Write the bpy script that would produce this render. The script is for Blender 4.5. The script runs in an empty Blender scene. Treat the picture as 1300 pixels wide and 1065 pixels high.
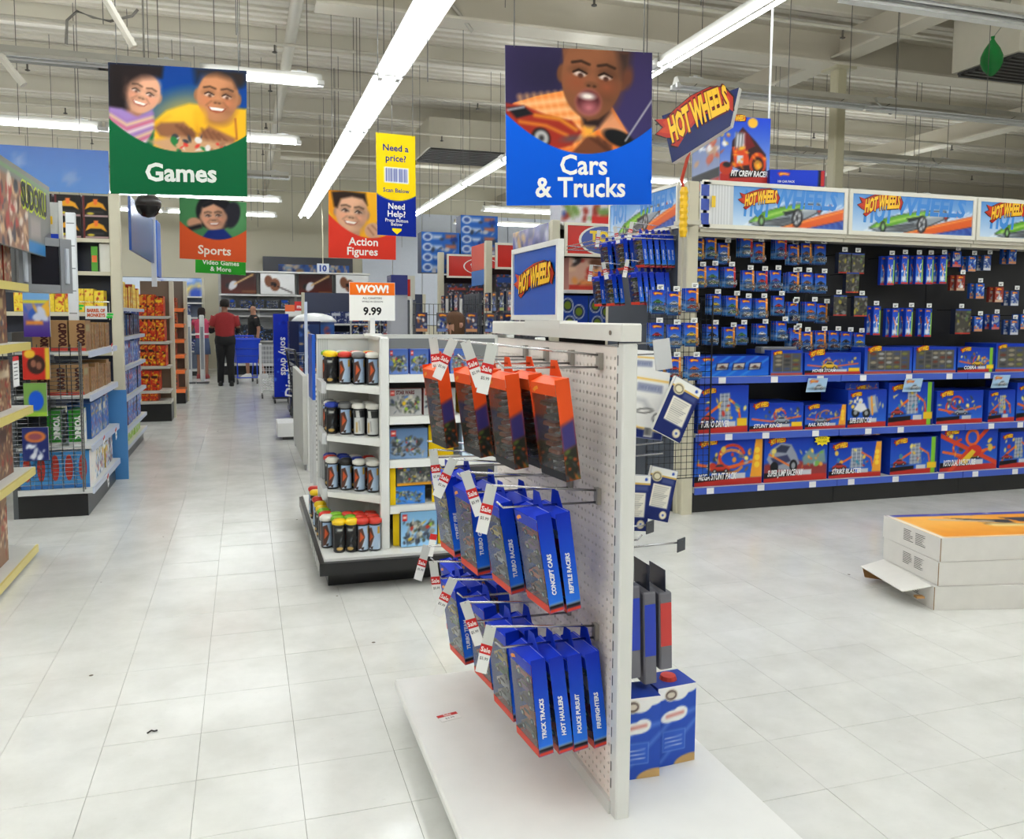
import bpy, math, random
import numpy as np
from mathutils import Matrix, Vector

# ------------------------------------------------------------------ camera, world, exposure
sc = bpy.context.scene
COL = sc.collection
FPX, CX, CY = 1060.0, 650.0, 487.5          # focal length and optical centre in photo pixels (1300 x 1065)
CAM = np.array([0.0, 0.0, 1.42])
YAW, PITCH, ROLL = math.radians(17.762), math.radians(4.484), math.radians(0.4)
_fw = np.array([math.sin(YAW)*math.cos(PITCH), math.cos(YAW)*math.cos(PITCH), -math.sin(PITCH)])
_rt = np.array([math.cos(YAW), -math.sin(YAW), 0.0])
_dn = np.cross(_fw, _rt)
_ex = _rt*math.cos(ROLL) - _dn*math.sin(ROLL)
_ey = _rt*math.sin(ROLL) + _dn*math.cos(ROLL)
cd = bpy.data.cameras.new('camera'); cam = bpy.data.objects.new('camera', cd); COL.objects.link(cam)
m = Matrix.Identity(4)
for i in range(3):
    m[i][0], m[i][1], m[i][2], m[i][3] = _ex[i], -_ey[i], -_fw[i], CAM[i]
cam.matrix_world = m
cd.sensor_width = 36.0; cd.sensor_fit = 'HORIZONTAL'; cd.lens = 36.0*FPX/1300.0
cd.shift_y = -45.0/1300.0; cd.clip_start = 0.05; cd.clip_end = 200
sc.camera = cam
sc.view_settings.view_transform = 'Standard'; sc.view_settings.look = 'None'
sc.view_settings.gamma = 1.0; sc.view_settings.use_curve_mapping = False
sc.view_settings.exposure = 1.1
w = bpy.data.worlds.new('world'); sc.world = w; w.use_nodes = True
w.node_tree.nodes['Background'].inputs[0].default_value = (0.9, 0.92, 1.0, 1)
w.node_tree.nodes['Background'].inputs[1].default_value = 0.3
TUBE = 9.0                          # emission of the lit fluorescent tubes
sc.cycles.max_bounces = 7; sc.cycles.diffuse_bounces = 4; sc.cycles.glossy_bounces = 4
sc.cycles.transparent_max_bounces = 16; sc.cycles.sample_clamp_indirect = 6.0
sc.cycles.use_denoising = True; sc.cycles.caustics_reflective = False; sc.cycles.caustics_refractive = False

def at(px, py, X=None, Y=None, Z=None):
    """point of the place seen at photo pixel (px, py) on the plane X=, Y= or Z="""
    d = _fw*FPX + _ex*(px-CX) + _ey*(py-CY)
    i, v = (0, X) if X is not None else ((1, Y) if Y is not None else (2, Z))
    return tuple(float(q) for q in (CAM + d*((v-CAM[i])/d[i])))
def pix(P):
    d = np.array(P, float)-CAM; z = d@_fw
    return CX+FPX*(d@_ex)/z, CY+FPX*(d@_ey)/z, z

R = random.Random(7)
ORD = 'first second third fourth fifth sixth seventh eighth ninth tenth eleventh twelfth thirteenth fourteenth fifteenth sixteenth seventeenth eighteenth nineteenth twentieth'.split()
def lin(c):
    a = np.asarray(c, float)/255.0
    return np.where(a <= 0.04045, a/12.92, ((a+0.055)/1.055)**2.4)
def rad(a): return math.radians(a)

# ------------------------------------------------------------------ materials
def nodes_of(name):
    mt = bpy.data.materials.new(name); mt.use_nodes = True
    nt = mt.node_tree
    return mt, nt, nt.nodes['Principled BSDF']
def surface(name, rough=0.5, metal=0.0, var=0.06, scale=14.0, bump=0.0, bscale=60.0, coat=0.0, color=None, spec=0.5):
    """vertex colour 'Col' (the thing's own colour), gently varied by noise"""
    mt, nt, b = nodes_of(name); N, Lk = nt.nodes, nt.links
    tc = N.new('ShaderNodeTexCoord')
    nz = N.new('ShaderNodeTexNoise'); nz.inputs['Scale'].default_value = scale; nz.inputs['Detail'].default_value = 4
    Lk.new(tc.outputs['Object'], nz.inputs['Vector'])
    mr = N.new('ShaderNodeMapRange'); mr.inputs[3].default_value = 1-var; mr.inputs[4].default_value = 1+var*0.6
    Lk.new(nz.outputs['Fac'], mr.inputs[0])
    mx = N.new('ShaderNodeVectorMath'); mx.operation = 'SCALE'
    if color is None:
        at_ = N.new('ShaderNodeAttribute'); at_.attribute_name = 'Col'
        Lk.new(at_.outputs['Color'], mx.inputs[0])
    else:
        rgb = N.new('ShaderNodeRGB'); rgb.outputs[0].default_value = (*lin(color), 1)
        Lk.new(rgb.outputs[0], mx.inputs[0])
    Lk.new(mr.outputs[0], mx.inputs['Scale'])
    Lk.new(mx.outputs[0], b.inputs['Base Color'])
    b.inputs['Roughness'].default_value = rough; b.inputs['Metallic'].default_value = metal
    b.inputs['Specular IOR Level'].default_value = spec
    b.inputs['Coat Weight'].default_value = coat; b.inputs['Coat Roughness'].default_value = 0.1
    if bump:
        n2 = N.new('ShaderNodeTexNoise'); n2.inputs['Scale'].default_value = bscale; n2.inputs['Detail'].default_value = 5
        Lk.new(tc.outputs['Object'], n2.inputs['Vector'])
        bp = N.new('ShaderNodeBump'); bp.inputs['Strength'].default_value = bump; bp.inputs['Distance'].default_value = 0.01
        Lk.new(n2.outputs['Fac'], bp.inputs['Height']); Lk.new(bp.outputs[0], b.inputs['Normal'])
    return mt
CARD = surface('printed_card', 0.42, var=0.08, spec=0.22)
PAINT = surface('painted_steel', 0.42, var=0.05)
PLAST = surface('moulded_plastic', 0.3, var=0.05)
MATTE = surface('matte_board', 0.75, var=0.08)
CLOTH = surface('cloth', 0.9, var=0.18, scale=40, bump=0.3, bscale=180)
SKIN = surface('skin', 0.55, var=0.08, scale=20)
VINYL = surface('banner_vinyl', 0.5, var=0.03, spec=0.12)
SHEET = surface('glossy_sheet', 0.22, var=0.04, spec=0.3)
CHROME = surface('chrome_wire', 0.25, metal=1.0, var=0.1)
MIRROR = surface('mirror_reflector', 0.06, metal=1.0, var=0.03)
def clear_plastic():
    mt = bpy.data.materials.new('clear_plastic'); mt.use_nodes = True
    nt = mt.node_tree; N, Lk = nt.nodes, nt.links; N.clear()
    out = N.new('ShaderNodeOutputMaterial'); mix = N.new('ShaderNodeMixShader')
    tr = N.new('ShaderNodeBsdfTransparent'); tr.inputs[0].default_value = (0.93, 0.95, 0.96, 1)
    gl = N.new('ShaderNodeBsdfGlossy'); gl.inputs['Roughness'].default_value = 0.08
    fr = N.new('ShaderNodeFresnel'); fr.inputs[0].default_value = 1.5
    nz = N.new('ShaderNodeTexNoise'); nz.inputs['Scale'].default_value = 35
    bp = N.new('ShaderNodeBump'); bp.inputs['Strength'].default_value = 0.35; bp.inputs['Distance'].default_value = 0.004
    Lk.new(nz.outputs['Fac'], bp.inputs['Height']); Lk.new(bp.outputs[0], gl.inputs['Normal'])
    ad = N.new('ShaderNodeMath'); ad.operation = 'ADD'; ad.inputs[1].default_value = 0.09
    Lk.new(fr.outputs[0], ad.inputs[0]); Lk.new(ad.outputs[0], mix.inputs[0])
    Lk.new(tr.outputs[0], mix.inputs[1]); Lk.new(gl.outputs[0], mix.inputs[2]); Lk.new(mix.outputs[0], out.inputs[0])
    return mt
CLEAR = clear_plastic()
def lamp(name, col, strength):
    mt, nt, b = nodes_of(name)
    b.inputs['Base Color'].default_value = (0.9, 0.9, 0.9, 1)
    b.inputs['Emission Color'].default_value = (*col, 1); b.inputs['Emission Strength'].default_value = strength
    return mt
LIT = lamp('lit_tube', (0.925, 0.972, 1.0), TUBE)

# ------------------------------------------------------------------ mesh builder
WHITE = (235, 236, 234)
class MB:
    def __init__(s): s.v = []; s.f = []; s.mi = []; s.c = []
    def add(s, V, F, col=WHITE, mi=0):
        n = len(s.v); V = [tuple(map(float, p)) for p in V]
        s.v += V; s.f += [tuple(i+n for i in f) for f in F]; s.mi += [mi]*len(F)
        c = np.asarray(col, float)
        c = np.tile(c, (len(V), 1)) if c.ndim == 1 else c
        s.c += [tuple(q) for q in c]
        return s
    def obox(s, o, u, v, w, col=WHITE, mi=0):
        """box from corner o along edge vectors u, v, w (right handed)"""
        o, u, v, w = (np.asarray(q, float) for q in (o, u, v, w))
        q = [o, o+u, o+u+v, o+v, o+w, o+u+w, o+u+v+w, o+v+w]
        return s.add(q, [(0,3,2,1), (4,5,6,7), (0,1,5,4), (1,2,6,5), (2,3,7,6), (3,0,4,7)], col, mi)
    def box(s, a, b, col=WHITE, mi=0, bev=0.0):
        a, b = np.minimum(a, b), np.maximum(a, b)
        if bev <= 0: return s.obox(a, (b[0]-a[0],0,0), (0,b[1]-a[1],0), (0,0,b[2]-a[2]), col, mi)
        # chamfered along z edges and top
        x0,y0,z0 = a; x1,y1,z1 = b; k = min(bev, (x1-x0)/2.2, (y1-y0)/2.2, (z1-z0)/2.2)
        def ring(z, i): return [(x0+i,y0+k,z),(x0+k,y0+i,z),(x1-k,y0+i,z),(x1-i,y0+k,z),(x1-i,y1-k,z),(x1-k,y1-i,z),(x0+k,y1-i,z),(x0+i,y1-k,z)]
        V = ring(z0+k*0, 0)+ring(z1-k, 0)+ring(z1, k*0.7)
        F = [tuple(reversed(range(8))), tuple(range(16,24))]
        for r in (0, 8): F += [(r+i, r+(i+1)%8, r+8+(i+1)%8, r+8+i) for i in range(8)]
        return s.add(V, F, col, mi)
    def frame(s, W, H, t, d, col=WHITE, axis='y'):
        """rectangular picture frame centred on x (or y), standing on z=0, four bars that do not overlap"""
        for a, b in (((-W/2,-d,0),(W/2,d,t)), ((-W/2,-d,H-t),(W/2,d,H)), ((-W/2,-d,t),(-W/2+t,d,H-t)), ((W/2-t,-d,t),(W/2,d,H-t))):
            if axis == 'y': s.box(a, b, col)
            else: s.box((a[1],a[0],a[2]), (b[1],b[0],b[2]), col)
        return s
    def quad(s, a, b, c, d, col=WHITE, mi=0): return s.add([a,b,c,d], [(0,1,2,3)], col, mi)
    def prism(s, pts, axis, h0, h1, col=WHITE, mi=0):
        """polygon of 2-D pts extruded along an axis: x-> pts are (y,z); y-> (x,z); z-> (x,y)"""
        def P(p, h): return {'x': (h,p[0],p[1]), 'y': (p[0],h,p[1]), 'z': (p[0],p[1],h)}[axis]
        n = len(pts); V = [P(p,h0) for p in pts]+[P(p,h1) for p in pts]
        F = [tuple(range(n)), tuple(reversed(range(n, 2*n)))]+[(i, n+i, n+(i+1)%n, (i+1)%n) for i in range(n)]
        return s.add(V, F, col, mi)
    def tube(s, pts, r, n=6, col=WHITE, mi=0, caps=True):
        pts = [np.asarray(p, float) for p in pts]; V = []; F = []
        rs = r if isinstance(r, (list, tuple)) else [r]*len(pts)
        t0 = pts[1]-pts[0]; ref = np.array([0,0,1.0]) if abs(t0[2]) < 0.9*np.linalg.norm(t0) else np.array([1.0,0,0])
        for i, p in enumerate(pts):
            t = pts[min(i+1, len(pts)-1)]-pts[max(i-1, 0)]; t = t/(np.linalg.norm(t)+1e-9)
            a = np.cross(t, ref); la = np.linalg.norm(a)
            if la < 1e-3: a = np.cross(t, [0.3,0.9,0.2]); la = np.linalg.norm(a)
            a /= la; b = np.cross(t, a)
            V += [p+rs[i]*(a*math.cos(2*math.pi*k/n)+b*math.sin(2*math.pi*k/n)) for k in range(n)]
        for i in range(len(pts)-1):
            F += [(i*n+k, i*n+(k+1)%n, (i+1)*n+(k+1)%n, (i+1)*n+k) for k in range(n)]
        if caps: F += [tuple(reversed(range(n))), tuple(range((len(pts)-1)*n, len(pts)*n))]
        return s.add(V, F, col, mi)
    def lathe(s, prof, c=(0,0,0), n=16, col=WHITE, mi=0, sy=1.0):
        """profile [(radius, z)] turned about the vertical through c"""
        V = []; F = []
        for r, z in prof: V += [(c[0]+r*math.cos(2*math.pi*k/n), c[1]+sy*r*math.sin(2*math.pi*k/n), c[2]+z) for k in range(n)]
        for i in range(len(prof)-1): F += [(i*n+k, i*n+(k+1)%n, (i+1)*n+(k+1)%n, (i+1)*n+k) for k in range(n)]
        F += [tuple(reversed(range(n))), tuple(range((len(prof)-1)*n, len(prof)*n))]
        return s.add(V, F, col, mi)
    def loft(s, rings, n=12, col=WHITE, mi=0, caps=True):
        """rings: (centre, rx, ry, yaw) horizontal ellipses"""
        V = []; F = []
        for c, rx, ry, yw in rings:
            for k in range(n):
                a = 2*math.pi*k/n; x, y = rx*math.cos(a), ry*math.sin(a)
                V.append((c[0]+x*math.cos(yw)-y*math.sin(yw), c[1]+x*math.sin(yw)+y*math.cos(yw), c[2]))
        for i in range(len(rings)-1): F += [(i*n+k, i*n+(k+1)%n, (i+1)*n+(k+1)%n, (i+1)*n+k) for k in range(n)]
        if caps: F += [tuple(reversed(range(n))), tuple(range((len(rings)-1)*n, len(rings)*n))]
        return s.add(V, F, col, mi)
    def art(s, o, u, v, A, mi=0):
        """picture A on the flat sheet o (top-left corner), u to the right, v downwards"""
        o, u, v = (np.asarray(q, float) for q in (o, u, v))
        ny, nx = A.c.shape[:2]
        uu, vv = np.meshgrid(np.linspace(0,1,nx), np.linspace(0,1,ny))
        V = o + uu[...,None]*u + vv[...,None]*v
        idx = np.arange(nx*ny).reshape(ny, nx)
        F = np.stack([idx[1:,:-1], idx[1:,1:], idx[:-1,1:], idx[:-1,:-1]], -1).reshape(-1,4)
        return s.add(V.reshape(-1,3), [tuple(f) for f in F], np.clip(A.c.reshape(-1,3),0,255), mi)
    def text(s, o, u, v, txt, h, col=WHITE, mi=0, align='c', bold=0.0, shear=0.0, wmax=None, warp=None, thick=0.0):
        """flat lettering: o anchor on the baseline, u reading direction, v letter-up (unit vectors), cap height h"""
        o, u, v = (np.asarray(q, float) for q in (o, u, v))
        P, F = glyphs(txt, bold, shear)
        if not len(P): return s
        P = P.copy(); x0, x1 = P[:,0].min(), P[:,0].max()
        P[:,0] -= {'c': (x0+x1)/2, 'l': x0, 'r': x1}[align]; P *= h
        if wmax and (x1-x0)*h > wmax: P[:,0] *= wmax/((x1-x0)*h)
        if warp is not None: P = warp(P)
        return s.add(o+P[:,:1]*u+P[:,1:2]*v, F, col, mi)
    def poly(s, o, u, v, pts, col, mi=0):
        o, u, v = (np.asarray(q, float) for q in (o, u, v))
        P = [(p[0], p[1]) for p in pts]
        return s.add([o+p[0]*u+p[1]*v for p in P], [tuple(range(len(P)))], col, mi)
    def mesh(s, name, mats, smooth=False, off=(0,0,0)):
        me = bpy.data.meshes.new(name)
        V = np.array(s.v, float)-np.array(off)
        me.from_pydata([tuple(p) for p in V], [], s.f)
        for mt in (mats if isinstance(mats, (list, tuple)) else [mats]): me.materials.append(mt)
        me.polygons.foreach_set('material_index', s.mi)
        at_ = me.color_attributes.new('Col', 'FLOAT_COLOR', 'POINT')
        c = np.ones((len(s.v), 4)); c[:,:3] = lin(np.array(s.c)); at_.data.foreach_set('color', c.ravel())
        if smooth: me.polygons.foreach_set('use_smooth', [True]*len(s.f))
        me.update(); return me
    def build(s, name, mats, parent=None, loc=(0,0,0), smooth=False):
        """one object; loc is its origin (the verts stay where they are when it is top-level)"""
        o = bpy.data.objects.new(name, s.mesh(name, mats, smooth, loc if parent is None else (0,0,0)))
        COL.objects.link(o)
        if parent is None: o.location = loc
        else: o.parent = parent
        return o
_gl = {}
def glyphs(txt, bold=0.0, shear=0.0):
    k = (txt, bold, shear)
    if k not in _gl:
        cu = bpy.data.curves.new('lettering', 'FONT'); cu.body = txt; cu.size = 1.0; cu.offset = bold; cu.shear = shear
        cu.resolution_u = 2; cu.space_line = 0.85; cu.align_x = 'CENTER'
        ob = bpy.data.objects.new('lettering', cu); me = ob.to_mesh()
        P = np.array([(q.co.x, q.co.y) for q in me.vertices]) if len(me.vertices) else np.zeros((0,2))
        F = [tuple(p.vertices) for p in me.polygons]
        ob.to_mesh_clear(); bpy.data.objects.remove(ob); bpy.data.curves.remove(cu)
        _gl[k] = (P/0.7, F)
    return _gl[k]

# ------------------------------------------------------------------ things
def mark(o, label, cat, group=None, kind=None):
    o['label'] = label; o['category'] = cat
    if group: o['group'] = group
    if kind: o['kind'] = kind
    return o
def thing(name, label, cat, loc=(0,0,0), rz=0.0, group=None, rot=None):
    o = bpy.data.objects.new(name, None); COL.objects.link(o)
    o.empty_display_size = 0.05
    o.location = loc; o.rotation_euler = rot if rot else (0,0,rz)
    return mark(o, label, cat, group)
def part(name, me, parent, loc=(0,0,0), rot=(0,0,0), scale=None, label=None):
    o = bpy.data.objects.new(name, me); COL.objects.link(o); o.parent = parent; o.location = loc; o.rotation_euler = rot
    if scale: o.scale = scale
    if label: o['label'] = label
    return o
def put(name, me, label, cat, loc, rz=0.0, group=None, rot=None, scale=None):
    o = bpy.data.objects.new(name, me); COL.objects.link(o); o.location = loc; o.rotation_euler = rot if rot else (0,0,rz)
    if scale: o.scale = scale
    return mark(o, label, cat, group)
def dup(src, loc, rot=(0,0,0), label=None, group=None):
    r = src.copy(); COL.objects.link(r); r.location = loc; r.rotation_euler = rot
    if label: r['label'] = label
    if group: r['group'] = group
    for ch in list(src.children):
        c = ch.copy(); COL.objects.link(c); c.parent = r
        for g in list(ch.children):
            d = g.copy(); COL.objects.link(d); d.parent = c
    return r
def setting(o, parent=None):
    if parent is None: o['kind'] = 'structure'
    return o

# ------------------------------------------------------------------ pictures (printed artwork as coloured grids)
class Art:
    def __init__(s, w, h, n, bg=(255,255,255)):
        """w x h units, y downwards, n samples across"""
        nx = n+1; ny = max(2, int(round(n*h/w)))+1
        s.w, s.h = w, h
        s.X, s.Y = np.meshgrid(np.linspace(0,w,nx), np.linspace(0,h,ny))
        s.px = w/n; s.c = np.zeros((ny,nx,3))+np.asarray(bg, float)
    def _mix(s, a, col):
        s.c = s.c*(1-a[...,None])+np.asarray(col, float)*a[...,None]; return s
    def grad(s, c0, c1, vert=True, mask=None):
        t = (s.Y/s.h if vert else s.X/s.w)[...,None]
        g = np.asarray(c0, float)*(1-t)+np.asarray(c1, float)*t
        s.c = g if mask is None else s.c*(1-mask[...,None])+g*mask[...,None]; return s
    def m_ell(s, cx, cy, rx, ry, rot=0, soft=1.0):
        a = rad(rot); x = (s.X-cx)*math.cos(a)+(s.Y-cy)*math.sin(a); y = -(s.X-cx)*math.sin(a)+(s.Y-cy)*math.cos(a)
        d = (np.sqrt((x/rx)**2+(y/ry)**2)-1)*min(rx,ry)
        return np.clip(0.5-d/(s.px*soft), 0, 1)
    def ell(s, cx, cy, rx, ry, col, rot=0, soft=1.0): return s._mix(s.m_ell(cx,cy,rx,ry,rot,soft), col)
    def m_poly(s, pts, soft=1.0):
        P = np.asarray(pts, float); ins = np.zeros(s.X.shape, bool); dm = np.full(s.X.shape, 1e9)
        for (x0,y0),(x1,y1) in zip(P, np.roll(P,-1,0)):
            dx, dy = x1-x0, y1-y0
            t = np.clip(((s.X-x0)*dx+(s.Y-y0)*dy)/(dx*dx+dy*dy+1e-9), 0, 1)
            dm = np.minimum(dm, np.hypot(s.X-x0-t*dx, s.Y-y0-t*dy))
            if abs(dy) > 1e-9:
                ins ^= ((y0 > s.Y) != (y1 > s.Y)) & (s.X < x0+dx*(s.Y-y0)/dy)
        return np.clip(0.5+np.where(ins, dm, -dm)/(s.px*soft), 0, 1)
    def poly(s, pts, col, soft=1.0): return s._mix(s.m_poly(pts, soft), col)
    def rect(s, x0, y0, x1, y1, col, soft=1.0): return s.poly([(x0,y0),(x1,y0),(x1,y1),(x0,y1)], col, soft)
    def line(s, pts, wd, col, soft=1.0):
        dm = np.full(s.X.shape, 1e9)
        for (x0,y0),(x1,y1) in zip(pts, pts[1:]):
            dx, dy = x1-x0, y1-y0
            t = np.clip(((s.X-x0)*dx+(s.Y-y0)*dy)/(dx*dx+dy*dy+1e-9), 0, 1)
            dm = np.minimum(dm, np.hypot(s.X-x0-t*dx, s.Y-y0-t*dy))
        return s._mix(np.clip(0.5-(dm-wd/2)/(s.px*soft), 0, 1), col)
    def blobs(s, n, cols, size, seed, box=None, soft=1.5):
        r = random.Random(seed); x0,y0,x1,y1 = box or (0,0,s.w,s.h)
        for _ in range(n):
            q = size*r.uniform(0.4,1.3)
            s.ell(r.uniform(x0,x1), r.uniform(y0,y1), q, q*r.uniform(0.25,0.9), r.choice(cols), r.uniform(0,180), soft)
        return s
    def car(s, x, y, k, col, flip=1):
        """side view of a small car, k = length"""
        q = lambda p: [(x+flip*a*k, y-b*k) for a, b in p]
        dk = tuple(0.55*a for a in col)
        s.ell(x, y+0.02*k, 0.55*k, 0.07*k, (30,32,40), 0, 2)
        s.poly(q([(-.5,0),(-.5,.13),(-.32,.2),(-.18,.33),(.12,.34),(.26,.2),(.48,.13),(.52,0)]), col)
        s.poly(q([(-.26,.2),(-.15,.3),(.1,.3),(.2,.2)]), (40,50,70))
        s.poly(q([(-.5,0),(-.5,.05),(.52,.05),(.52,0)]), dk)
        for a in (-.29, .3):
            s.ell(x+flip*a*k, y, .1*k, .1*k, (25,25,28)); s.ell(x+flip*a*k, y, .05*k, .05*k, (190,190,195))
        return s
    def face(s, cx, cy, r, rot, skin, light=-1, down=0.25, mouth='smile', ry=1.25):
        """smiling face of half width r, turned by rot degrees; light = side the photograph's lamp stood on"""
        a = rad(rot); sk = np.array(skin, float)
        Q = lambda x, y: (cx+r*(x*math.cos(a)-y*math.sin(a)), cy+r*(x*math.sin(a)+y*math.cos(a)))
        E = lambda x, y, rx, ry_, c, rr=0, so=2: s.ell(*Q(x,y), r*rx, r*ry_, np.clip(c,0,255), rot+rr, so)
        so = max(2, r/s.px*.5)
        for sd in (-1,1): E(sd*1.0,.05,.16,.3,sk*.82)
        E(0,0,1,ry,sk); E(-light*.45,.15,.5,.95,sk*.82,0,so); E(light*.3,-.2,.5,.7,np.minimum(255,sk*1.1),0,so*1.4)
        E(0,-.75,.55,.3,np.minimum(255,sk*1.07),0,so)
        for sd in (-1,1):
            E(sd*.42,-.12,.27,.15,sk*.72,0,so*.5); E(sd*.42,-.08+.1*down,.2,.085,(232,226,220)); E(sd*.42+.03,-.07+.14*down,.09,.085,(40,26,22)); 
            s.line([Q(sd*.42-.22,-.10+.05),Q(sd*.42-.05,-.19+.05*down),Q(sd*.42+.22,-.10+.05)], r*.075, sk*.25)
            s.line([Q(sd*.42-.28,-.36),Q(sd*.42,-.44),Q(sd*.42+.28,-.36)], r*.09, sk*.38, 2)
            E(sd*.5,.3,.26,.2,np.clip(sk*1.02+np.array((14,-4,-4)),0,255),0,so)
        E(0,.12,.12,.3,np.minimum(255,sk*1.08),0,so*.6); E(0,.3,.2,.1,sk*.88,0,3); E(-.1,.34,.05,.035,sk*.45); E(.1,.34,.05,.035,sk*.45)
        if mouth == 'smile':
            s.poly([Q(-.46,.55),Q(-.2,.58),Q(.2,.58),Q(.46,.55),Q(.3,.78),Q(0,.86),Q(-.3,.78)], np.clip(sk*.6+np.array((30,-10,-6)),0,255)); s.poly([Q(-.38,.58),Q(.38,.58),Q(.24,.72),Q(-.24,.72)], (242,236,228))
            for sd in (-1,1): s.line([Q(sd*.3,.28),Q(sd*.52,.5)], r*.04, sk*.75, 3)
        E(0,1.0,.3,.12,np.minimum(255,sk*1.05),0,so)
        return s
    def swoosh(s, x, y, k):
        """small flame badge"""
        s.poly([(x,y+.1*k),(x+.2*k,y),(x+.6*k,y+.02*k),(x+k,y+.1*k),(x+.95*k,y+.28*k),(x+.5*k,y+.22*k),(x+.2*k,y+.33*k)], (205,60,30))
        s.poly([(x+.12*k,y+.12*k),(x+.3*k,y+.06*k),(x+.6*k,y+.07*k),(x+.92*k,y+.14*k),(x+.88*k,y+.22*k),(x+.5*k,y+.17*k),(x+.22*k,y+.26*k)], (250,190,60))
        return s
# ================================================================== SETTING
# floor of vinyl tiles: the 300 nearest in view are parts, the rest one 'stuff' part
T = 0.3048; TX0, TY0 = 0.14, 2.94
def tile_material():
    mt, nt, b = nodes_of('vinyl_tile'); N, Lk = nt.nodes, nt.links
    geo = N.new('ShaderNodeNewGeometry')
    oi = N.new('ShaderNodeObjectInfo')
    a = N.new('ShaderNodeTexNoise'); a.inputs['Scale'].default_value = 3.0; a.inputs['Detail'].default_value = 8; a.inputs['Roughness'].default_value = 0.65
    Lk.new(geo.outputs['Position'], a.inputs['Vector'])
    r = N.new('ShaderNodeValToRGB'); r.color_ramp.elements[0].color = (*lin((214,214,209)),1); r.color_ramp.elements[1].color = (*lin((229,229,225)),1)
    r.color_ramp.elements[0].position = 0.35; r.color_ramp.elements[1].position = 0.65
    Lk.new(a.outputs['Fac'], r.inputs[0])
    mp = N.new('ShaderNodeMapping'); mp.inputs['Scale'].default_value = (9,16,9); Lk.new(geo.outputs['Position'], mp.inputs[0])
    f = N.new('ShaderNodeTexNoise'); f.inputs['Scale'].default_value = 4; f.inputs['Detail'].default_value = 6; Lk.new(mp.outputs[0], f.inputs['Vector'])
    fr = N.new('ShaderNodeValToRGB'); fr.color_ramp.elements[0].position = 0.66; fr.color_ramp.elements[1].position = 0.78
    fr.color_ramp.elements[0].color = (0,0,0,1); fr.color_ramp.elements[1].color = (0.22,0.22,0.22,1)
    Lk.new(f.outputs['Fac'], fr.inputs[0])
    mx = N.new('ShaderNodeMix'); mx.data_type = 'RGBA'; Lk.new(fr.outputs[0], mx.inputs[0]); Lk.new(r.outputs[0], mx.inputs[6])
    mx.inputs[7].default_value = (*lin((172,166,150)),1)
    # small dark scuffs
    v = N.new('ShaderNodeTexVoronoi'); v.inputs['Scale'].default_value = 2.6; Lk.new(geo.outputs['Position'], v.inputs['Vector'])
    lt = N.new('ShaderNodeMath'); lt.operation = 'LESS_THAN'; lt.inputs[1].default_value = 0.022; Lk.new(v.outputs['Distance'], lt.inputs[0])
    m2 = N.new('ShaderNodeMix'); m2.data_type = 'RGBA'; Lk.new(lt.outputs[0], m2.inputs[0]); Lk.new(mx.outputs[2], m2.inputs[6]); m2.inputs[7].default_value = (*lin((120,112,100)),1)
    sc_ = N.new('ShaderNodeVectorMath'); sc_.operation = 'SCALE'
    mr = N.new('ShaderNodeMapRange'); mr.inputs[3].default_value = 0.98; mr.inputs[4].default_value = 1.0; Lk.new(oi.outputs['Random'], mr.inputs[0])
    Lk.new(m2.outputs[2], sc_.inputs[0]); Lk.new(mr.outputs[0], sc_.inputs['Scale'])
    Lk.new(sc_.outputs[0], b.inputs['Base Color'])
    rg = N.new('ShaderNodeMapRange'); rg.inputs[3].default_value = 0.1; rg.inputs[4].default_value = 0.22; Lk.new(a.outputs['Fac'], rg.inputs[0])
    Lk.new(rg.outputs[0], b.inputs['Roughness'])
    bp = N.new('ShaderNodeBump'); bp.inputs['Strength'].default_value = 0.12; bp.inputs['Distance'].default_value = 0.02
    n3 = N.new('ShaderNodeTexNoise'); n3.inputs['Scale'].default_value = 5; n3.inputs['Detail'].default_value = 2; Lk.new(geo.outputs['Position'], n3.inputs['Vector'])
    Lk.new(n3.outputs['Fac'], bp.inputs['Height']); Lk.new(bp.outputs[0], b.inputs['Normal'])
    b.inputs['Specular IOR Level'].default_value = 0.5
    return mt
TILE = tile_material()
X0, X1, Y0, Y1, ZC = -16.0, 24.0, -7.0, 24.0, 5.3
fl = MB().box((X0,Y0,-0.12), (X1,Y1,-0.0035), (186,183,174))
floor = setting(fl.build('floor', surface('tile_bedding', 0.8)))
def tile_quads(mb, x, y, g=0.0009):
    a, b_, c, d = x+g, y+g, x+T-g, y+T-g
    mb.add([(a,b_,0),(c,b_,0),(c,d,0),(a,d,0),(a-.0006,b_-.0006,-.003),(c+.0006,b_-.0006,-.003),(c+.0006,d+.0006,-.003),(a-.0006,d+.0006,-.003)],
           [(0,1,2,3),(4,5,1,0),(5,6,2,1),(6,7,3,2),(7,4,0,3)], (230,229,224))
near = []
i0, i1 = int((X0-TX0)/T)+1, int((X1-TX0)/T)-1; j0, j1 = int((Y0-TY0)/T)+1, int((Y1-TY0)/T)-1
for i in range(i0, i1):
    for j in range(j0, j1):
        x, y = TX0+i*T, TY0+j*T
        q = pix((x+T/2, y+T/2, 0))
        if q[2] > 0.5 and -40 < q[0] < 1340 and q[1] < 1090 and not (x > 3.05 and y > 5.3) and not (x < -1.4): near.append((q[2], i, j))
near.sort(); near = {(i,j) for _, i, j in near[:300]}
tm = MB(); tile_quads(tm, -T/2, -T/2); tile_me = tm.mesh('tile', TILE)
rest = MB()
for i in range(i0, i1):
    for j in range(j0, j1):
        x, y = TX0+i*T, TY0+j*T
        if (i,j) in near: part('tile', tile_me, floor, (x+T/2, y+T/2, R.uniform(-.0004,.0004)))
        else: tile_quads(rest, x, y)
o = rest.build('tile_field', TILE, floor); o['kind'] = 'stuff'

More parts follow.
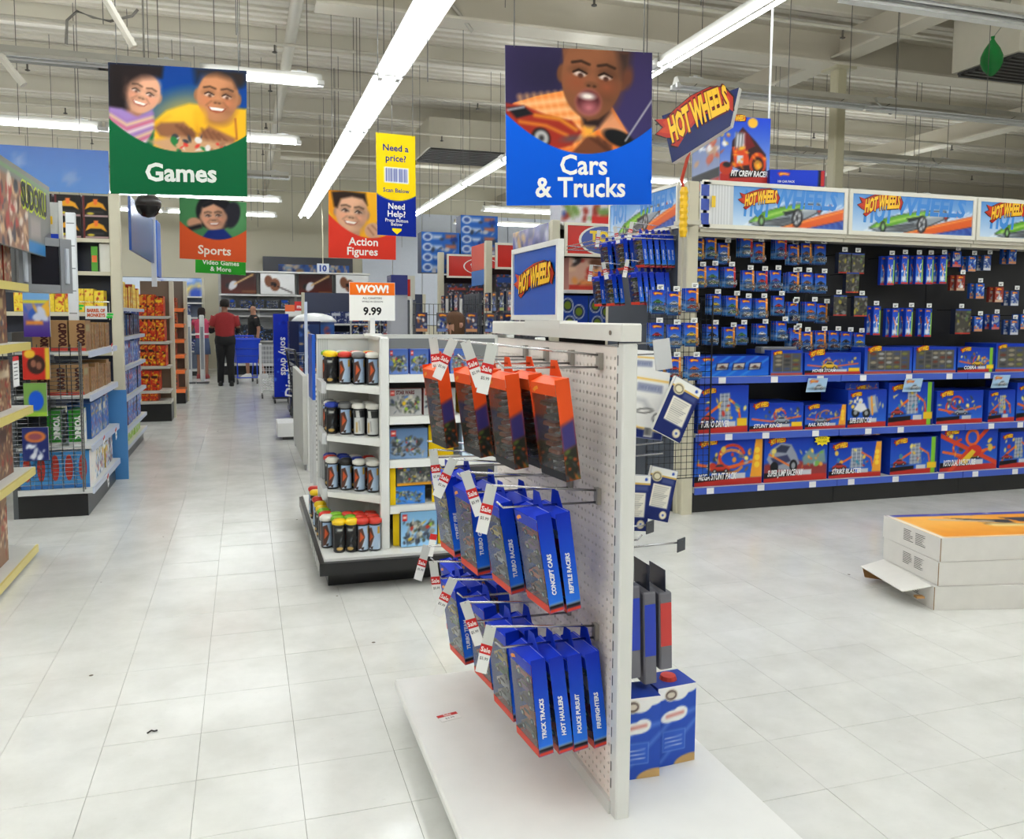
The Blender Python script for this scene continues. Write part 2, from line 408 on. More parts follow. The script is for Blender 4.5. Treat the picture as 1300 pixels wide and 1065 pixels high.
wallmat = surface('painted_wall', 0.7, var=0.05, scale=1.5, bump=0.15, bscale=30)
CEILM = surface('ceiling_paint', 0.75, var=0.1, scale=0.6)
BEIGE = (222,216,194)
def wall(name, a, b, col=BEIGE): return setting(MB().box(a, b, col).build(name, wallmat))
wall('wall_left', (X0-.2,Y0,0), (X0,Y1,ZC)); wall('wall_right', (X1,Y0,0), (X1+.2,Y1,ZC)); wall('wall_front', (X0,Y0-.2,0), (X1,Y0,ZC))
wb = wall('wall_back', (X0,Y1,0), (X1,Y1+.2,ZC))
# light siding panels on the far part of the back wall, right of the cream part
for k in range(24):
    x = 3.2+k*0.86
    MB().box((x+.01,Y1-.06,1.2), (x+.85,Y1-.001,ZC-.9), (222,228,240)).build('siding_panel', PAINT, wb)
# ceiling deck with ribs, joists, girders
cm = MB()
nrib = 150
for k in range(nrib):                          # corrugated deck: ribs run across the store
    y = Y0+(Y1-Y0)*k/nrib; d = (Y1-Y0)/nrib
    cm.box((X0,y,ZC+.035), (X1,y+d*.62,ZC+.05), (240,235,222)); cm.box((X0,y+d*.6,ZC), (X1,y+d*1.01,ZC+.05), (238,233,220))
cm.box((X0,Y0,ZC+.05), (X1,Y1,ZC+.2), (240,235,222))
ceiling = setting(cm.build('ceiling', CEILM))
for k, y in enumerate(np.arange(-5.5, 23.5, 1.75)):   # purlins
    b_ = MB().box((X0,y-.05,ZC-.02), (X1,y+.05,ZC), (226,220,205)).box((X0,y-.012,ZC-.26), (X1,y+.012,ZC-.02), (222,216,200)).box((X0,y-.05,ZC-.28), (X1,y+.05,ZC-.26), (228,222,208))
    b_.build('joist', CEILM, ceiling)
GZ = 4.62
for y in (9.05, 17.6):                         # girders across
    MB().box((0.75,y-.02,GZ), (X1,y+.02,ZC-.28), (204,196,178)).box((0.75,y-.16,GZ-.03), (X1,y+.16,GZ), (222,215,198)).box((0.75,y-.16,ZC-.3), (X1,y+.16,ZC-.27), (214,207,190)).build('girder', CEILM, ceiling)
for x in (7.2, 12.5):
    MB().box((x-.02,Y0,GZ+.1), (x+.02,Y1,ZC-.28), (204,196,178)).box((x-.15,Y0,GZ+.07), (x+.15,Y1,GZ+.1), (222,215,198)).build('girder', CEILM, ceiling)
for x, y in ((7.2,9.05), (7.2,17.6), (12.5,9.05)):
    c = MB().box((x-.075,y-.075,0), (x+.075,y+.075,GZ-.03), (196,189,160), bev=.015).box((x-.15,y-.15,GZ-.06), (x+.15,y+.15,GZ-.03), (196,189,160))
    setting(c.build('column', PAINT))
# pipes
def pipe(name, pts, r, col, label):
    mark(MB().tube(pts, r, 8, col).build(name, PAINT, loc=pts[0], smooth=True), label, 'pipe')
pipe('sprinkler_main_pipe', [(0.6,-6,4.75), (0.58,23.9,4.75)], .07, (214,208,192), 'thick cream ceiling pipe running lengthwise above the main aisle')
ys = [5.4, 8.0, 10.6, 12.4, 14.8, 17.2, 20.0, 22.6]
for k, y in enumerate(ys):
    t = MB().tube([(X0+.1,y,4.66), (X1-.1,y,4.66)], .02, 6, (206,200,184))
    o = t.build('sprinkler_branch_pipe', PAINT, loc=(0,y,4.66), smooth=True)
    mark(o, f'thin sprinkler pipe across the ceiling, {ORD[k]} from the camera end', 'pipe', 'sprinkler branch pipes')
    for x in np.arange(-8.6, 16, 3.0):
        h = MB().tube([(x,y,4.66),(x,y,4.56)], .012, 6, (90,85,75)).lathe([(.0,0),(.03,.01),(.03,.02),(.0,.025)], (x,y,4.545), 8, (70,66,60))
        c = h.build('sprinkler_head', PAINT, o); c.location = (0,-y,-4.66)
for k, (x0,y0,x1,y1) in enumerate([(-4.6,8.6,-2.6,8.6), (3.2,14.2,5.0,14.2)]):
    pass
# slanting braces at left
for k, (p, q, r, s_) in enumerate([((135,0),(170,60),6.0,.04), ((0,70),(30,108),8.0,.05), ((570,0),(600,40),9.0,.03)]):
    a, b_ = at(*p, Y=r), at(*q, Y=r)
    mark(MB().tube([a,b_], s_*.7, 6, (190,185,172)).build('ceiling_brace', PAINT, loc=a), f'pale slanted ceiling brace, {ORD[k]} from the store side with games', 'brace', 'ceiling braces')
# grey conduit looping above the games aisle
c = [at(x,y,Y=8.0) for x,y in ((84,56),(85,26),(98,14),(118,22),(140,27),(168,20),(175,12))]
mark(MB().tube(c, .012, 6, (140,136,128)).build('ceiling_conduit', PLAST, loc=c[0], smooth=True), 'grey looping conduit cable hanging under the ceiling above the light strip', 'conduit')
# air units: box with dark grille
def airbox(lo, hi, label):
    t = thing('air_handling_box', label, 'vent', ((lo[0]+hi[0])/2,(lo[1]+hi[1])/2,lo[2]))
    cx_, cy_ = (lo[0]+hi[0])/2, (lo[1]+hi[1])/2
    MB().box((lo[0]-cx_,lo[1]-cy_,.02), (hi[0]-cx_,hi[1]-cy_,hi[2]-lo[2]), (196,190,172)).build('casing', PAINT, t)
    g = MB()
    n = 9
    for k in range(n):
        y = lo[1]-cy_+.06+(hi[1]-lo[1]-.12)*k/(n-1); g.box((lo[0]-cx_+.05,y-.02,-.02), (hi[0]-cx_-.05,y+.02,.0), (62,60,56))
    g.box((lo[0]-cx_+.04,lo[1]-cy_+.04,0), (hi[0]-cx_-.04,hi[1]-cy_-.04,.02), (50,49,46))
    g.build('grille', PAINT, t)
airbox((7.55,6.75,4.15), (9.6,7.6,5.0), 'beige ceiling air box with dark grille behind the green balloon')
airbox((3.2,14.95,4.45), (4.9,16.3,5.0), 'beige ceiling air box with dark grille behind the price help sign')

# ------------------------------------------------------------------ fluorescent strip fixtures
def fixture_meshes(L, lit):
    h = MB().prism([(-.03,.07),(.03,.07),(.036,.0),(-.036,.0)] if lit else [(-.03,.07),(.03,.07),(.075,.0),(-.075,.0)], 'y', 0, L, (196,194,186)).box((-.012,.2,.07),(.012,.24,.1),(225,225,225)).box((-.03,.15,.07),(.03,.3,.082),(230,230,228))
    rf = MB().prism([(-.075,.0),(.075,.0),(.13,-.045),(.125,-.045),(.07,-.004),(-.07,-.004),(-.125,-.045),(-.13,-.045)], 'y', 0, L, (225,225,225))
    tb = MB().tube([(0,.05,0),(0,L-.05,0)], .016, 8, (248,248,245))
    ec = MB().box((-.02,-.02,-.02),(.02,.05,.02),(240,240,238)).box((-.02,L-.05,-.02),(.02,L+.02,.02),(240,240,238))
    hw = MB().tube([(0,L*.12,.08),(0,L*.12,ZC-3.8)], .004, 5, (70,68,64))
    return h, rf, tb, ec, hw
FX = {}
def fixture(loc, rz, L, lit, label, group, wide=False):
    k = (L, lit, wide)
    if k not in FX:
        h, rf, tb, ec, hw = fixture_meshes(L, lit)
        if wide: h = MB().prism([(-.03,.07),(.03,.07),(.06,.03),(.15,.005),(.15,.0),(-.15,.0),(-.15,.005),(-.06,.03)], 'y', 0, L, (232,232,228)); tb = MB().tube([(0,.05,0),(0,L-.05,0)], .022, 8, (248,248,245))
        FX[k] = (h.mesh('housing', PAINT), rf.mesh('reflector', PAINT if lit else MIRROR), tb.mesh('tube', LIT if lit else PLAST, True), ec.mesh('socket', PLAST), hw.mesh('hanger_wire', PAINT))
    h, rf, tb, ec, hw = FX[k]
    t = thing('fluorescent_strip', label, 'ceiling light', loc, rz, group)
    part('housing', h, t)
    if not lit: part('reflector', rf, t)
    for x in ((-.085,.085) if wide else (-.055, .055)):
        q = part('tube', tb, t, (x,0,-.024)); part('socket', ec, q)
    part('hanger_wire', hw, t); part('hanger_wire', hw, t, (0,L*.76,0))
    return t
LZ = 3.8; n = 0
fixture((0.79, 8.87, LZ), rad(90), 1.16, True, 'short lit white strip at the aisle end of the row above the Games sign', 'short strip lights')
for k in range(10):
    fixture((1.4, 18.2-2.44*k, LZ), 0, 2.4, True, f'lit white twin tube strip above the main aisle, {ORD[k]} from its far end', 'strip lights above the main aisle', True)
for k in range(9):
    fixture((3.76, 17.0-2.44*k, LZ), 0, 2.4, True, f'lit white twin tube strip above the aisle ends, {ORD[k]} from the far end', 'strip lights above the aisle ends')
# cross rows: left of the main aisle (x<0.8) and right of it (x>4.2)
def crossrow(y, x0, step, nn, lits, side, idx):
    for k in range(nn):
        x = x0+step*k
        fixture((x, y, LZ), rad(-90) if step > 0 else rad(90), 2.4, lits(k), f'{"lit white" if lits(k) else "unlit mirrored"} strip, {ORD[k]} from the aisle in the {ORD[idx]} {side} cross row', f'strip lights across the {side}')
for idx, y in enumerate((-3.1,-.1,1.4,2.9,4.4,5.9,8.87,11.9,14.9,17.9,20.6)):  # third and fifth rows are unseen extras, added to brighten the pegboard
    crossrow(y, -0.45 if y == 8.87 else 0.76, -2.44, 4, (lambda k, y=y: y < 7 or (10 < y < 13) or y > 17 or k > 1), 'games side', idx)
for idx, y in enumerate((-4.0,-1.5,1.0,3.3,5.2,7.75,10.25,13.1,15.4,17.8,20.4)):
    crossrow(y, 4.2 if y < 9 else 5.0, 2.44, 4, (lambda k, y=y: y < 4 or y > 13), 'toy car side', idx)
# suspension wires hanging free from the ceiling
wm = MB().tube([(0,0,0),(0,0,-1.0)], .0035, 5, (84,82,78)).mesh('ceiling_wire', PAINT)
r2 = random.Random(3); nw = 0
for gx in np.arange(-3.4, 9.5, 1.15):
    for wj, gy in enumerate((6.6, 9.9, 13.0, 16.2, 19.4)):
        x, y = gx+r2.uniform(-.3,.3), gy+r2.uniform(-.6,.6); L = r2.uniform(1.3,2.3)
        put('ceiling_wire', wm, f'thin dark ceiling wire, {ORD[nw//5]} across from the games side in the {ORD[wj]} wire row', 'wire', (x,y,ZC), 0, 'free suspension wires', scale=(1,1,L)); nw += 1
# ================================================================== LOGO AND LETTERING HELPERS
def flame_logo(mb, o, u, v, n, k, mi=0, dark=False):
    """flame-shaped toy car badge, k wide, drawn as stacked flat sheets; n = outward normal"""
    o, u, v, n = (np.asarray(q, float) for q in (o, u, v, n))
    out = [(0,.16),(.10,.20),(.04,.30),(.16,.27),(.30,.33),(.52,.40),(.76,.42),(.93,.37),(1.0,.24),(.95,.10),(.90,.16),(.74,.20),(.5,.14),(.34,.06),(.2,-.04),(.13,.0),(.19,.06),(.1,.09)]
    def sc(pts, f): 
        c = np.array([.5,.19]); return [tuple(c+(np.array(p)-c)*f) for p in pts]
    P = lambda pts: [(p[0]*k, p[1]*k) for p in pts]
    mb.poly(o+n*.001, u, v, P(sc(out,1.04)), (40,18,20), mi)
    mb.poly(o+n*.002, u, v, P(out), (188,44,28), mi)
    mb.poly(o+n*.003, u, v, P([(.03,.17),(.13,.2),(.11,.25),(.3,.3),(.52,.37),(.76,.39),(.91,.34),(.96,.24),(.93,.15),(.74,.23),(.5,.17),(.34,.09),(.22,.02),(.23,.08),(.14,.12)]), (206,64,30), mi)
    def warp(Q):
        t = Q[:,0]/k
        Q[:,1] = Q[:,1]*(1.0-.25*abs(t-.5)) + k*(.09*np.sin((t-.15)*2.2)-.015)
        return Q
    for off, col, bo in ((.0035,(96,18,20),.10), (.0045,(252,196,46),.05)):
        mb.text(o+u*(.145*k)+v*(.075*k)+n*off, u, v, 'HOT WHEELS', .25*k, col, mi, 'l', bo, .25, .80*k, warp)
def V3(*a): return np.array(a, float)
UX, UY, UZ = V3(1,0,0), V3(0,1,0), V3(0,0,1)

# ================================================================== HANGING SIGNS
def hanging_sign(name, label, px4, Y, A, words, extra=None):
    """banner at depth Y; px4 = its four corners TL TR BR BL; two suspension wires"""
    TL, TR, BR, BL = (V3(*at(*p, Y=Y)) for p in px4)
    c = (TL+TR)/2
    t = thing(name, label, 'sign', tuple(c))
    u = TR-TL; wv = BL-TL
    mb = MB()
    n = V3(0,-1,0)
    th = .004
    # thin sheet: front artwork, back plain, rim
    mb.art(TL-c, u, wv, A)
    o = TL-c+V3(0,th,0)
    mb.quad(o+u, o, o+wv, o+u+wv, (200,200,200))
    a = [TL-c, TR-c, TR-c+wv, TL-c+wv]
    for i in range(4): mb.quad(a[i], a[i]+V3(0,th,0), a[(i+1)%4]+V3(0,th,0), a[(i+1)%4], (225,225,225))
    bn = mb.build('banner', VINYL, t)
    uu, vv = u/np.linalg.norm(u), -wv/np.linalg.norm(wv)
    W, H = np.linalg.norm(u), np.linalg.norm(wv)
    lm = MB()
    for (txt, fx, fy, fh, col, bo, wm_) in words:
        lm.text(TL-c+u*fx+wv*fy+n*.0015, uu, vv, txt, fh*H, col, 0, 'c', bo, 0, wm_*W if wm_ else None)
    if extra: extra(lm, TL-c, u, wv, n)
    lm.build('lettering', VINYL, bn)
    for f in (.06, .94):
        p = TL-c+u*f
        MB().tube([p+V3(0,.002,-.01), V3(p[0],.002,ZC-c[2])], .003, 5, (70,70,68)).build('suspension_wire', PAINT, t)
    return t
def smile(A, x, y, w, col=(120,40,40), teeth=True):
    A.ell(x, y, w, w*.45, col); 
    if teeth: A.ell(x, y-w*.1, w*.82, w*.24, (240,232,225))
    return A
# cars & trucks
A = Art(1282, 1400, 150, (58,48,92))
A.grad((52,42,82), (66,58,112)); A.ell(330,230,330,330,(40,34,62),0,60)
A.poly([(60,500),(260,430),(520,370),(720,760),(900,640),(905,480),(1060,740),(1000,960),(500,990),(80,900)], (232,120,48))
for q in range(9): A.line([(120+q*60,440-q*8),(220+q*62,860)], 16, (250,180,110), 8)
for q in range(5): A.line([(90,520+q*75),(620,440+q*85)], 15, (250,205,160), 8)
A.poly([(900,520),(1060,740),(880,780),(780,700)], (225,150,105), 6)
A.poly([(650,560),(880,420),(900,560),(800,690),(660,680)], (40,25,22), 6)
A.poly([(480,0),(1075,0),(1060,120),(1030,260),(985,330),(930,440),(880,540),(800,620),(700,640),(620,580),(560,430),(515,320),(500,180)], (120,72,46), 3)
A.face(745,235,268,6,(130,80,52),-1,.8,'none',1.42); A.poly([(960,0),(1090,0),(1080,150),(1020,250),(985,110)], (60,42,36), 10); A.ell(1060,240,46,95,(104,60,42),10,5)
A.ell(708,470,118,118,(150,84,76),0,4); A.ell(708,470,98,98,(78,30,34),0,4); A.ell(700,418,62,30,(236,226,218),5,4); A.ell(712,520,66,50,(190,110,116),0,10)
A.poly([(0,500),(160,520),(330,590),(560,640),(650,740),(560,860),(420,900),(180,800),(0,620)], (158,46,34), 3)
A.poly([(10,540),(150,520),(230,590),(90,630)], (26,26,30), 3); A.line([(20,560),(150,532)],14,(190,190,200),3)
A.line([(250,600),(460,630),(600,720)], 22, (236,160,40),5); A.line([(120,660),(340,690),(520,770)], 16, (236,150,40),5)
A.ell(295,800,80,92,(28,26,28),-15,3); A.ell(300,800,60,70,(176,174,172),-15,3); A.ell(300,800,22,26,(60,58,58),0,3); A.ell(560,800,70,24,(90,80,84),-10,6)
A.poly([(560,930),(700,770),(800,770),(920,850),(920,960)], (116,66,42), 3)
for q in range(3): A.line([(730+q*60,790+q*20),(850+q*30,880+q*22)], 9, (74,40,26), 5)
A.ell(980,790,150,70,(22,22,24),22,3); A.line([(1040,810),(1285,430)], 13, (190,188,190), 2); A.rect(665,690,760,770,(238,168,60),6)
blue = np.clip((A.Y-(935-345*((A.X-690)/690)**2))/A.px+.5, 0, 1)
A.grad((0,104,236), (0,84,206), True, blue); 
hanging_sign('department_sign', 'square blue hanging sign lettered for cars and trucks with laughing boy photo', ((641,57),(828,67),(827,262),(643,261)), 4.5, A,
    [('Cars', .52, .80, .125, (242,240,232), .022, .34), ('& Trucks', .5, .945, .125, (242,240,232), .022, .62)])
# games
A = Art(980, 960, 140, (0,66,150)); A.grad((0,52,125), (0,80,165))
A.poly([(300,420),(400,330),(560,270),(980,290),(980,640),(280,640)], (232,172,30), 4)
A.line([(310,440),(420,370)],8,(190,130,20),6); A.line([(610,330),(620,480)],10,(196,134,20),8); A.ell(500,330,110,60,(244,190,50),-20,40)
A.poly([(0,0),(380,0),(370,90),(250,70),(150,180),(100,330),(0,340)], (26,18,18), 5)
A.poly([(110,300),(240,340),(230,420),(100,400)],(160,108,84),6)
A.face(235,210,120,16,(204,150,120),1,.6); A.poly([(0,60),(60,20),(200,60),(130,120),(110,220),(130,330),(60,360),(0,340)],(26,18,18),8); A.poly([(90,30),(360,20),(345,80),(230,95),(140,140)],(30,20,20),10); A.line([(120,110),(104,240)],14,(52,36,32),8)
st = ((150,110,170),(238,200,120),(214,90,100),(240,220,190))
A.poly([(0,320),(90,330),(200,390),(300,330),(310,480),(250,590),(0,470)], (150,120,180), 4)
for q in range(9): A.line([(0,345+q*30),(120,420+q*30),(300,360+q*26)], 13, st[q%4], 5)
A.poly([(310,480),(300,640),(0,640),(0,500),(250,590)],(0,92,50),3)
A.ell(760,360,90,60,(150,98,66),0,10); A.face(768,205,150,5,(178,120,82),-1,.7); A.poly([(600,0),(980,0),(975,80),(930,110),(880,70),(760,40),(650,50),(615,110)], (34,24,20), 10); A.poly([(880,30),(970,60),(950,120),(905,130)],(34,24,20),8)
A.ell(640,370,40,60,(232,172,30),0,8)
A.poly([(310,460),(360,420),(520,410),(610,490),(590,540),(500,560),(350,520)], (140,92,62), 4); A.poly([(620,500),(700,430),(900,520),(860,600),(660,590)], (150,98,66), 4)
for q in range(4): A.line([(470+q*34,440+q*8),(560+q*18,520+q*10)],7,(96,58,38),5); A.line([(650+q*40,455+q*12),(690+q*46,540)],7,(100,60,40),5)
A.poly([(270,560),(460,520),(900,560),(880,620),(620,690),(380,640)], (196,150,110), 6)
A.blobs(26, [(210,60,50),(60,60,66),(220,214,210),(40,120,60),(160,110,80)], 24, 5, (400,520,820,640))
A.line([(895,370),(905,520)],7,(140,60,40),3)
gm = np.clip((A.Y-(635-230*np.abs((A.X-540)/540)**2.2))/A.px+.5, 0, 1); A.grad((0,96,52), (0,90,50), True, gm)
hanging_sign('department_sign', 'square green hanging sign lettered Games with two children playing', ((137,79),(313,90),(314,255),(140,246)), 6.5, A, [('Games', .51, .89, .135, (214,218,212), .03, .52)])
# sports
A = Art(100, 98, 64, (70,130,80)); A.ell(75,25,30,25,(90,150,96),0,20)
A.ell(52,20,28,30,(28,26,30),0,2); A.ell(78,22,12,22,(40,38,46),12,2); A.face(50,27,18,-6,(206,152,122),-1,.2); A.poly([(30,10),(50,0),(70,8),(66,14),(50,7),(36,14)],(30,28,32),2)
A.poly([(30,66),(42,50),(66,46),(80,60),(84,70)],(26,46,120),2); A.ell(22,40,11,9,(196,142,112),0,2); A.line([(8,52),(30,44)],7,(36,34,38),3)
om = np.clip((A.Y-(64-26*((A.X-54)/54)**2))/A.px+.5,0,1); A.grad((226,92,44),(214,84,40),True,om)
hanging_sign('department_sign', 'small orange hanging sign lettered Sports with boy in dark helmet', ((228,250),(313,257),(312,333),(228,328)), 10.2, A, [('Sports', .52, .90, .14, (236,224,206), .02, .5)])
A = Art(100, 30, 20, (44,150,40))
hanging_sign('department_sign', 'small green hanging sign lettered Video Games and More below Sports', ((248,322),(312,326),(312,349),(248,346)), 13.2, A, [('Video Games', .5, .52, .24, (226,232,216), .02, .93), ('& More', .5, .86, .24, (226,232,216), .02, .6)])
# action figures
A = Art(100, 101, 70, (236,168,36)); A.grad((238,150,30),(246,190,40),False)
A.poly([(0,30),(20,62),(0,70)],(236,190,40)); A.ell(34,62,12,12,(196,144,112),0,2); A.face(34,32,23,6,(214,164,132),-1,.1); A.poly([(4,2),(24,0),(54,2),(57,20),(50,11),(34,8),(18,12),(13,26),(8,24)],(44,32,26),3)
A.ell(66,58,13,12,(206,156,124),0,2); A.line([(58,54),(66,64)],2,(160,110,84),2); A.line([(64,50),(74,60)],2,(160,110,84),2); A.line([(74,46),(84,40)],5,(50,46,50),2)
A.poly([(16,60),(40,68),(52,72),(20,74)],(30,30,40),2)
om = np.clip((A.Y-(69-34*((A.X-62)/62)**2))/A.px+.5,0,1); A.grad((228,62,44),(222,58,42),True,om)
hanging_sign('department_sign', 'red hanging sign lettered Action Figures with smiling boy photo', ((417,241),(503,246),(502,328),(417,327)), 9.5, A, [('Action', .51, .80, .115, (244,238,228), .02, .5), ('Figures', .5, .945, .115, (244,238,228), .02, .56)])
# price help banner
A = Art(50, 132, 40, (250,214,8)); bm = np.clip((A.Y-(86-8*((A.X-25)/25)**2))/A.px+.5,0,1); A.grad((10,42,150),(8,36,140),True,bm)
A.rect(10,43,41,63,(236,238,240))
for q in range(14): A.line([(12.5+q*2,45),(12.5+q*2,61)], .8 if q%3 else 1.4, (70,80,150))
def arrow(lm, o, u, wv, n): lm.add([o+u*.38+wv*.925+n*.0015, o+u*.62+wv*.925+n*.0015, o+u*.62+wv*.945+n*.0015, o+u*.5+wv*.985+n*.0015, o+u*.38+wv*.945+n*.0015], [(0,4,3,2,1)], (250,214,8))
hanging_sign('price_help_banner', 'tall yellow and blue hanging banner asking need a price', ((477,168),(527,173),(526,299),(479,298)), 7.0, A,
    [('Need a', .5, .165, .062, (20,40,130), .02, .74), ('price?', .5, .265, .062, (20,40,130), .02, .62), ('Scan Below', .5, .57, .04, (20,40,130), .015, .68),
     ('Need', .5, .735, .058, (240,240,240), .02, .42), ('Help?', .5, .81, .058, (240,240,240), .02, .46), ('Press Button', .5, .862, .032, (240,240,240), .01, .58), ('Below', .5, .9, .032, (240,240,240), .01, .3)], arrow)

# ================================================================== SHELVING BUILDER
def shelving(label, W, D, H, shelves, loc, rz, kick=(28,28,28), post=(206,200,178), back=(60,60,60), shelf=(226,226,222), chan=(214,214,210), chanh=.035, base=.15, deckD=None, group=None, posts=(1,1), name='shelving_unit', tags=0):
    """local frame: front = -y, width along x from 0 to W; y=0 is the shelf front line"""
    t = thing(name, label, 'shelf unit', loc, rz, group)
    MB().box((0,D-.03,0), (W,D,H), back).build('back_panel', PAINT, t)
    for i, x in enumerate((0, W)):
        if posts[i]: MB().box((x-.03,D-.075,0), (x+.03,D+.005,H), post, bev=.006).build('upright', PAINT, t)
    MB().box((.0,.03,0), (W,D-.03,base-.045), kick).build('kick_plate', PLAST, t)
    bdk = MB().box((0,-.0005,base-.04), (W,D-.03,base), shelf).build('base_deck', PAINT, t)
    for z in [base]+list(shelves):
        if z != base: s_ = MB().box((0,.0,z-.022), (W,D-.03,z), shelf).build('shelf_board', PAINT, t)
        if z == base: s_ = bdk
        c = MB().box((0.002,-.012,z-chanh), (W-.002,.0,z-.001), chan)
        r_ = random.Random(int(z*100)+int(W*10))
        for q in range(tags):
            x = W*(q+.5)/tags+r_.uniform(-.08,.08); MB().box((x-.03,-.0135,z-chanh+.002), (x+.03,-.0121,z-.004), (238,238,238)).build('price_ticket', CARD, s_)
        c.build('price_channel', PLAST, s_)
    return t
def upright_post(name, label, p, H, col=(205,199,176)):
    return mark(MB().box((p[0]-.045,p[1]-.03,0),(p[0]+.045,p[1]+.05,H),col,bev=.008).build(name, PAINT, loc=(p[0],p[1],0)), label, 'post')

# box with printed front: local origin bottom centre of the front face, front = -y
def carton(w, h, d, A, side=(30,70,170), top=None, words=(), logo=None, back=None, rightA=None):
    mb = MB(); top = top or side
    e = .0008
    mb.quad((-w/2,0,0),(w/2,0,0),(w/2,0,h),(-w/2,0,h), side)          # behind the artwork
    mb.quad((w/2,0,0),(w/2,d,0),(w/2,d,h),(w/2,0,h), side); mb.quad((-w/2,d,0),(-w/2,0,0),(-w/2,0,h),(-w/2,d,h), side)
    mb.quad((w/2,d,0),(-w/2,d,0),(-w/2,d,h),(w/2,d,h), side); mb.quad((-w/2,0,h),(w/2,0,h),(w/2,d,h),(-w/2,d,h), top); mb.quad((-w/2,d,0),(w/2,d,0),(w/2,0,0),(-w/2,0,0), side)
    if A is not None: mb.art((-w/2,-e,h), (w,0,0), (0,0,-h), A)
    if rightA is not None: mb.art((w/2+e,0,h), (0,d,0), (0,0,-h), rightA)
    for (txt, x, y, hh, col, bo, sh, wm_) in words:
        mb.text((-w/2+x*w,-e-.0008,h*(1-y)), UX, UZ, txt, hh, col, 0, 'c', bo, sh, wm_)
    if logo: flame_logo(mb, (-w/2+logo[0]*w,-e-.0005,h*(1-logo[1])), UX, UZ, V3(0,-1,0), logo[2])
    return mb
# ================================================================== TOY CAR WALL (right)
WX, WY = 3.12, 5.35
BAYS = [(3.12,1.25), (4.375,1.235), (5.615,1.235)]
bayname = ['beside the beige pillar', 'second from the beige pillar', 'third from the beige pillar']
for (x, wd), nm in zip(BAYS, bayname):
    t = shelving(f'black backed toy car shelving bay with blue shelf edges, {nm}', wd, .5, 2.38, (.585, 1.005), (x,WY,0), 0, back=(20,20,24), post=(60,60,60), chan=(66,96,196), chanh=.05, base=.19, posts=(0,0), tags=3, group='toy car wall bays')
    c = MB().box((0,-.0,2.05), (wd,.5,2.07), (210,204,188)).box((0,.46,2.07),(wd,.49,2.36),(205,199,183)).box((.0,.02,2.02),(wd,.06,2.05),(196,190,172))
    c.build('canopy', PAINT, t)
upright_post('shelf_pillar', 'tall beige shelf end pillar beside the toy car wall', (3.055,5.36), 2.40)
# header panels
def hw_art(w, h, silver):
    A = Art(w, h, int(110*w/1.25), (232,240,248)); A.grad((84,144,214),(206,226,244))
    for q in range(16): A.line([(w*.1+q*.05,h*1.0),(w*.45+q*.05,h*.35)],.004,(255,255,255),2)
    A.poly([(w*.42,h),(w*.75,h*.66),(w,h*.44),(w,h*.78),(w*.66,h)],(226,98,40)); A.poly([(w*.66,h),(w,h*.74),(w,h)],(28,48,130))
    for q in range(5): A.line([(w*.72+q*.04,h),(w,h*(.78+.05*q))],.005,(90,130,210))
    A.line([(w*.45,h*.99),(w,h*.5)],.012,(250,150,70))
    # green racer
    cx_, cy_ = w*.52, h*.72
    A.poly([(w*.14,h*.9),(w*.24,h*.66),(w*.4,h*.5),(w*.56,h*.38),(w*.76,h*.34),(w*.8,h*.5),(w*.64,h*.76),(w*.44,h*.96),(w*.2,h*.99)],(150,158,166)); A.poly([(w*.3,h*.62),(w*.56,h*.4),(w*.74,h*.36),(w*.76,h*.46),(w*.5,h*.62)],(214,220,224),3); A.line([(w*.14,h*.9),(w*.24,h*.66),(w*.4,h*.5),(w*.56,h*.38),(w*.76,h*.34),(w*.8,h*.5),(w*.64,h*.76),(w*.44,h*.96),(w*.2,h*.99),(w*.14,h*.9)],.009,(40,46,52)); A.poly([(w*.3,h*.9),(w*.6,h*.66),(w*.62,h*.74),(w*.4,h*.97)],(90,94,98),2)
    A.poly([(w*.14,h*.9),(w*.24,h*.66),(w*.4,h*.5),(w*.6,h*.37),(w*.66,h*.46),(w*.48,h*.64),(w*.3,h*.84)],(96,168,44)); A.line([(w*.2,h*.84),(w*.36,h*.66),(w*.58,h*.46)],.012,(190,226,120),2)
    A.poly([(w*.44,h*.6),(w*.56,h*.52),(w*.58,h*.58),(w*.46,h*.7)],(34,40,44)); A.line([(w*.22,h*.9),(w*.5,h*.74)],.012,(60,64,70))
    A.ell(w*.57,h*.74,h*.17,h*.25,(30,30,34),8); A.ell(w*.57,h*.74,h*.11,h*.18,(190,192,196),8); A.ell(w*.57,h*.74,h*.035,h*.05,(50,50,54))
    for q in range(5):
        a = q*1.257; A.line([(w*.57,h*.74),(w*.57+h*.1*math.cos(a),h*.74+h*.16*math.sin(a))],.008,(40,40,44))
    A.ell(w*.25,h*.86,h*.1,h*.16,(34,36,38)); A.ell(w*.25,h*.86,h*.05,h*.09,(140,190,120)); A.ell(w*.77,h*.5,h*.07,h*.12,(40,40,46)); A.ell(w*.77,h*.5,h*.04,h*.07,(200,60,50)); A.ell(w*.87,h*.42,h*.05,h*.07,(190,50,44))
    if silver:
        pass
    return A
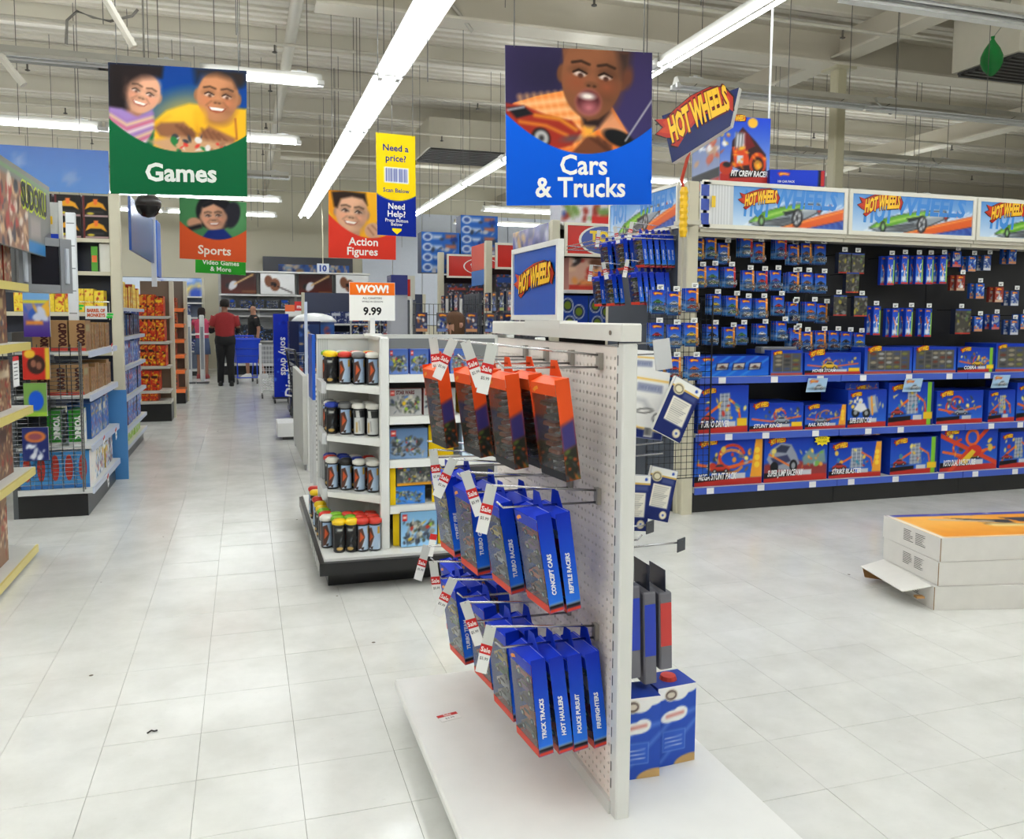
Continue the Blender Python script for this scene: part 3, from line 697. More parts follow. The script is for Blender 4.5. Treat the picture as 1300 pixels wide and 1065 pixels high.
for k, ((x, wd), nm) in enumerate(zip(BAYS, bayname)):
    z0, z1 = 2.075, 2.415
    t = thing('header_sign', f'printed header sign with green race car over the bay {nm}', 'sign', (x+wd/2,WY-.012,z0), 0, 'toy car header signs')
    f = MB(); W_, H_ = wd-.012, z1-z0
    f.frame(W_, H_, .03, .012, (224,221,208))
    f.build('frame', PLAST, t)
    p = MB(); xl = -W_/2+.03; sil = .22 if k == 0 else 0
    if sil:
        p.quad((xl,-.004,.03),(xl+sil+.06,-.004,.03),(xl+sil+.06,-.004,H_-.03),(xl,-.004,H_-.03),(206,208,210))
        for q in range(8): p.quad((xl+.012+q*.024,-.0046,.03),(xl+.02+q*.024,-.0046,.03),(xl+.02+q*.024,-.0046,H_-.03),(xl+.012+q*.024,-.0046,H_-.03),(226,228,230))
    pw = W_-.06-sil
    p.art((xl+sil,-.005,H_-.03), (pw,0,0), (0,0,-(H_-.06)), hw_art(pw,H_-.06,sil))
    p.box((xl,-.0035,.031),(W_/2-.031,.006,H_-.031),(225,225,225))
    p.build('printed_panel', SHEET, t)
    l = MB()
    l.text((xl+sil+pw*.09,-.0062,H_*.32), UX, UZ, 'HOT', .17, (70,140,215), 0, 'l', .05, .15, pw*.25)
    l.text((xl+sil+pw*.36,-.0062,H_*.52), UX, UZ, 'WHEELS', .135, (66,136,214), 0, 'l', .04, .15, pw*.58)
    flame_logo(l, (xl+sil+pw*.04,-.0068,H_*.47), UX, UZ, V3(0,-1,0), pw*.36)
    l.build('lettering', SHEET, t)
# small blue aisle tags on the pillar side
t = thing('aisle_marker', 'white aisle marker with three blue tags and yellow tab on the pillar', 'sign', (3.1,5.33,2.06))
MB().box((-.0,-.004,.02),(.085,.0,.34),(226,226,222)).build('backing', PLAST, t)
tg = MB()
for q in range(3): tg.box((.008,-.007,.04+q*.1),(.072,-.004,.12+q*.1),(48,74,170))
tg.box((.08,-.03,.16),(.11,-.026,.24),(240,200,40)); tg.build('tag', PLAST, t)

# ---- carded cars
CARCOL = [('green',(70,130,60)), ('red',(190,40,36)), ('orange',(226,110,40)), ('yellow',(236,200,50)), ('silver',(176,180,184)), ('dark blue',(40,50,110)), ('black',(36,36,40)), ('white',(226,228,230)), ('purple',(110,60,140)), ('brown',(130,80,50))]
def minicar(col, L=.07):
    mb = MB(); dk = tuple(c*.6 for c in col); w_ = L*.42; y0, y1 = -w_, 0
    side = [(-.5,.06),(-.5,.17),(-.34,.22),(-.2,.36),(.1,.37),(.24,.23),(.46,.17),(.5,.06)]
    mb.prism([(p[0]*L,p[1]*L) for p in side], 'y', y0, y1, col)
    mb.prism([(p[0]*L,p[1]*L) for p in [(-.24,.23),(-.17,.335),(.08,.345),(.18,.24)]], 'y', y0-.0006, y1, (40,48,60))
    for a in (-.3,.3):
        V = [(a*L+.1*L*math.cos(q*math.pi/4), y0-.002, .1*L+.1*L*math.sin(q*math.pi/4)) for q in range(8)]
        mb.add(V+[(v_[0],y0+.01,v_[2]) for v_ in V], [tuple(reversed(range(8)))]+[(q,(q+1)%8,8+(q+1)%8,8+q) for q in range(8)], (24,24,26))
        V = [(a*L+.055*L*math.cos(q*math.pi/3), y0-.0026, .1*L+.055*L*math.sin(q*math.pi/3)) for q in range(6)]
        mb.add(V, [tuple(reversed(range(6)))], (190,190,194))
    return mb
CAR_ME = {n: minicar(c).mesh('toy_car', PLAST) for n, c in CARCOL}
CW, CH = .098, .155
def card_art(cname, col, stripe, seed):
    A = Art(100, 158, 26, (24,64,190)); A.grad((20,60,190),(90,170,236))
    A.swoosh(12,12,74); A.car(52,84,66,col)
    A.ell(50,118,46,9,(210,228,244),0,4)
    if stripe: A.rect(82,0,100,158,stripe); A.line([(82,30),(100,36)],4,(255,240,200))
    A.rect(0,150,100,158,(30,40,110))
    return A
_cm = {}
def card_mesh(i, stripe):
    k = (i, stripe)
    if k not in _cm:
        n, c = CARCOL[i]; mb = MB()
        A = card_art(n, c, {'o': (238,150,50), 'r': (206,50,44), None: None}[stripe], i)
        mb.art((-CW/2,-.0008,0), (CW,0,0), (0,0,-CH), A)
        mb.box((-CW/2,0,-CH),(CW/2,.0012,0),(214,216,220))
        _cm[k] = mb.mesh('carded_toy_car', CARD)
    return _cm[k]
bl = MB()
b0 = [(-.043,0,-.143),(.043,0,-.143),(.043,0,-.092),(-.043,0,-.092)]; b1 = [(-.039,-.034,-.139),(.039,-.034,-.139),(.039,-.034,-.098),(-.039,-.034,-.098)]
bl.add(b0+b1, [(4,5,6,7),(0,1,5,4),(1,2,6,5),(2,3,7,6),(3,0,4,7)], WHITE)
BLISTER = bl.mesh('blister', CLEAR)
HOOK = MB().tube([(0,.23,0),(0,-.02,0),(0,-.035,.012)], .0025, 5, (60,60,64)).mesh('peg_hook', CHROME)
tg = MB().box((-.024,-.003,-.015),(.024,0,.018),(232,233,230)); tg.quad((-.016,-.0034,.003),(.016,-.0034,.003),(.016,-.0034,.007),(-.016,-.0034,.007),(90,92,100)); tg.quad((-.016,-.0034,-.008),(.006,-.0034,-.008),(.006,-.0034,-.001),(-.016,-.0034,-.001),(60,62,70))
HTAG = tg.mesh('price_tag', PLAST)
def carded(cx_, ztop, Y, i, stripe, label, group, rz=0, sc_=1.0, hook=True, hlabel=None, tagoff=0.0, tilt=0, where=''):
    o = put('carded_toy_car', card_mesh(i, stripe), label, 'toy', (cx_,Y,ztop), 0, group, rot=(rad(R.uniform(-3,1)), rad(tilt), rz+rad(R.uniform(-5,5))), scale=(sc_,)*3)
    part('toy_car', CAR_ME[CARCOL[i][0]], o, (0,-.002,-.134)); part('blister', BLISTER, o)
    if hook:
        for q in (1,2):
            if q == 1 or R.random() < .6: put('carded_toy_car', card_mesh((i+q*3)%len(CARCOL), stripe), f'blue carded toy car, {["","directly","two places"][q]} behind the {where} card', 'toy', (cx_+.009*q,Y+.045*q,ztop+.001*q), 0, group, rot=(0,0,rad(R.uniform(-4,4))))
        h = put('peg_hook', HOOK, hlabel, 'hook', (cx_,Y-.0,ztop-.012*sc_), rz, group.replace('carded cars','hooks'))
        part('price_tag', HTAG, h, (tagoff,-.035,.03))
    return o
g6 = lambda c: (740+c[0]*.2154, 270+c[1]*.2154); g7 = lambda c: (1000+c[0]*.2308, 270+c[1]*.2308)
rows = {'top':    [(g6, [(682,155,'o'),(756,150,'o'),(831,180,'o'),(967,140,'r'),(1040,175,'o'),(1170,155,'r'),(1243,190,'o')]), (g7, [(32,175,None),(103,170,'o'),(180,175,None)])],
        'second': [(g6, [(694,320,'o'),(764,315,None),(868,320,'r'),(976,340,'o'),(1056,345,'r'),(1137,340,None),(1245,350,'o')]), (g7, [(32,330,'o'),(107,330,None),(182,335,None)])],
        'third':  [(g6, [(782,480,None),(880,490,'o'),(961,505,None),(1055,505,'o'),(1155,490,None),(1240,535,None)]), (g7, [(30,490,None),(127,490,None),(192,500,'o')])],
        'fourth': [(g6, [(762,660,None),(864,675,'o'),(935,660,None),(1055,655,None),(1170,640,None),(1257,680,'o')]), (g7, [(42,645,'o'),(106,655,'o'),(182,650,'o'),(252,650,None),(322,655,None),(397,660,None)])]}
YC = 5.56
cyc = 0
for rn, sets in rows.items():
    n = 0
    for g, lst in sets:
        for (cx_, cy_, st_) in lst:
            X_, _, Z_ = at(*g((cx_, cy_)), Y=YC); i = (cyc*7+3) % len(CARCOL); cyc += 1
            carded(X_, Z_, YC, i, st_, f'blue carded {CARCOL[i][0]} toy car, {ORD[n]} from the pillar in the {rn} hook row', f'carded cars on the {rn} hook row',
                   where=f'{ORD[n]} {rn} row', hlabel=f'peg hook with white tag, {ORD[n]} from the pillar in the {rn} row', tagoff=R.uniform(-.02,.02)); n += 1
# ---- tall and small packs on the right half of the wall
def tallpack_mesh(i):
    A = Art(60, 190, 18, (26,70,196)); A.grad((22,60,190),(80,150,230)); A.swoosh(6,10,40); A.rect(49,0,60,190,(150,196,60)); A.rect(49,0,60,26,(30,70,180))
    A.line([(12,60),(30,110),(22,170)], 9, (232,120,50)); A.line([(40,60),(26,120),(40,165)], 6, (235,236,238)); A.blobs(10,[(236,236,238),(232,120,50),(60,90,180)],7,i,(6,50,46,175)); A.rect(0,178,60,190,(200,44,40)); A.rect(6,140,40,168,(222,228,236),4)
    mb = MB(); mb.art((-.035,-.031,0),(.07,0,0),(0,0,-.23),A); mb.box((-.035,-.03,-.23),(.035,0,0),(28,62,180)); return mb.mesh('tall_track_pack', CARD)
TALL = [tallpack_mesh(i) for i in range(3)]
def graypack_mesh(seed, w_=.12, h_=.16):
    A = Art(100, 100*h_/w_, 22, (74,72,66)); A.blobs(30,[(110,106,90),(60,60,62),(150,140,60),(46,46,50),(120,120,120),(90,110,70)],12,seed); A.rect(0,0,100,8,(40,70,170)); A.rect(0,100*h_/w_-8,100,100*h_/w_,(190,50,44))
    mb = MB(); mb.art((-w_/2,-.041,0),(w_,0,0),(0,0,-h_),A); mb.box((-w_/2,-.04,-h_),(w_/2,0,0),(40,44,60)); return mb.mesh('multi_car_pack', SHEET)
GRAY = [graypack_mesh(i) for i in range(4)]
def smallpack_mesh(bg, ac, seed):
    A = Art(80, 120, 20, bg); A.swoosh(10,8,56); A.blobs(14,[ac,(230,230,232),(40,60,140),(150,160,170)],14,seed,(8,34,72,96)); A.rect(0,100,80,120,tuple(int(c*.7+60) for c in ac))
    mb = MB(); mb.art((-.042,-.026,0),(.084,0,0),(0,0,-.126),A); mb.box((-.042,-.025,-.126),(.042,0,0),tuple(c*.8 for c in bg)); return mb.mesh('small_toy_pack', CARD)
SMALL = [smallpack_mesh((40,80,170),(190,60,50),1), smallpack_mesh((44,96,190),(220,120,50),2), smallpack_mesh((150,60,50),(200,160,120),3), smallpack_mesh((60,90,150),(210,210,214),4)]
def wallpack(name, me, g, cx_, cy_, label, group, tag=True, sc_=1.0, Y=5.52):
    X_, _, Z_ = at(*g((cx_, cy_)), Y=Y)
    if name != 'multi_car_pack': put(name, me, label.split(',')[0]+f' directly behind the {label.split(", ")[1]}', 'toy', (X_-.012,Y+.055,Z_+.002), rad(R.uniform(-4,4)), group, scale=(sc_,)*3)
    put(name, me, label, 'toy', (X_,Y,Z_), rad(R.uniform(-4,4)), group, scale=(sc_,)*3)
    h = put('peg_hook', HOOK, 'peg hook of the '+label, 'hook', (X_,Y,Z_-.008), 0, 'hooks for '+group)
    part('price_tag', HTAG, h, (R.uniform(-.015,.015),-.036,.032))
for k, (x, y) in enumerate([(555,240),(632,235),(712,237),(770,238),(845,236)]): wallpack('tall_track_pack', TALL[k%3], g7, x, y, f'tall blue lime striped pack, {ORD[k]} of upper tall row', 'upper row of tall packs')
for k, (x, y) in enumerate([(478,515),(580,528),(655,525),(760,528)]): wallpack('tall_track_pack', TALL[(k+1)%3], g7, x, y, f'tall blue lime striped pack, {ORD[k]} of lower tall row', 'lower row of tall packs')
for k, (x, y) in enumerate([(295,222),(370,226),(272,455),(385,460),(340,330),(940,530)]): wallpack('multi_car_pack', GRAY[k%4], g7, x, y, f'grey multi car pack, {ORD[k]} of the scattered grey packs', 'grey packs on the wall', sc_=1 if k < 5 else 1.3)
for k, (x, y, q) in enumerate([(920,215,0),(1002,240,1),(1085,235,3),(1225,200,1),(940,345,2),(1047,390,1),(1152,410,2),(1237,430,3),(1037,570,1),(1132,560,0),(1235,590,3),(1290,560,1)]):
    wallpack('small_toy_pack', SMALL[q], g7, x, y, f'small carded toy pack, {ORD[k]} past the tall packs', 'small packs at the far bay')

# ---- boxed sets on the shelves: (crop map, x0,x1,y0,y1, kind)
g8 = lambda c: (860+c[0]*.2066, 430+c[1]*.2066); g9 = lambda c: (1070+c[0]*.2066, 430+c[1]*.2066)
BLUE = (24,62,176)
def setart(w, h, seed, kind):
    A = Art(w, h, max(20, int(w/.0065)), BLUE); r = random.Random(seed); A.grad((20,52,170),(44,110,214)) 
    if kind == 'grid':                           # rows of small cars behind a window
        A.rect(w*.06,h*.12,w*.95,h*.86,(86,84,80)); nx_, ny_ = max(3,int(w/.085)), 4
        for a in range(nx_):
            for b_ in range(ny_): A.ell(w*(.1+.82*(a+.5)/nx_), h*(.16+.66*(b_+.5)/ny_), w*.3/nx_, h*.05, r.choice([(150,140,120),(110,60,50),(70,80,110),(160,160,160),(120,120,60),(60,60,64)]))
            A.line([(w*(.1+.82*a/nx_),h*.12),(w*(.1+.82*a/nx_),h*.86)],w*.004,(130,130,134))
        A.rect(0,h*.9,w,h,(188,84,66)); return A
    if kind == 'track':
        A.grad((20,70,190),(30,110,220))
        for q in range(5): A.line([(w*(.2*q-.2),h),(w*(.2*q+.25),0)],h*.06,(60,150,230),3)
        for q in range(3): A.poly([(w*(.26+.23*q),h*.35),(w*(.44+.23*q),h*.32),(w*(.42+.23*q),h*.68),(w*(.24+.23*q),h*.72)],(24,30,90)); A.poly([(w*(.275+.23*q),h*.39),(w*(.425+.23*q),h*.36),(w*(.405+.23*q),h*.65),(w*(.26+.23*q),h*.68)],(196,188,180)); A.car(w*(.345+.23*q),h*.58,w*.09,(120,70,60))
        A.swoosh(w*.06,h*.06,w*.16); return A
    # stunt set scenes: loops, big car, tower, motorcycle
    if 'B' in kind:
        A.poly([(0,h*.62),(w*.3,h*.5),(w,h*.66),(w,h),(0,h)],(150,60,60),4); A.poly([(w*.6,h*.5),(w*.72,h*.3),(w*.8,h*.44),(w*.95,h*.34),(w*.98,h*.62),(w*.62,h*.66)],(120,150,150),3); A.blobs(14,[(120,180,90),(230,160,70),(180,190,200),(220,110,50)],h*.05,seed,(w*.6,h*.35,w*.98,h*.7))
        A.poly([(w*.04,h*.5),(w*.1,h*.3),(w*.26,h*.16),(w*.42,h*.2),(w*.5,h*.4),(w*.56,h*.62),(w*.44,h*.76),(w*.14,h*.72)],(150,156,172),2); A.poly([(w*.12,h*.34),(w*.26,h*.2),(w*.4,h*.24),(w*.34,h*.38)],(50,56,80),2); A.poly([(w*.1,h*.48),(w*.36,h*.42),(w*.42,h*.56),(w*.18,h*.66)],(60,64,100),2); A.line([(w*.08,h*.4),(w*.4,h*.66)],h*.04,(230,120,50)); A.ell(w*.16,h*.68,h*.1,h*.12,(30,30,34)); A.ell(w*.46,h*.66,h*.1,h*.13,(30,30,34)); A.ell(w*.46,h*.66,h*.05,h*.07,(150,154,160))
    elif 'T' in kind:
        A.poly([(w*.42,h*.18),(w*.62,h*.16),(w*.66,h*.72),(w*.4,h*.74)],(150,158,172),2)
        for q in range(5): A.line([(w*.42,h*(.24+q*.1)),(w*.64,h*(.23+q*.1))],h*.02,(90,100,124)); 
        for q in range(3): A.line([(w*(.44+q*.08),h*.18),(w*(.44+q*.08),h*.72)],h*.018,(196,204,214))
        A.line([(w*.62,h*.3),(w*.8,h*.46),(w*.84,h*.72)],h*.05,(226,104,46)); A.line([(w*.42,h*.42),(w*.2,h*.6),(w*.08,h*.78)],h*.06,(226,104,46)); A.blobs(12,[(230,190,70),(200,60,50),(110,130,170),(60,140,170)],h*.05,seed,(w*.15,h*.4,w*.85,h*.74)); A.car(w*.2,h*.72,w*.26,(190,60,50))
    elif 'M' in kind:
        A.poly([(w*.5,h*.2),(w*.7,h*.14),(w*.78,h*.6),(w*.56,h*.66)],(170,176,184),3); A.line([(w*.6,h*.2),(w*.64,h*.66)],h*.06,(236,160,60)); A.line([(w*.74,h*.2),(w*.8,h*.5)],h*.04,(120,130,160))
        A.ell(w*.2,h*.6,h*.13,h*.13,(30,32,36)); A.ell(w*.48,h*.62,h*.13,h*.13,(30,32,36)); A.poly([(w*.14,h*.52),(w*.26,h*.34),(w*.42,h*.36),(w*.5,h*.52),(w*.34,h*.6)],(226,228,232),2); A.ell(w*.32,h*.3,h*.07,h*.08,(220,222,228)); A.ell(w*.2,h*.6,h*.06,h*.06,(150,154,160)); A.ell(w*.48,h*.62,h*.06,h*.06,(150,154,160)); A.blobs(6,[(240,230,200),(220,190,80)],h*.05,seed,(w*.05,h*.2,w*.25,h*.4))
    else:
        for q in range(2):
            x, y, rr = r.uniform(.3,.75)*w, r.uniform(.35,.55)*h, r.uniform(.14,.24)*h
            th = np.linspace(r.uniform(0,2),r.uniform(4,6.5),14); A.line([(x+rr*1.25*math.cos(a),y+rr*math.sin(a)) for a in th], h*.06, r.choice([(228,100,44),(206,66,40),(200,130,80)]))
        A.line([(w*.05,h*.55),(w*.4,h*.66),(w*.95,h*.5)],h*.06,(228,104,46))
        A.blobs(20,[(160,166,176),(230,150,60),(90,100,120),(220,190,80),(60,70,90),(196,60,44),(120,90,70)],h*.065,seed,(w*.2,h*.22,w*.9,h*.7))
        A.car(w*r.uniform(.3,.6),h*.7,w*.28,r.choice([(150,160,175),(120,180,60),(200,60,44),(236,190,50)]))
    A.blobs(5,[(236,220,120),(236,200,80)],h*.05,seed+1,(w*.05,h*.2,w*.95,h*.5))
    A.rect(0,h*.86,w,h,(192,50,42)); A.poly([(0,h*.8),(w*.5,h*.77),(w*.5,h*.87),(0,h*.92)],(24,24,28)); A.rect(w*.55,h*.76,w*.75,h*.87,(200,204,210))
    if 'o' in kind: A.poly([(w*.9,0),(w,0),(w,h*.86),(w*.82,h*.86)],(240,164,50)); A.ell(w*.92,h*.3,w*.04,w*.04,(250,210,60)); A.ell(w*.92,h*.45,w*.04,w*.04,(250,210,60)); A.ell(w*.92,h*.6,w*.04,w*.04,(250,210,60))
    if 'g' in kind: A.rect(w*.86,0,w*.95,h,(130,196,50)); A.rect(w*.95,0,w,h,(20,40,120))
    if 'y' in kind: A.rect(w*.78,h*.7,w*.98,h*.86,(240,196,40))
    if 'r' in kind:
        for a in range(4): A.line([(w*.5,h*.52),(w*(.5+.6*math.cos(a*1.57+.6)),h*(.52+.6*math.sin(a*1.57+.6)))],h*.1,(214,70,40))
        A.ell(w*.55,h*.25,h*.2,h*.2,(228,100,44)); A.ell(w*.55,h*.25,h*.13,h*.13,(40,80,190)); A.ell(w*.6,h*.55,h*.2,h*.13,(206,52,40)); A.poly([(w*.35,h*.78),(w*.55,h*.52),(w*.62,h*.58),(w*.45,h*.86)],(232,196,50))
    return A
SETS = [  # shelf z, map, x0,x1,ytop, kind, title, word for label
 (1.005,g8,105,550,108,'track','', 'wide blue track box with three small pictures'), (1.005,g8,552,755,72,'grid','', 'grey windowed box of small cars'), (1.005,g8,760,1108,88,'y','HOVER STORM','blue stunt set box with red arch picture'),
 (1.005,g9,108,402,55,'grid','','first blue edged twenty car box'), (1.005,g9,405,670,50,'grid','','second blue edged twenty car box'), (1.005,g9,676,904,55,'gy','COBRA','orange dragon track box with lime stripe'), (1.005,g9,906,1096,30,'grid','','dark windowed car case box'), (1.005,g9,1100,1290,50,'y','','blue set box at the far end'),
 (.585,g8,117,430,287,'yT','TURBO DRIVER','tall blue box with orange ramp tower'), (.585,g8,433,768,397,'y','STUNT RINGS','low blue box with red looping track'), (.585,g8,772,1030,407,'o','RAIL RIDERS','low blue box with yellow end band'),
 (.585,g9,15,260,315,'M','SUPER STUNT CYCLE','blue box with white motorcycle'), (.585,g9,263,546,268,'gyT','','blue box with lime stripe and tower'), (.585,g9,560,848,320,'','','dark blue box with orange racer'), (.585,g9,876,1044,316,'T','','small box with garage picture'), (.585,g9,1048,1240,270,'','','blue box at the far end'),
 (.19,g8,102,526,590,'o','MEGA STUNT PACK','large box with orange loops'), (.19,g8,530,924,592,'B','SUPER JUMP RACEWAY','large box with silver racer'), (.19,g8,930,1255,636,'oT','STRIKE BLASTER','large box with yellow end band'),
 (.19,g9,290,584,606,'gyT','','large box with lime stripe'), (.19,g9,592,953,535,'r','ROTO DUAL RACE COURSE','large box with red starburst track'), (.19,g9,962,1180,572,'T','','large box with grey tower')]
shelfn = {1.005: 'upper', .585: 'middle', .19: 'bottom'}
for k, (z, g, x0, x1, yt, kind, title, words) in enumerate(SETS):
    yf = WY+.02
    A0 = at(*g((x0, 700)), Y=yf); B0 = at(*g((x1, 700)), Y=yf); tp = at(*g(((x0+x1)/2, yt)), Y=yf)
    w_, h_ = B0[0]-A0[0]-.012, tp[2]-z
    lim = {1.005: .5, .585: .39, .19: .365}[z]; h_ = min(h_, lim)
    ws = [(title, .34, .87, min(.055,h_*.13), (240,240,240), .03, .25, w_*.56)] if title else []
    mb = carton(w_, h_, .32, setart(w_, h_, k+1, kind), BLUE, words=ws, logo=(.05,.2,min(.16,w_*.3)) if kind != 'track' else None)
    if kind == 'grid': pass
    t = put('boxed_car_set', mb.mesh('boxed_car_set', CARD), f'{words} on the {shelfn[z]} blue edged shelf', 'toy box', ((A0[0]+B0[0])/2, yf, z+.0015), rad(R.uniform(-.8,.8)))
# flat boxes lying on top / behind
o = put('boxed_car_set', carton(.32,.09,.3,setart(.32,.09,77,''),BLUE,logo=(.3,.7,.1)).mesh('boxed_car_set',CARD), 'blue box lying flat over the white motorcycle box', 'toy box', (at(*g9((130,300)),Y=5.4)[0], 5.42, .585+.262), 0)
a = at(*g8((1000,600)), Y=5.37)
o = put('boxed_car_set', carton(.36,.045,.3,setart(.36,.045,78,'o'),BLUE,logo=(.5,.8,.1)).mesh('boxed_car_set',CARD), 'blue box lying flat over the strike blaster box', 'toy box', (at(*g8((1130,600)),Y=5.4)[0], 5.4, .19+.325), 0)
# yellow burst sticker and shelf talkers
b = MB(); pts = [((.075 if q%2 else .055)*math.cos(q*math.pi/10),(.05 if q%2 else .036)*math.sin(q*math.pi/10)) for q in range(20)]
p = at(*g8((890,620)), Y=5.355); b.prism([(p[0]+x_,p[2]+z_) for x_,z_ in pts], 'y', 5.352, 5.355, (246,220,40)); b.text((p[0],5.3515,p[2]+.005),UX,UZ,'TRACK',.018,(60,60,20)); b.text((p[0],5.3515,p[2]-.02),UX,UZ,'INCLUDED',.012,(60,60,20))
mark(b.build('burst_sticker', CARD, loc=p), 'yellow starburst sticker on the super jump box corner', 'sticker')
for k, (g, x, y) in enumerate([(g8,857,285),(g9,430,285),(g9,970,262)]):
    p = at(*g((x,y)), Y=5.33); A = Art(100,60,18,(170,205,235)); A.swoosh(8,6,46); A.car(62,44,50,(200,205,212))
    m_ = MB().box((-.088,0,-.055),(.088,.0015,.055),(230,232,235)); m_.art((-.088,-.0008,.055),(.176,0,0),(0,0,-.11),A)
    put('shelf_talker', m_.mesh('shelf_talker', SHEET), f'pale blue car print card hanging at the upper blue shelf edge, {ORD[k]} from the pillar', 'sign', p, 0, 'shelf talker cards', rot=(rad(14),0,0))
# clear blister of grey parts lying at the hooks
p = at(985,448,Y=5.5); m_ = MB().box((-.16,-.05,0),(.16,.05,.05),(120,122,126),0,.01)
mark(m_.build('clamshell_pack', SHEET, loc=(0,0,0)), 'grey clamshell pack lying above the wide blue track box', 'toy').location = p
# top stock: racer carton, blue box
w_, h_ = .40, .50
A = Art(100,125,46,(24,74,214)); A.grad((20,66,208),(170,196,236)); A.poly([(20,88),(24,44),(44,18),(72,44),(92,66),(94,96),(64,108)],(60,30,32)); A.poly([(24,56),(52,46),(60,86),(30,92)],(230,80,36)); A.poly([(40,24),(56,30),(70,52),(52,60)],(120,26,28)); A.rect(30,30,48,56,(214,216,220),3)
for q in range(3): A.line([(32+q*6,28),(30+q*6,60)],2,(90,90,96))
A.ell(76,84,17,21,(214,70,30)); A.ell(76,86,12,15,(60,26,20)); A.ell(76,86,7,9,(200,140,40)); A.rect(34,70,46,84,(222,228,240)); A.blobs(14,[(250,190,50),(250,140,30)],5,4,(24,56,90,90)); A.rect(0,104,100,125,(196,52,44)); A.poly([(20,100),(100,96),(100,106),(20,112)],(24,24,26)); A.ell(12,94,14,12,(206,66,40)); A.ell(14,88,8,5,(40,40,44)); A.ell(64,10,10,9,(250,190,50)); A.blobs(8,[(210,100,60),(230,190,80),(240,240,240)],5,8,(0,30,16,72))
RA = Art(60,125,24,(120,140,190)); RA.grad((90,110,170),(160,170,200)); RA.blobs(16,[(200,90,60),(230,230,236),(60,60,80),(190,150,120)],9,6,(6,30,54,80)); RA.rect(0,92,60,110,(24,24,28)); RA.rect(0,110,60,125,(196,52,44))
mb = carton(w_, h_, .5, A, (60,80,150), words=[('PIT CREW RACER',.6,.86,.04,(242,242,242),.04,.2,.3)], logo=(.1,.1,.16))
mb.art((-w_/2-.0008,.5,h_),(0,-.5,0),(0,0,-h_),RA)
p = at(942,226,Y=5.5)
put('ride_on_racer_carton', mb.mesh('ride_on_racer_carton',CARD), 'large blue carton with red racer standing on top behind the flag sign', 'toy box', (p[0]+.02,5.5,2.42), rad(-6))
A = Art(100,28,50,(24,60,200)); A.swoosh(14,4,22); A.rect(93,0,100,28,(190,50,44)); A.rect(88,0,93,28,(26,28,36))
mb = carton(.42,.12,.3,A,(22,50,160),words=[('100 CAR PACK',.3,.78,.016,(236,236,236),.02,0,.13)])
put('blue_toy_carton', mb.mesh('blue_toy_carton',CARD), 'flat blue carton with red end lying on the header of the car wall', 'toy box', (at(1010,230,Y=5.4)[0],5.38,2.418), rad(-14))
# white pole and black rod above
mark(MB().tube([(3.90,5.70,2.0705),at(981,10,Y=5.7)],.009,8,(232,232,230)).build('sign_pole',PLAST,loc=(3.90,5.7,2.0705)), 'thin white pole rising behind the flat blue carton', 'pole')

# ---- tilted flag sign on its red rod with yellow grip
t = thing('flag_sign', 'tilted dark blue flag sign with flame lettering on a red rod', 'sign', (2.9,5.2,2.0))
o3 = V3(2.9,5.2,2.0)
P_ = [V3(*at(*q, Y=5.05))-o3 for q in ((840,147),(938,111),(927,160),(853,207))]  # TL TR BR BL of the board
dep = V3(.06,.07,.0)
b = MB(); n = V3(-.2,-1,.1); n = n/np.linalg.norm(n)
b.add(P_+[q+V3(.055,.05,.004) for q in P_], [(3,2,1,0),(4,5,6,7),(0,1,5,4),(1,2,6,5),(2,3,7,6),(3,0,4,7)], (214,212,204)); b.build('sign_box', PLAST, t)
c = MB(); u = (P_[1]-P_[0]); v_ = (P_[0]-P_[3])
A = Art(100,60,40,(22,40,110)); A.blobs(24,[(16,30,90),(30,56,140)],14,2,None,6); A.line([(0,0),(100,0),(100,60),(0,60),(0,0)],5,(16,18,40))
c.add([P_[3]+(u*a/8)+(P_[0]-P_[3])*b_/5+ ((P_[2]-P_[3])-u)*(a/8)*(1-b_/5)+V3(0,-.002,0) for b_ in range(6) for a in range(9)], [(b_*9+a,b_*9+a+1,b_*9+a+10,b_*9+a+9) for b_ in range(5) for a in range(8)], (14,30,92)); c.build('panel_print', SHEET, t)
l = MB(); uu = u/np.linalg.norm(u); vv = V3(*[-uu[2],0,uu[0]]); vv = np.array([-uu[2]*.95,0,uu[0]]); vv /= np.linalg.norm(vv)
flame_logo(l, P_[3]*.62+P_[0]*.38+V3(-.055,-.004,-.03), uu, vv, V3(0,-1,0), np.linalg.norm(u)*1.02); l.build('lettering', SHEET, t)
bp = (P_[2]+P_[3])/2*.5+P_[3]*.5
MB().tube([bp+V3(.03,.02,.02), V3(-.02,0,.38), V3(0,0,.3)], .012, 8, (206,70,50)).build('rod', PLAST, t)
MB().box((.0,.0,.08),(.14,.135,.11),(200,196,180)).build('bracket', PAINT, t)
MB().lathe([(.022,-.01)]+[(.03 if q%2 else .024, .01+q*.022) for q in range(14)]+[(.02,.33)], (0,0,0), 12, (240,190,30)).build('grip', PLAST, t)

# ---- endcap of the toy car wall: header along the aisle, long packs, wire grid with cards
t = thing('header_sign', 'toy car header sign on the aisle end above the hanging long packs', 'sign', (3.0,6.05,2.08))
W_, H_ = 1.2, .33
f = MB().frame(W_,H_,.025,.012,(224,221,208),'x'); f.build('frame',PLAST,t)
p = MB(); p.art((-.006,W_/2-.025,H_-.025),(0,-(W_-.05),0),(0,0,-(H_-.05)),hw_art(1.15,.28,0)); p.box((-.005,-W_/2+.02,.02),(.008,W_/2-.02,H_-.02),(220,220,220)); p.build('printed_panel',SHEET,t)
l = MB(); l.text((-.0075,.02,H_*.5),V3(0,-1,0),UZ,'WHEELS',.13,(66,136,214),0,'l',.04,.15,.56); l.text((-.0075,.52,H_*.45),V3(0,-1,0),UZ,'HOT',.16,(70,140,215),0,'l',.05,.15,.3); l.build('lettering',SHEET,t)
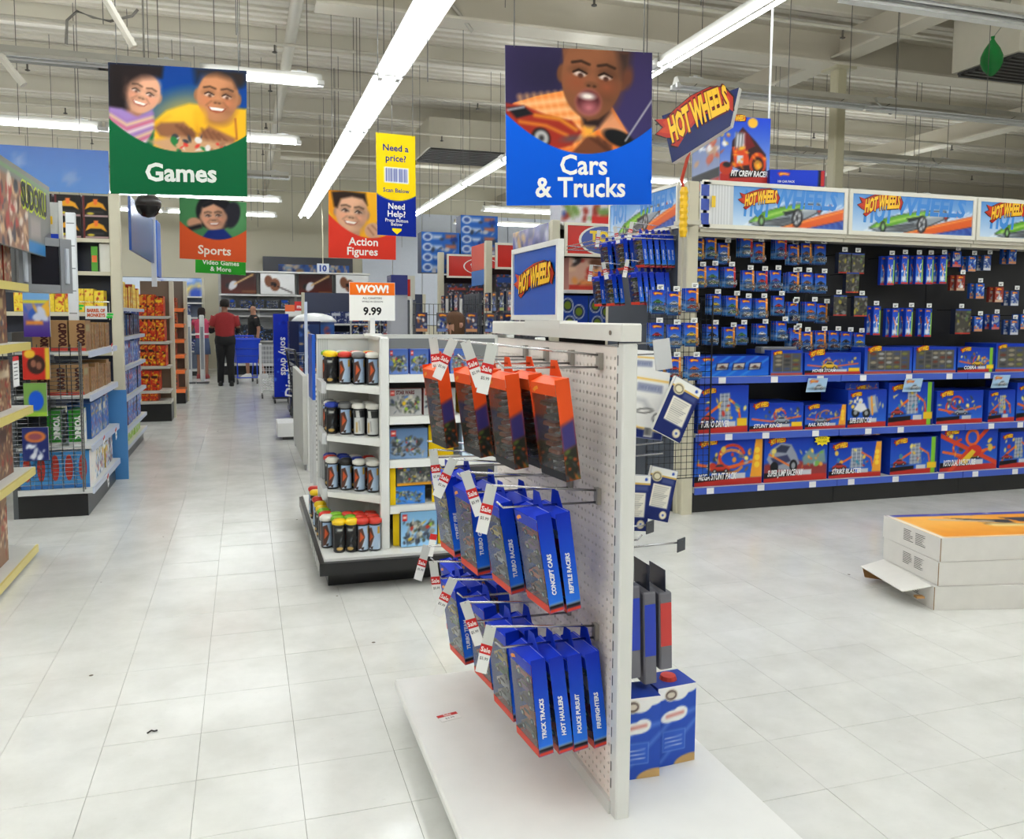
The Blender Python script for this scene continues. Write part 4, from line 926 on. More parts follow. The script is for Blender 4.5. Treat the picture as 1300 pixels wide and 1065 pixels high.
t = thing('end_display_rack', 'steel aisle end rack of the toy car row with wire hooks', 'rack', (3.0,6.05,0))
MB().box((0,-.6,0),(.05,.6,2.08),(64,72,84)).build('back_panel',PAINT,t)
MB().box((-.45,-.6,.12),(0,.6,.15),(222,222,218)).build('base_deck',PAINT,t); MB().box((-.4,-.58,0),(0,.58,.12),(30,30,32)).build('kick_plate',PAINT,t)
MB().box((-.0,-.66,0),(.06,-.6,2.1),(205,199,176),bev=.006).build('upright',PAINT,t); MB().box((-.0,.6,0),(.06,.66,2.1),(205,199,176),bev=.006).build('upright',PAINT,t)
g = MB()
for z in (2.03,2.0): g.tube([(0,-.58,z),(-.4,-.58,z),(-.4,.58,z),(0,.58,z)],.004,5,(190,190,194))
g.build('wire_rail',CHROME,t)
# wire grid wing in front of the pillar
t = thing('wire_grid_panel', 'black wire grid panel hung in front of the beige pillar', 'rack', (2.9,5.2,.3))
g = MB()
for k in range(12): g.tube([(-.24+k*.044,0,0),(-.24+k*.044,0,1.28)],.0022,4,(70,74,84))
for k in range(28): g.tube([(-.25,.003,.02+k*.046),(.25,.003,.02+k*.046)],.0022,4,(70,74,84))
g.build('wire_mesh',CHROME,t); MB().tube([(-.25,0,0),(-.25,0,1.29),(.25,0,1.29),(.25,0,0),(-.25,0,0)],.005,6,(80,84,94)).build('frame',CHROME,t)
gc = [(442,455,0,None),(537,465,4,'o'),(645,445,1,'o'),(437,650,1,None),(540,660,4,None),(640,650,3,'o'),(450,840,2,'o'),(540,850,1,'o'),(655,850,2,None)]
for k, (x, y, i, st_) in enumerate(gc):
    X_, _, Z_ = at(*g6((x,y)), Y=5.12)
    carded(X_, Z_, 5.12, i, st_, f'blue carded {CARCOL[i][0]} toy car on the wire grid, {ORD[k%3]} across in its {ORD[k//3]} row', 'carded cars on the wire grid', where=f'{ORD[k%3]} wire grid {ORD[k//3]} row', hlabel=f'wire grid hook with white tag, {ORD[k%3]} across in the {ORD[k//3]} grid row', sc_=1.05)

# long window packs on the aisle end rack are placed after their prototype is built
# ================================================================== PEGBOARD DISPLAY (foreground)
PX, PY0, PY1, PZ = .895, 1.88, 3.0, 1.41
t = thing('pegboard_display', 'white freestanding pegboard display with low white deck', 'display stand', (PX,2.4,0))
def rel(mb, name, mat, parent=t, base=(PX,2.4,0), smooth=False):
    o = mb.build(name, mat, parent, smooth=smooth)
    o.data.transform(Matrix.Translation(Vector((-base[0],-base[1],-base[2])))); return o
PEGC = (240,230,222)
b = MB(); g_ = .0254; ny_, nz_ = int((PY1-PY0-.06)/g_), int((PZ-.06-.16)/g_); y0_, z0_ = PY0+.045, .165
hv = [(math.cos(q*math.pi/3+.52)*.0046, math.sin(q*math.pi/3+.52)*.0046) for q in range(6)]
for i in range(ny_):
    for j in range(nz_):
        y, z = y0_+i*g_, z0_+j*g_; c_, d_ = y+g_/2, z+g_/2
        sq = [(y+g_,z+g_/2),(y+g_,z+g_),(y+g_/2,z+g_),(y,z+g_),(y,z+g_/2),(y,z),(y+g_/2,z),(y+g_,z)]
        hx = [(c_+math.cos(q*math.pi/4)*.0046, d_+math.sin(q*math.pi/4)*.0046) for q in range(8)]
        b.add([(PX,p[0],p[1]) for p in sq+hx]+[(PX+.004,p[0],p[1]) for p in hx], [(q,8+q,8+(q+1)%8,(q+1)%8) for q in range(8)]+[(8+q,16+q,16+(q+1)%8,8+(q+1)%8) for q in range(8)], PEGC)
b.box((PX,PY0+.04,PZ-.06),(PX+.006,PY1-.02,z0_+nz_*g_),PEGC); b.box((PX,PY0+.04,.13),(PX+.006,PY1-.02,.165),PEGC)
rel(b, 'pegboard', MATTE)
rel(MB().box((PX+.0045,PY0+.04,.13),(PX+.012,PY1-.02,PZ-.06),(48,42,38)), 'hole_shade_sheet', MATTE)  # dark sheet whose colour stands in for shade inside the peg holes
rel(MB().box((PX+.028,PY0+.04,.13),(PX+.033,PY1-.02,PZ-.06),PEGC), 'pegboard', MATTE)
for (a, c_) in ((PY0,PY0+.042),(PY1-.03,PY1)):
    rel(MB().box((PX-.004,a,.1305),(PX+.036,c_,PZ-.05),(224,224,220),bev=.004), 'upright', PAINT)
s_ = MB()
for q in range(26): s_.box((PX-.0046,PY0+.03,.2+q*.046),(PX-.003,PY0+.034,.226+q*.046),(24,24,24))
o = rel(s_, 'slot', PAINT); o['kind'] = 'stuff'
rel(MB().box((PX-.012,PY0-.004,PZ-.045),(PX+.044,PY1+.004,PZ),(226,224,218),bev=.004).tube([(PX-.0125,PY0+.06,PZ-.024),(PX-.015,PY0+.06,PZ-.024)],.006,8,(120,110,100)), 'top_cap', PAINT)
rel(MB().box((PX-.01,PY0+.03,.13),(PX+.0,PY1-.0,.165),(222,222,218)), 'base_rail', PAINT)
rel(MB().box((.49,1.55,.105),(1.31,2.885,.13),(232,232,229),bev=.006), 'deck', PAINT)
rel(MB().box((.56,1.6,.0),(1.24,2.82,.105),(190,190,186)), 'plinth', PAINT)
rel(MB().box((PX-.013,2.30,PZ-.02),(PX+.044,2.62,PZ+.005),(228,227,222)), 'sign_holder', PAINT)
# framed blue sign on top
t2 = thing('counter_sign', 'blue framed sign with flame badge standing on the pegboard top', 'sign', (PX+.016,2.6,PZ+.0055))
f = MB(); w_, h_ = .46, .245
f.frame(w_,h_,.017,.01,(228,228,224),'x')
f.build('frame',PLAST,t2)
f = MB().box((-.004,-w_/2+.01,.01),(.004,w_/2-.01,h_-.01),(0,82,190)); f.build('panel',SHEET,t2)
f = MB(); flame_logo(f,(-.0052,w_*.45,h_*.40),V3(0,-1,0),UZ,V3(-1,0,0),w_*.86); o = f.build('lettering',SHEET,t2); o.scale = (1,1,.62); o.location = (0,0,h_*.1)
# ---- hooks
def loop_hook(px_, y, z, L, side, label, group, tagt=None, tilt=0):
    """double wire hook from the board at x=px_, sticking out L towards side (-1 left, +1 right)"""
    h = thing('display_hook', label, 'hook', (px_,y,z), 0, group)
    s = side
    MB().box((s*.001,-.012,-.022),(s*.012,.012,.022),(156,150,142)).build('bracket',PAINT,h)
    MB().tube([(s*.008,0,.016),(s*L*.5,0,.03),(s*L,0,.045)],.0032,6,(205,205,207)).tube([(s*.008,0,-.016),(s*(L-.03),0,-.014),(s*(L-.012),0,.002)],.0032,6,(190,190,192)).build('wire',CHROME,h,smooth=True)
    if tagt:
        m_ = MB().box((-.0008,-.014,-.055),(.0008,.014,.0),(206,208,204)).obox((-.001,-.015,-.13),(.002,0,0),(0,.03,0),(0,0,.078),(238,238,236))
        m_.box((-.0016,-.0152,-.078),(.0016,.0152,-.052),(206,44,44))
        for sx in (-1,1): m_.text((sx*.0019,0,-.072),V3(0,-1 if sx<0 else 1,0),UZ,tagt,.013,(245,240,238),0,'c',.02,0,.026); m_.text((sx*.0013,0,-.094),V3(0,-1 if sx<0 else 1,0),UZ,'$5.99',.008,(60,60,64),0,'c',.01,0,.022)
        o = m_.build('price_tag',CARD,h); o.location = (s*L,0,.047); o.rotation_euler = (rad(tilt*.4),rad(6),rad(22))
        o.rotation_euler = (rad(tilt),0,rad(62))
    return h
# ---- long window packs
def pack_proto(name, label, kind):
    w_, th, H_ = .145, .041, .262                # width (y), thickness (x), height
    t = thing(name, label, 'toy', (0,0,0))
    z1 = -.03; z0 = z1-H_
    b = MB()
    blue = (14,50,184)
    if kind == 'blue':
        A = Art(50,262,14,(14,52,190)); A.grad((10,44,182),(40,124,238)); A.rect(0,240,50,252,(24,24,28)); A.rect(0,252,50,262,(214,62,40)); A.rect(0,238,50,240.5,(200,205,210))
    else:
        A = Art(50,262,14,(232,84,34)); A.poly([(0,120),(50,104),(50,175),(0,185)],(62,56,120),4); A.poly([(0,185),(50,172),(50,262),(0,262)],(40,44,36),3); A.blobs(14,[(90,110,50),(30,30,30),(196,84,40),(70,70,80)],8,4,(0,185,50,258))
    x0, x1 = -th/2, th/2
    # spine facing -y and its twin facing +y
    b.art((x0,-w_/2,z1),(th,0,0),(0,0,-H_),A)
    b.art((x1,w_/2,z1),(-th,0,0),(0,0,-H_),A)
    fc = blue if kind == 'blue' else (232,84,34)
    b.quad((x1,-w_/2,z0),(x1,w_/2,z0),(x1,w_/2,z1),(x1,-w_/2,z1),fc if kind=='blue' else (40,40,40))
    hb = .03                                      # sloping hood
    b.quad((x1,-w_/2,z1),(x1,w_/2,z1),(x0,w_/2,z1-.012),(x0,-w_/2,z1-.012),tuple(min(255,c*1.15) for c in fc))
    b.quad((x0-.001,w_/2,z1-.012),(x0-.001,w_/2,z1-.012-hb),(x0-.001,-w_/2,z1-.012-hb),(x0-.001,-w_/2,z1-.012),fc)
    b.quad((x0-.001,w_/2,z0+.022),(x0-.001,w_/2,z0),(x0-.001,-w_/2,z0),(x0-.001,-w_/2,z0+.022),(214,62,40) if kind=='blue' else (40,40,40))
    b.quad((x0,w_/2,z0),(x1,w_/2,z0),(x1,-w_/2,z0),(x0,-w_/2,z0),(214,62,40) if kind=='blue' else (40,40,40))
    b.quad((x1-.004,w_/2,z0),(x1-.004,w_/2,z1),(x1-.004,-w_/2,z1),(x1-.004,-w_/2,z0),(226,228,230))
    # badge
    b.poly((x0-.0018,w_/2-.012,z1-.036),V3(0,-1,0),UZ,[(0,.004),(.012,.012),(.03,.016),(.034,.008),(.018,.004),(.008,-.002)],(240,150,50))
    b.build('carton',CARD,t)
    wn = MB().quad((x0-.0005,w_/2-.004,z1-.012-hb),(x0-.0005,w_/2-.004,z0+.022),(x0-.0005,-w_/2+.004,z0+.022),(x0-.0005,-w_/2+.004,z1-.012-hb))
    wn.build('window',CLEAR,t)
    tb = MB().prism([(-w_*.24,z1-.002),(w_*.24,z1-.002),(w_*.12,.012),(-w_*.12,.012)],'x',x1-.0015,x1,fc); tb.build('hang_tab',CARD,t)
    if kind == 'blue':
        for q in range(5):
            part('toy_car', CAR_ME[CARCOL[q*2%10][0]], t, (x1-.008,0,z0+.03+q*.039), (0,0,rad(-90)), (1.45,.9,1.15))
    else:
        fb = MB(); r_ = random.Random(4)
        for q in range(12): fb.box((x0+.004,r_.uniform(-.045,.0),z0+.01+q*.018),(x1-.01,r_.uniform(.005,.045),z0+.02+q*.018),r_.choice([(40,42,44),(70,72,74),(170,80,44),(110,110,104),(56,60,44)]),0,.004)
        fb.build('toy_vehicle',PLAST,t)
    return t
PK = {'blue': pack_proto('car_pack','', 'blue'), 'orange': pack_proto('robot_vehicle_pack','', 'orange')}
used = {'blue': False, 'orange': False}
CARSEQ = [n for n, _ in CARCOL]
def pack(kind, x, y, z, tilt, label, group, text=None, sc_=1.0, seed=0, rz=0):
    src = PK[kind]
    if not used[kind]:
        used[kind] = True; o = src; o.location = (x,y,z); o.rotation_euler = (0,-rad(tilt),rz); o['label'] = label; o['group'] = group
    else: o = dup(src, (x,y,z), (0,-rad(tilt),rz), label, group)
    o.scale = (sc_,)*3
    if kind == 'blue':
        k = seed
        for c in o.children:
            if c.name.startswith('toy_car'): c.data = CAR_ME[CARSEQ[(k*3+1)%10]]; k += 1
    for c in list(o.children):
        if c.name.startswith('lettering'): bpy.data.objects.remove(c)
    if text:
        m_ = MB(); m_.text((.004,-.0738,-.19),UZ,V3(-1,0,0),text,.0115,(238,240,244),0,'c',.04,.2,.11)
        m_.build('lettering',CARD,o)
    return o
LHOOK = [2.02, 2.22, 2.43, 2.63, 2.82]
HN = ['nearest the post', 'second from the post', 'third from the post', 'fourth from the post', 'farthest from the post']
for row, z, L in (('top',1.31,.3), ('middle',.95,.3), ('bottom',.58,.3)):
    for i, y in enumerate(LHOOK if row != 'top' else LHOOK[:4]):
        loop_hook(PX, y, z, L+.02*(i%2), -1, f'{row} row wire hook on the pegboard, {HN[i]}', 'pegboard hooks on the left face', 'Sale' if not (row=='middle' and i==4) else None, tilt=[12,-20,24,-8,15][i])
# packs: (kind, row z, hook, [x offsets from the board], texts)
def fill(row, z, i, xs, kind, texts, tilt):
    for q, (x, tx) in enumerate(zip(xs, texts)):
        what = 'blue toy car pack' if kind == 'blue' else 'orange robot vehicle pack'
        nm = f', spine lettered {tx}' if tx else ''
        pos = 'outermost on' if q == 0 else f'{ORD[q]} from the tip on'
        pack(kind, x, LHOOK[i], z-.016+.0, tilt+R.uniform(-1.5,1.5), f'{what}, {pos} {row} hook {HN[i]}', f'packs on the {row} pegboard hooks', tx, seed=i*5+q+len(row), rz=rad(5+R.uniform(-1.5,1.5)))
fill('bottom', .60, 0, [0.688,0.738,0.788,0.838], 'blue', ['TRICK TRACKS','HOT HAULERS','POLICE PURSUIT','FIREFIGHTERS'], 7)
fill('bottom', .60, 1, [0.683,0.740], 'blue', ['FAST RACERS','CITY FLEET'], 7)
fill('bottom', .60, 2, [0.678], 'blue', ['STREET FIRE'], 7)
fill('bottom', .60, 3, [0.638,0.693,0.778], 'blue', ['TURBO TEAM','STREET FIRE','CITY FLEET'], 8)
fill('bottom', .60, 4, [0.678,0.758], 'blue', ['TURBO TEAM','FAST RACERS'], 6)
fill('middle', .975, 0, [0.698,0.75], 'blue', ['CONCEPT CARS','REPTILE RACERS'], 9)
fill('middle', .965, 1, [0.66,0.722], 'blue', ['TURBO RACERS','BEACH RACERS'], 8)
fill('middle', .96, 2, [0.633,0.693], 'blue', ['TURBO GT','BEACH RACERS'], 7)
fill('middle', .96, 3, [0.603,0.668], 'blue', ['STREET FIRE','TURBO GT'], 8)
fill('top', 1.315, 0, [0.743], 'orange', [''], 9)
fill('top', 1.315, 1, [0.678,0.743], 'orange', ['',''], 8)
fill('top', 1.315, 2, [0.633,0.693], 'orange', ['',''], 7)
fill('top', 1.315, 3, [0.578], 'orange', [''], 8)
# ---- the same packs on the aisle end rack of the toy car wall
EH = [(2.055,5.55,[2.73,2.78,2.83,2.88,2.92,2.955]),(2.05,5.83,[2.72,2.77]),(2.05,6.12,[2.72,2.775]),(1.785,5.55,[2.70,2.75,2.80,2.85,2.885,2.925]),(1.78,5.83,[2.63,2.68]),(1.78,6.12,[2.66,2.72])]
for j, (z, y, xs) in enumerate(EH):
    nm = f'{ORD[j%3]} {"upper" if j < 3 else "lower"} hook of aisle end rack'
    h = loop_hook(3.0, y, z+.02, 3.0-xs[0]+.05, -1, f'long wire hook with sale tag, {nm}', 'aisle end rack hooks', 'Sale', tilt=[10,-14,6][j%3])
    for q, x in enumerate(xs):
        pack('blue', x, y, z+.004, 8+R.uniform(-1,1), f'blue toy car pack, {ORD[q]} on {nm}', 'packs on the aisle end rack', 'HOT CARS' if q < 6 else None, seed=j*3+q, sc_=.9, rz=rad(3))
# ---- right face: hooks with black plates, jump rope cards, blue grey packs, cloud boxes
for k, (y, z, L) in enumerate([(2.14,.765,.29),(2.30,.78,.27),(2.42,.70,.30)]):
    h = thing('display_hook', f'steel hook on the far pegboard face, {ORD[k]} from the post' + (', black tag plate' if k < 2 else ''), 'hook', (PX+.034,y,z), 0, 'hooks on the far pegboard face')
    MB().tube([(0,0,0),(L-.02,0,.004),(L-.005,0,.02 if k == 2 else .006)],.003,6,(170,170,174)).build('wire',CHROME,h,smooth=True)
    if k < 2: o = MB().box((0,-.022,-.022),(.003,.022,.016),(52,56,66)).build('tag_plate',PLAST,h); o.location = (L-.01,0,.0); o.rotation_euler = (0,0,rad(-58))
A = Art(100,130,40,(238,238,236)); A.rect(0,16,100,20,(238,196,90)); A.ell(30,34,12,16,(230,222,190),15); A.line([(24,24),(36,22),(38,44),(26,48),(24,24)],2,(120,100,60)); A.rect(46,28,88,40,(60,70,120),3)
for q in range(9): A.rect(48+q*4.4,30,50.5+q*4.4,39,(190,196,214),2)
A.line([(26,76),(40,58),(60,60),(70,74)],7,(190,192,196),4); A.ell(62,78,16,5,(60,60,60),-10); A.ell(62,78,13,3,(236,236,234),-10); A.ell(84,88,6,9,(90,90,96),20); A.ell(84,88,4,6,(236,236,234),20)
A.poly([(0,104),(100,112),(100,116),(0,108)],(238,196,90)); A.poly([(0,108),(100,116),(100,130),(0,130)],(26,42,110)); A.rect(66,106,82,126,(232,232,230))
for q in range(6): A.line([(68+q*2.2,110),(68+q*2.2,122)],1,(40,40,44))
B = Art(100,170,36,(28,42,108)); B.rect(0,0,100,24,(238,238,234)); B.rect(0,24,100,29,(238,196,90)); B.ell(26,30,19,17,(232,220,180)); B.ell(26,30,15,13,(90,80,60)); B.ell(26,30,12,10,(232,224,196)); B.rect(48,32,92,48,(70,84,140),3); B.ell(84,13,5,5,(40,80,180))
B.rect(18,54,86,128,(236,232,220)); 
for q in range(11): B.line([(24,62+q*6),(78-(q%4)*5,62+q*6)],1.2,(120,120,124))
B.ell(76,150,13,13,(226,214,180)); B.ell(76,150,8,8,(230,226,210)); B.ell(76,150,4,4,(50,80,170))
def ropecard(A, w_, h_, side, name='jump_rope_pack'):
    m_ = MB(); m_.art((-w_/2,-.0165,0),(w_,0,0),(0,0,-h_),A); m_.box((-w_/2,-.016,-h_),(w_/2,.0,0),side); return m_.mesh(name, CARD)
mA, mB_ = ropecard(A,.20,.22,(226,226,224)), ropecard(B,.115,.20,(220,220,216))
def rope(me, px_, py_, Y, tilt, label, sc_=1.0):
    p = at(px_, py_, Y=Y); put('jump_rope_pack', me, label, 'toy', p, 0, 'jump rope packs', rot=(rad(-4),rad(tilt),0), scale=(sc_,)*3)
rope(mA, 813, 468, 2.42, 9, 'white jump rope pack with rope picture and navy foot')
rope(mB_, 872, 486, 2.36, 27, 'navy jump rope pack back with text panel, tilted beside the white one', .93)
rope(mB_, 842, 594, 2.5, 14, 'lower navy jump rope pack back with text panel, fully in view', .88)
rope(mB_, 806, 602, 2.36, 6, 'navy jump rope pack half hidden behind the pegboard post', .88)
rope(mA, 806, 444, 2.62, 4, 'white jump rope pack behind and above the others', .8)
for k, (x, y, L) in enumerate([(797,462,.36),(800,590,.38)]):
    p = at(x, y, Y=2.45); h = thing('display_hook', f'steel hook carrying the {["upper","lower"][k]} jump rope packs', 'hook', (PX+.034,2.45,p[2]+.02))
    MB().tube([(0,0,0),(L,0,.012)],.003,6,(150,150,154)).tube([(0,0,.03),(L,0,.05)],.003,6,(150,150,154)).build('wire',CHROME,h)
    if k == 0: o = MB().box((-.03,-.002,-.10),(.03,.002,.0),(206,208,210),0).build('price_tag',PLAST,h); o.location = (L,-.01,.06); o.rotation_euler = (0,rad(-8),0)
# blue grey hanging packs
def deskpack(col):
    b = MB().box((-.02,-.05,-.215),(.02,.05,-.002),(116,116,124),0,.004)
    t_ = b.mesh('clamshell_pack', SHEET)
    i_ = MB().prism([(-.05,-.145),(.05,-.145),(.05,-.035),(.025,-.02),(-.05,-.035)],'x',-.016,.016,col).box((-.017,-.0515,-.15),(.017,-.05,-.03),col)
    return t_, i_.mesh('toy_tool', PLAST)
dp = deskpack((34,64,190)); dr = deskpack((206,60,56))
for k, x in enumerate((.975,1.025,1.075,1.125)):
    col = dr if k == 3 else dp
    o = put('clamshell_pack', col[0], f'grey clamshell pack with {"red" if k==3 else "blue"} insert, {ORD[k]} from the pegboard post', 'toy', (x,2.12,.70-.022*k if k < 3 else .65), 0, 'clamshell packs behind the post', rot=(0,rad(-2),0), scale=(1,1,1.25 if k<3 else 1.05))
    part('toy_tool', col[1], o)
    o2 = MB().box((-.001,-.048,0),(.001,.048,.06),(40,46,66)); part('hang_card', o2.mesh('hang_card',SHEET), o)
A = Art(100,150,40,(44,84,190)); A.line([(0,90),(40,60),(100,50)],6,(90,130,220),4); A.line([(10,140),(60,100),(100,70)],5,(90,130,220),4); A.ell(0,6,40,18,(240,240,240)); A.ell(52,8,30,20,(240,240,240)); A.ell(80,2,26,14,(240,240,240)); A.ell(34,16,17,12,(222,214,200)); A.ell(34,16,14,9,(60,40,40)); A.ell(34,16,11,6,(216,206,190))
A.ell(44,56,32,11,(242,242,242)); A.ell(60,50,18,10,(242,242,242)); A.ell(26,60,18,8,(242,242,242)); A.line([(24,56),(66,52)],4,(214,120,110),3); A.rect(14,84,72,122,(54,98,206)); A.line([(14,84),(72,84),(72,122),(14,122),(14,84)],1.5,(110,150,226))
for q in range(3): A.line([(20,98+q*8),(64,96+q*8)],1.6,(190,206,240))
A.ell(90,152,46,18,(206,168,110))
for k, (x, y, rz, h_) in enumerate([(1.035,2.04,-3,.235),(1.175,2.08,4,.235)]):
    mb = MB(); w_, d_ = .128, .1
    mb.art((-w_/2,-.0008,h_),(w_,0,0),(0,0,-h_),A); mb.box((-w_/2,0,0),(w_/2,d_,h_),(40,70,170))
    mb.quad((-w_/2-.0008,d_,0),(-w_/2-.0008,0,0),(-w_/2-.0008,0,h_),(-w_/2-.0008,d_,h_),(36,60,150)); mb.lathe([(.0,0),(.026,0),(.022,.012),(0,.014)],(0,d_/2,h_),14,(206,70,60)) if k else None
    put('cloud_print_carton', mb.mesh('cloud_print_carton',CARD), 'blue cloud printed carton on the deck, ' + ('half hidden by the post' if k == 0 else 'with a red round lid, beside its twin'), 'toy box', (x,y,.1305), rad(rz), 'cloud print cartons')
# loose price tag on the deck
m_ = MB().obox((-.035,-.022,0),(.07,0,0),(0,.044,0),(0,0,.0012),(240,240,238)); m_.box((-.035,.006,.0012),(.035,.022,.0016),(206,50,48)); m_.text((0,.009,.0018),UX,UY,'Sale',.012,(240,235,232),0,'c',.02); m_.text((0,-.012,.0015),UX,UY,'$3.99',.010,(70,70,74))
mark(m_.build('loose_price_tag',CARD), 'white and red price tag lying loose on the white deck', 'tag').location = (.61,2.55,.1305)
bpy.data.objects['loose_price_tag'].rotation_euler = (0,0,rad(12))
# floor debris
m_ = MB().tube([(0,0,.004),(.012,.012,.006),(.022,.006,.005),(.03,.012,.004)],.003,5,(30,28,28)); mark(m_.build('dark_scrap',PLAST),'small curled dark scrap lying on the open tile floor','scrap').location = at(187,932,Z=0)
# ================================================================== WHITE END DISPLAY WITH CANISTERS AND BRICK SETS
gx0, gx1, gy = .33, 1.62, 4.42
t = thing('end_display', 'white aisle end display with canister shelves, box shelves and black base', 'shelf unit', (.95,4.8,0))
def rel2(mb, name, mat, parent=t, smooth=False, kind=None):
    o = mb.build(name, mat, parent, smooth=smooth); o.data.transform(Matrix.Translation(Vector((-.95,-4.8,0)))); return o
WHT = (224,225,222)
rel2(MB().box((.40,4.42,.0),(1.58,5.9,.10),(22,22,24)), 'kick_plate', PLAST)
rel2(MB().prism([(.345,4.27),(1.62,4.24),(1.62,5.95),(.345,5.95)],'z',.10,.165,(26,26,28)), 'bumper', PLAST)
rel2(MB().prism([(.37,4.30),(1.6,4.275),(1.6,5.93),(.37,5.93)],'z',.165,.18,WHT), 'base_deck', PAINT)
s_ = MB()
for q in range(7): s_.box((.3445,4.34+q*.09,.105),(.346,4.37+q*.09,.16),(200,200,196))
o = rel2(s_, 'bumper_stripe', PLAST); o['kind'] = 'stuff'
rel2(MB().box((.40,5.0,.18),(.72,5.03,1.315),(218,219,217)), 'side_panel', PAINT)
rb = MB()
for q in range(5): rb.box((.41+q*.012,4.997,.2),(.415+q*.012,5.0,1.3),(190,192,192))
o = rel2(rb, 'slot_strip', PAINT); o['kind'] = 'stuff'
rel2(MB().box((.68,4.41,.165),(.728,4.46,1.315),WHT,bev=.005), 'upright', PAINT)
rel2(MB().box((1.56,4.41,.165),(1.61,4.46,1.315),WHT,bev=.005), 'upright', PAINT)
rel2(MB().box((.70,4.46,.165),(.715,5.0,1.3),(214,215,212)), 'divider', PAINT)
rel2(MB().box((.40,4.99,1.295),(1.61,5.03,1.32),WHT).box((.68,4.42,1.30),(.73,5.0,1.318),WHT), 'top_rail', PAINT)
rel2(MB().box((.715,4.83,.165),(1.60,4.845,1.3),(120,122,122)), 'back_panel', MATTE)
LZs = [1.055,.775,.465]
for z in LZs:
    b = MB().prism([(.42,4.62),(.69,4.44),(.70,4.99),(.42,4.99)],'z',z-.012,z,WHT)
    b.add([(.42,4.62,z),(.69,4.43,z),(.69,4.43,z-.045),(.42,4.62,z-.028),(.42,4.63,z),(.69,4.44,z),(.69,4.44,z-.045),(.42,4.63,z-.028)],[(0,3,2,1),(4,5,6,7),(0,1,5,4),(3,7,6,2)],(228,229,226))
    o = rel2(b,'canister_shelf',PAINT)
    c_ = MB()
    for f in (.2,.5,.85): c_.lathe([(0,0),(.006,0),(.006,.001),(0,.001)],(0,0,0),8,(40,40,40))
    rel2(MB().box((.395,4.64,z-.05),(.42,4.98,z+.012),(206,208,210)),'price_channel',PLAST)
RZs = [1.115,.89,.655,.405]
for z in RZs:
    rel2(MB().box((.73,4.43,z-.018),(1.56,4.83,z),WHT),'shelf_board',PAINT)
    rel2(MB().box((.73,4.415,z-.04),(1.56,4.43,z+.002),(232,233,230)),'price_channel',PLAST)
# price sign on a stalk
t3 = thing('price_sign', 'white and orange WOW price sign on a stalk above the canister display', 'sign', (.69,4.75,1.318))
MB().box((-.014,-.006,0),(.014,.006,.1),(230,230,228)).box((-.05,-.02,0),(.05,.02,.012),(230,230,228)).build('stalk',PLAST,t3)
b = MB().box((-.128,-.004,.085),(.128,.004,.30),(240,240,236)); b.build('board',PLAST,t3)
b = MB().box((-.126,-.0055,.228),(.126,-.004,.298),(240,112,24)); b.text((0,-.006,.243),UX,UZ,'WOW!',.04,(248,246,240),0,'c',.05)
b.text((0,-.0046,.118),UX,UZ,'9.99',.042,(26,26,28),0,'c',.035); b.text((0,-.0046,.205),UX,UZ,'ALL CANISTERS',.011,(60,60,64),0,'c',.01); b.text((0,-.0046,.187),UX,UZ,'WHILE IN SEASON',.01,(60,60,64),0,'c',.01)
b.build('print',CARD,t3)
# canisters
CAPS = {'yellow':(240,200,20),'red':(206,52,38),'white':(226,224,216),'blue':(34,60,170),'grey':(120,120,122),'green':(120,180,40),'black':(36,36,38)}
def canister_meshes(k):
    h, r_ = .165, .031
    body = MB(); body.lathe([(r_*.92,0),(r_,.006),(r_,h*.86),(r_*.96,h*.9)],(0,0,0),14,(30,31,34))
    wrap = MB(); n = 14; rr = r_+.0006
    base = {'ice':(150,176,206),'dark':(40,40,42),'pale':(206,208,206)}[k]
    a0, a1 = math.pi*1.5-1.25, math.pi*1.5+1.25
    A = Art(80,130,26,base)
    if k == 'ice': A.grad((150,176,210),(196,210,226)); A.poly([(0,20),(26,10),(40,60),(20,120),(0,130)],(90,60,50)); A.poly([(14,30),(34,60),(10,90)],(206,90,50)); A.rect(58,6,74,44,(206,160,60)); A.ell(40,122,22,10,(60,50,50)); A.poly([(30,130),(48,50),(70,130)],(170,192,216))
    elif k == 'dark': A.blobs(14,[(60,58,54),(20,20,22),(110,100,80),(80,84,90)],13,3); A.ell(30,118,18,9,(196,160,90)); A.rect(18,12,44,22,(200,200,190),3)
    else: A.rect(0,0,80,40,(44,44,46)); A.poly([(10,0),(30,0),(36,40),(14,40)],(196,196,194)); A.rect(12,66,22,120,(196,160,90),3); A.line([(30,60),(34,110)],4,(130,130,134),3)
    ny_, nx_ = A.c.shape[:2]; V = []; 
    for j in range(ny_):
        for i in range(nx_):
            a = a0+(a1-a0)*i/(nx_-1); V.append((rr*math.cos(a),rr*math.sin(a),h*.84-(h*.78)*j/(ny_-1)))
    idx = lambda j,i: j*nx_+i
    wrap.add(V,[(idx(j+1,i),idx(j+1,i+1),idx(j,i+1),idx(j,i)) for j in range(ny_-1) for i in range(nx_-1)],A.c.reshape(-1,3))
    return body.mesh('canister_body',PLAST,True), wrap.mesh('printed_wrap',CARD,True)
CANM = {k: canister_meshes(k) for k in ('ice','dark','pale')}
CAPM = {}
for n_, c_ in CAPS.items():
    m_ = MB().lathe([(.029,.145),(.036,.152),(.036,.166),(.026,.176),(.012,.178)],(0,0,0),14,c_).box((-.038,-.014,.15),(.038,.014,.17),c_,0,.004); CAPM[n_] = m_.mesh('cap',PLAST,True)
def canister(x, y, z, cap, wrap, label, group, rz=0):
    t_ = thing('toy_canister', label, 'toy', (x,y,z+.0012), rz, group)
    q = part('canister_body', CANM[wrap][0], t_); part('printed_wrap', CANM[wrap][1], q); part('cap', CAPM[cap], t_)
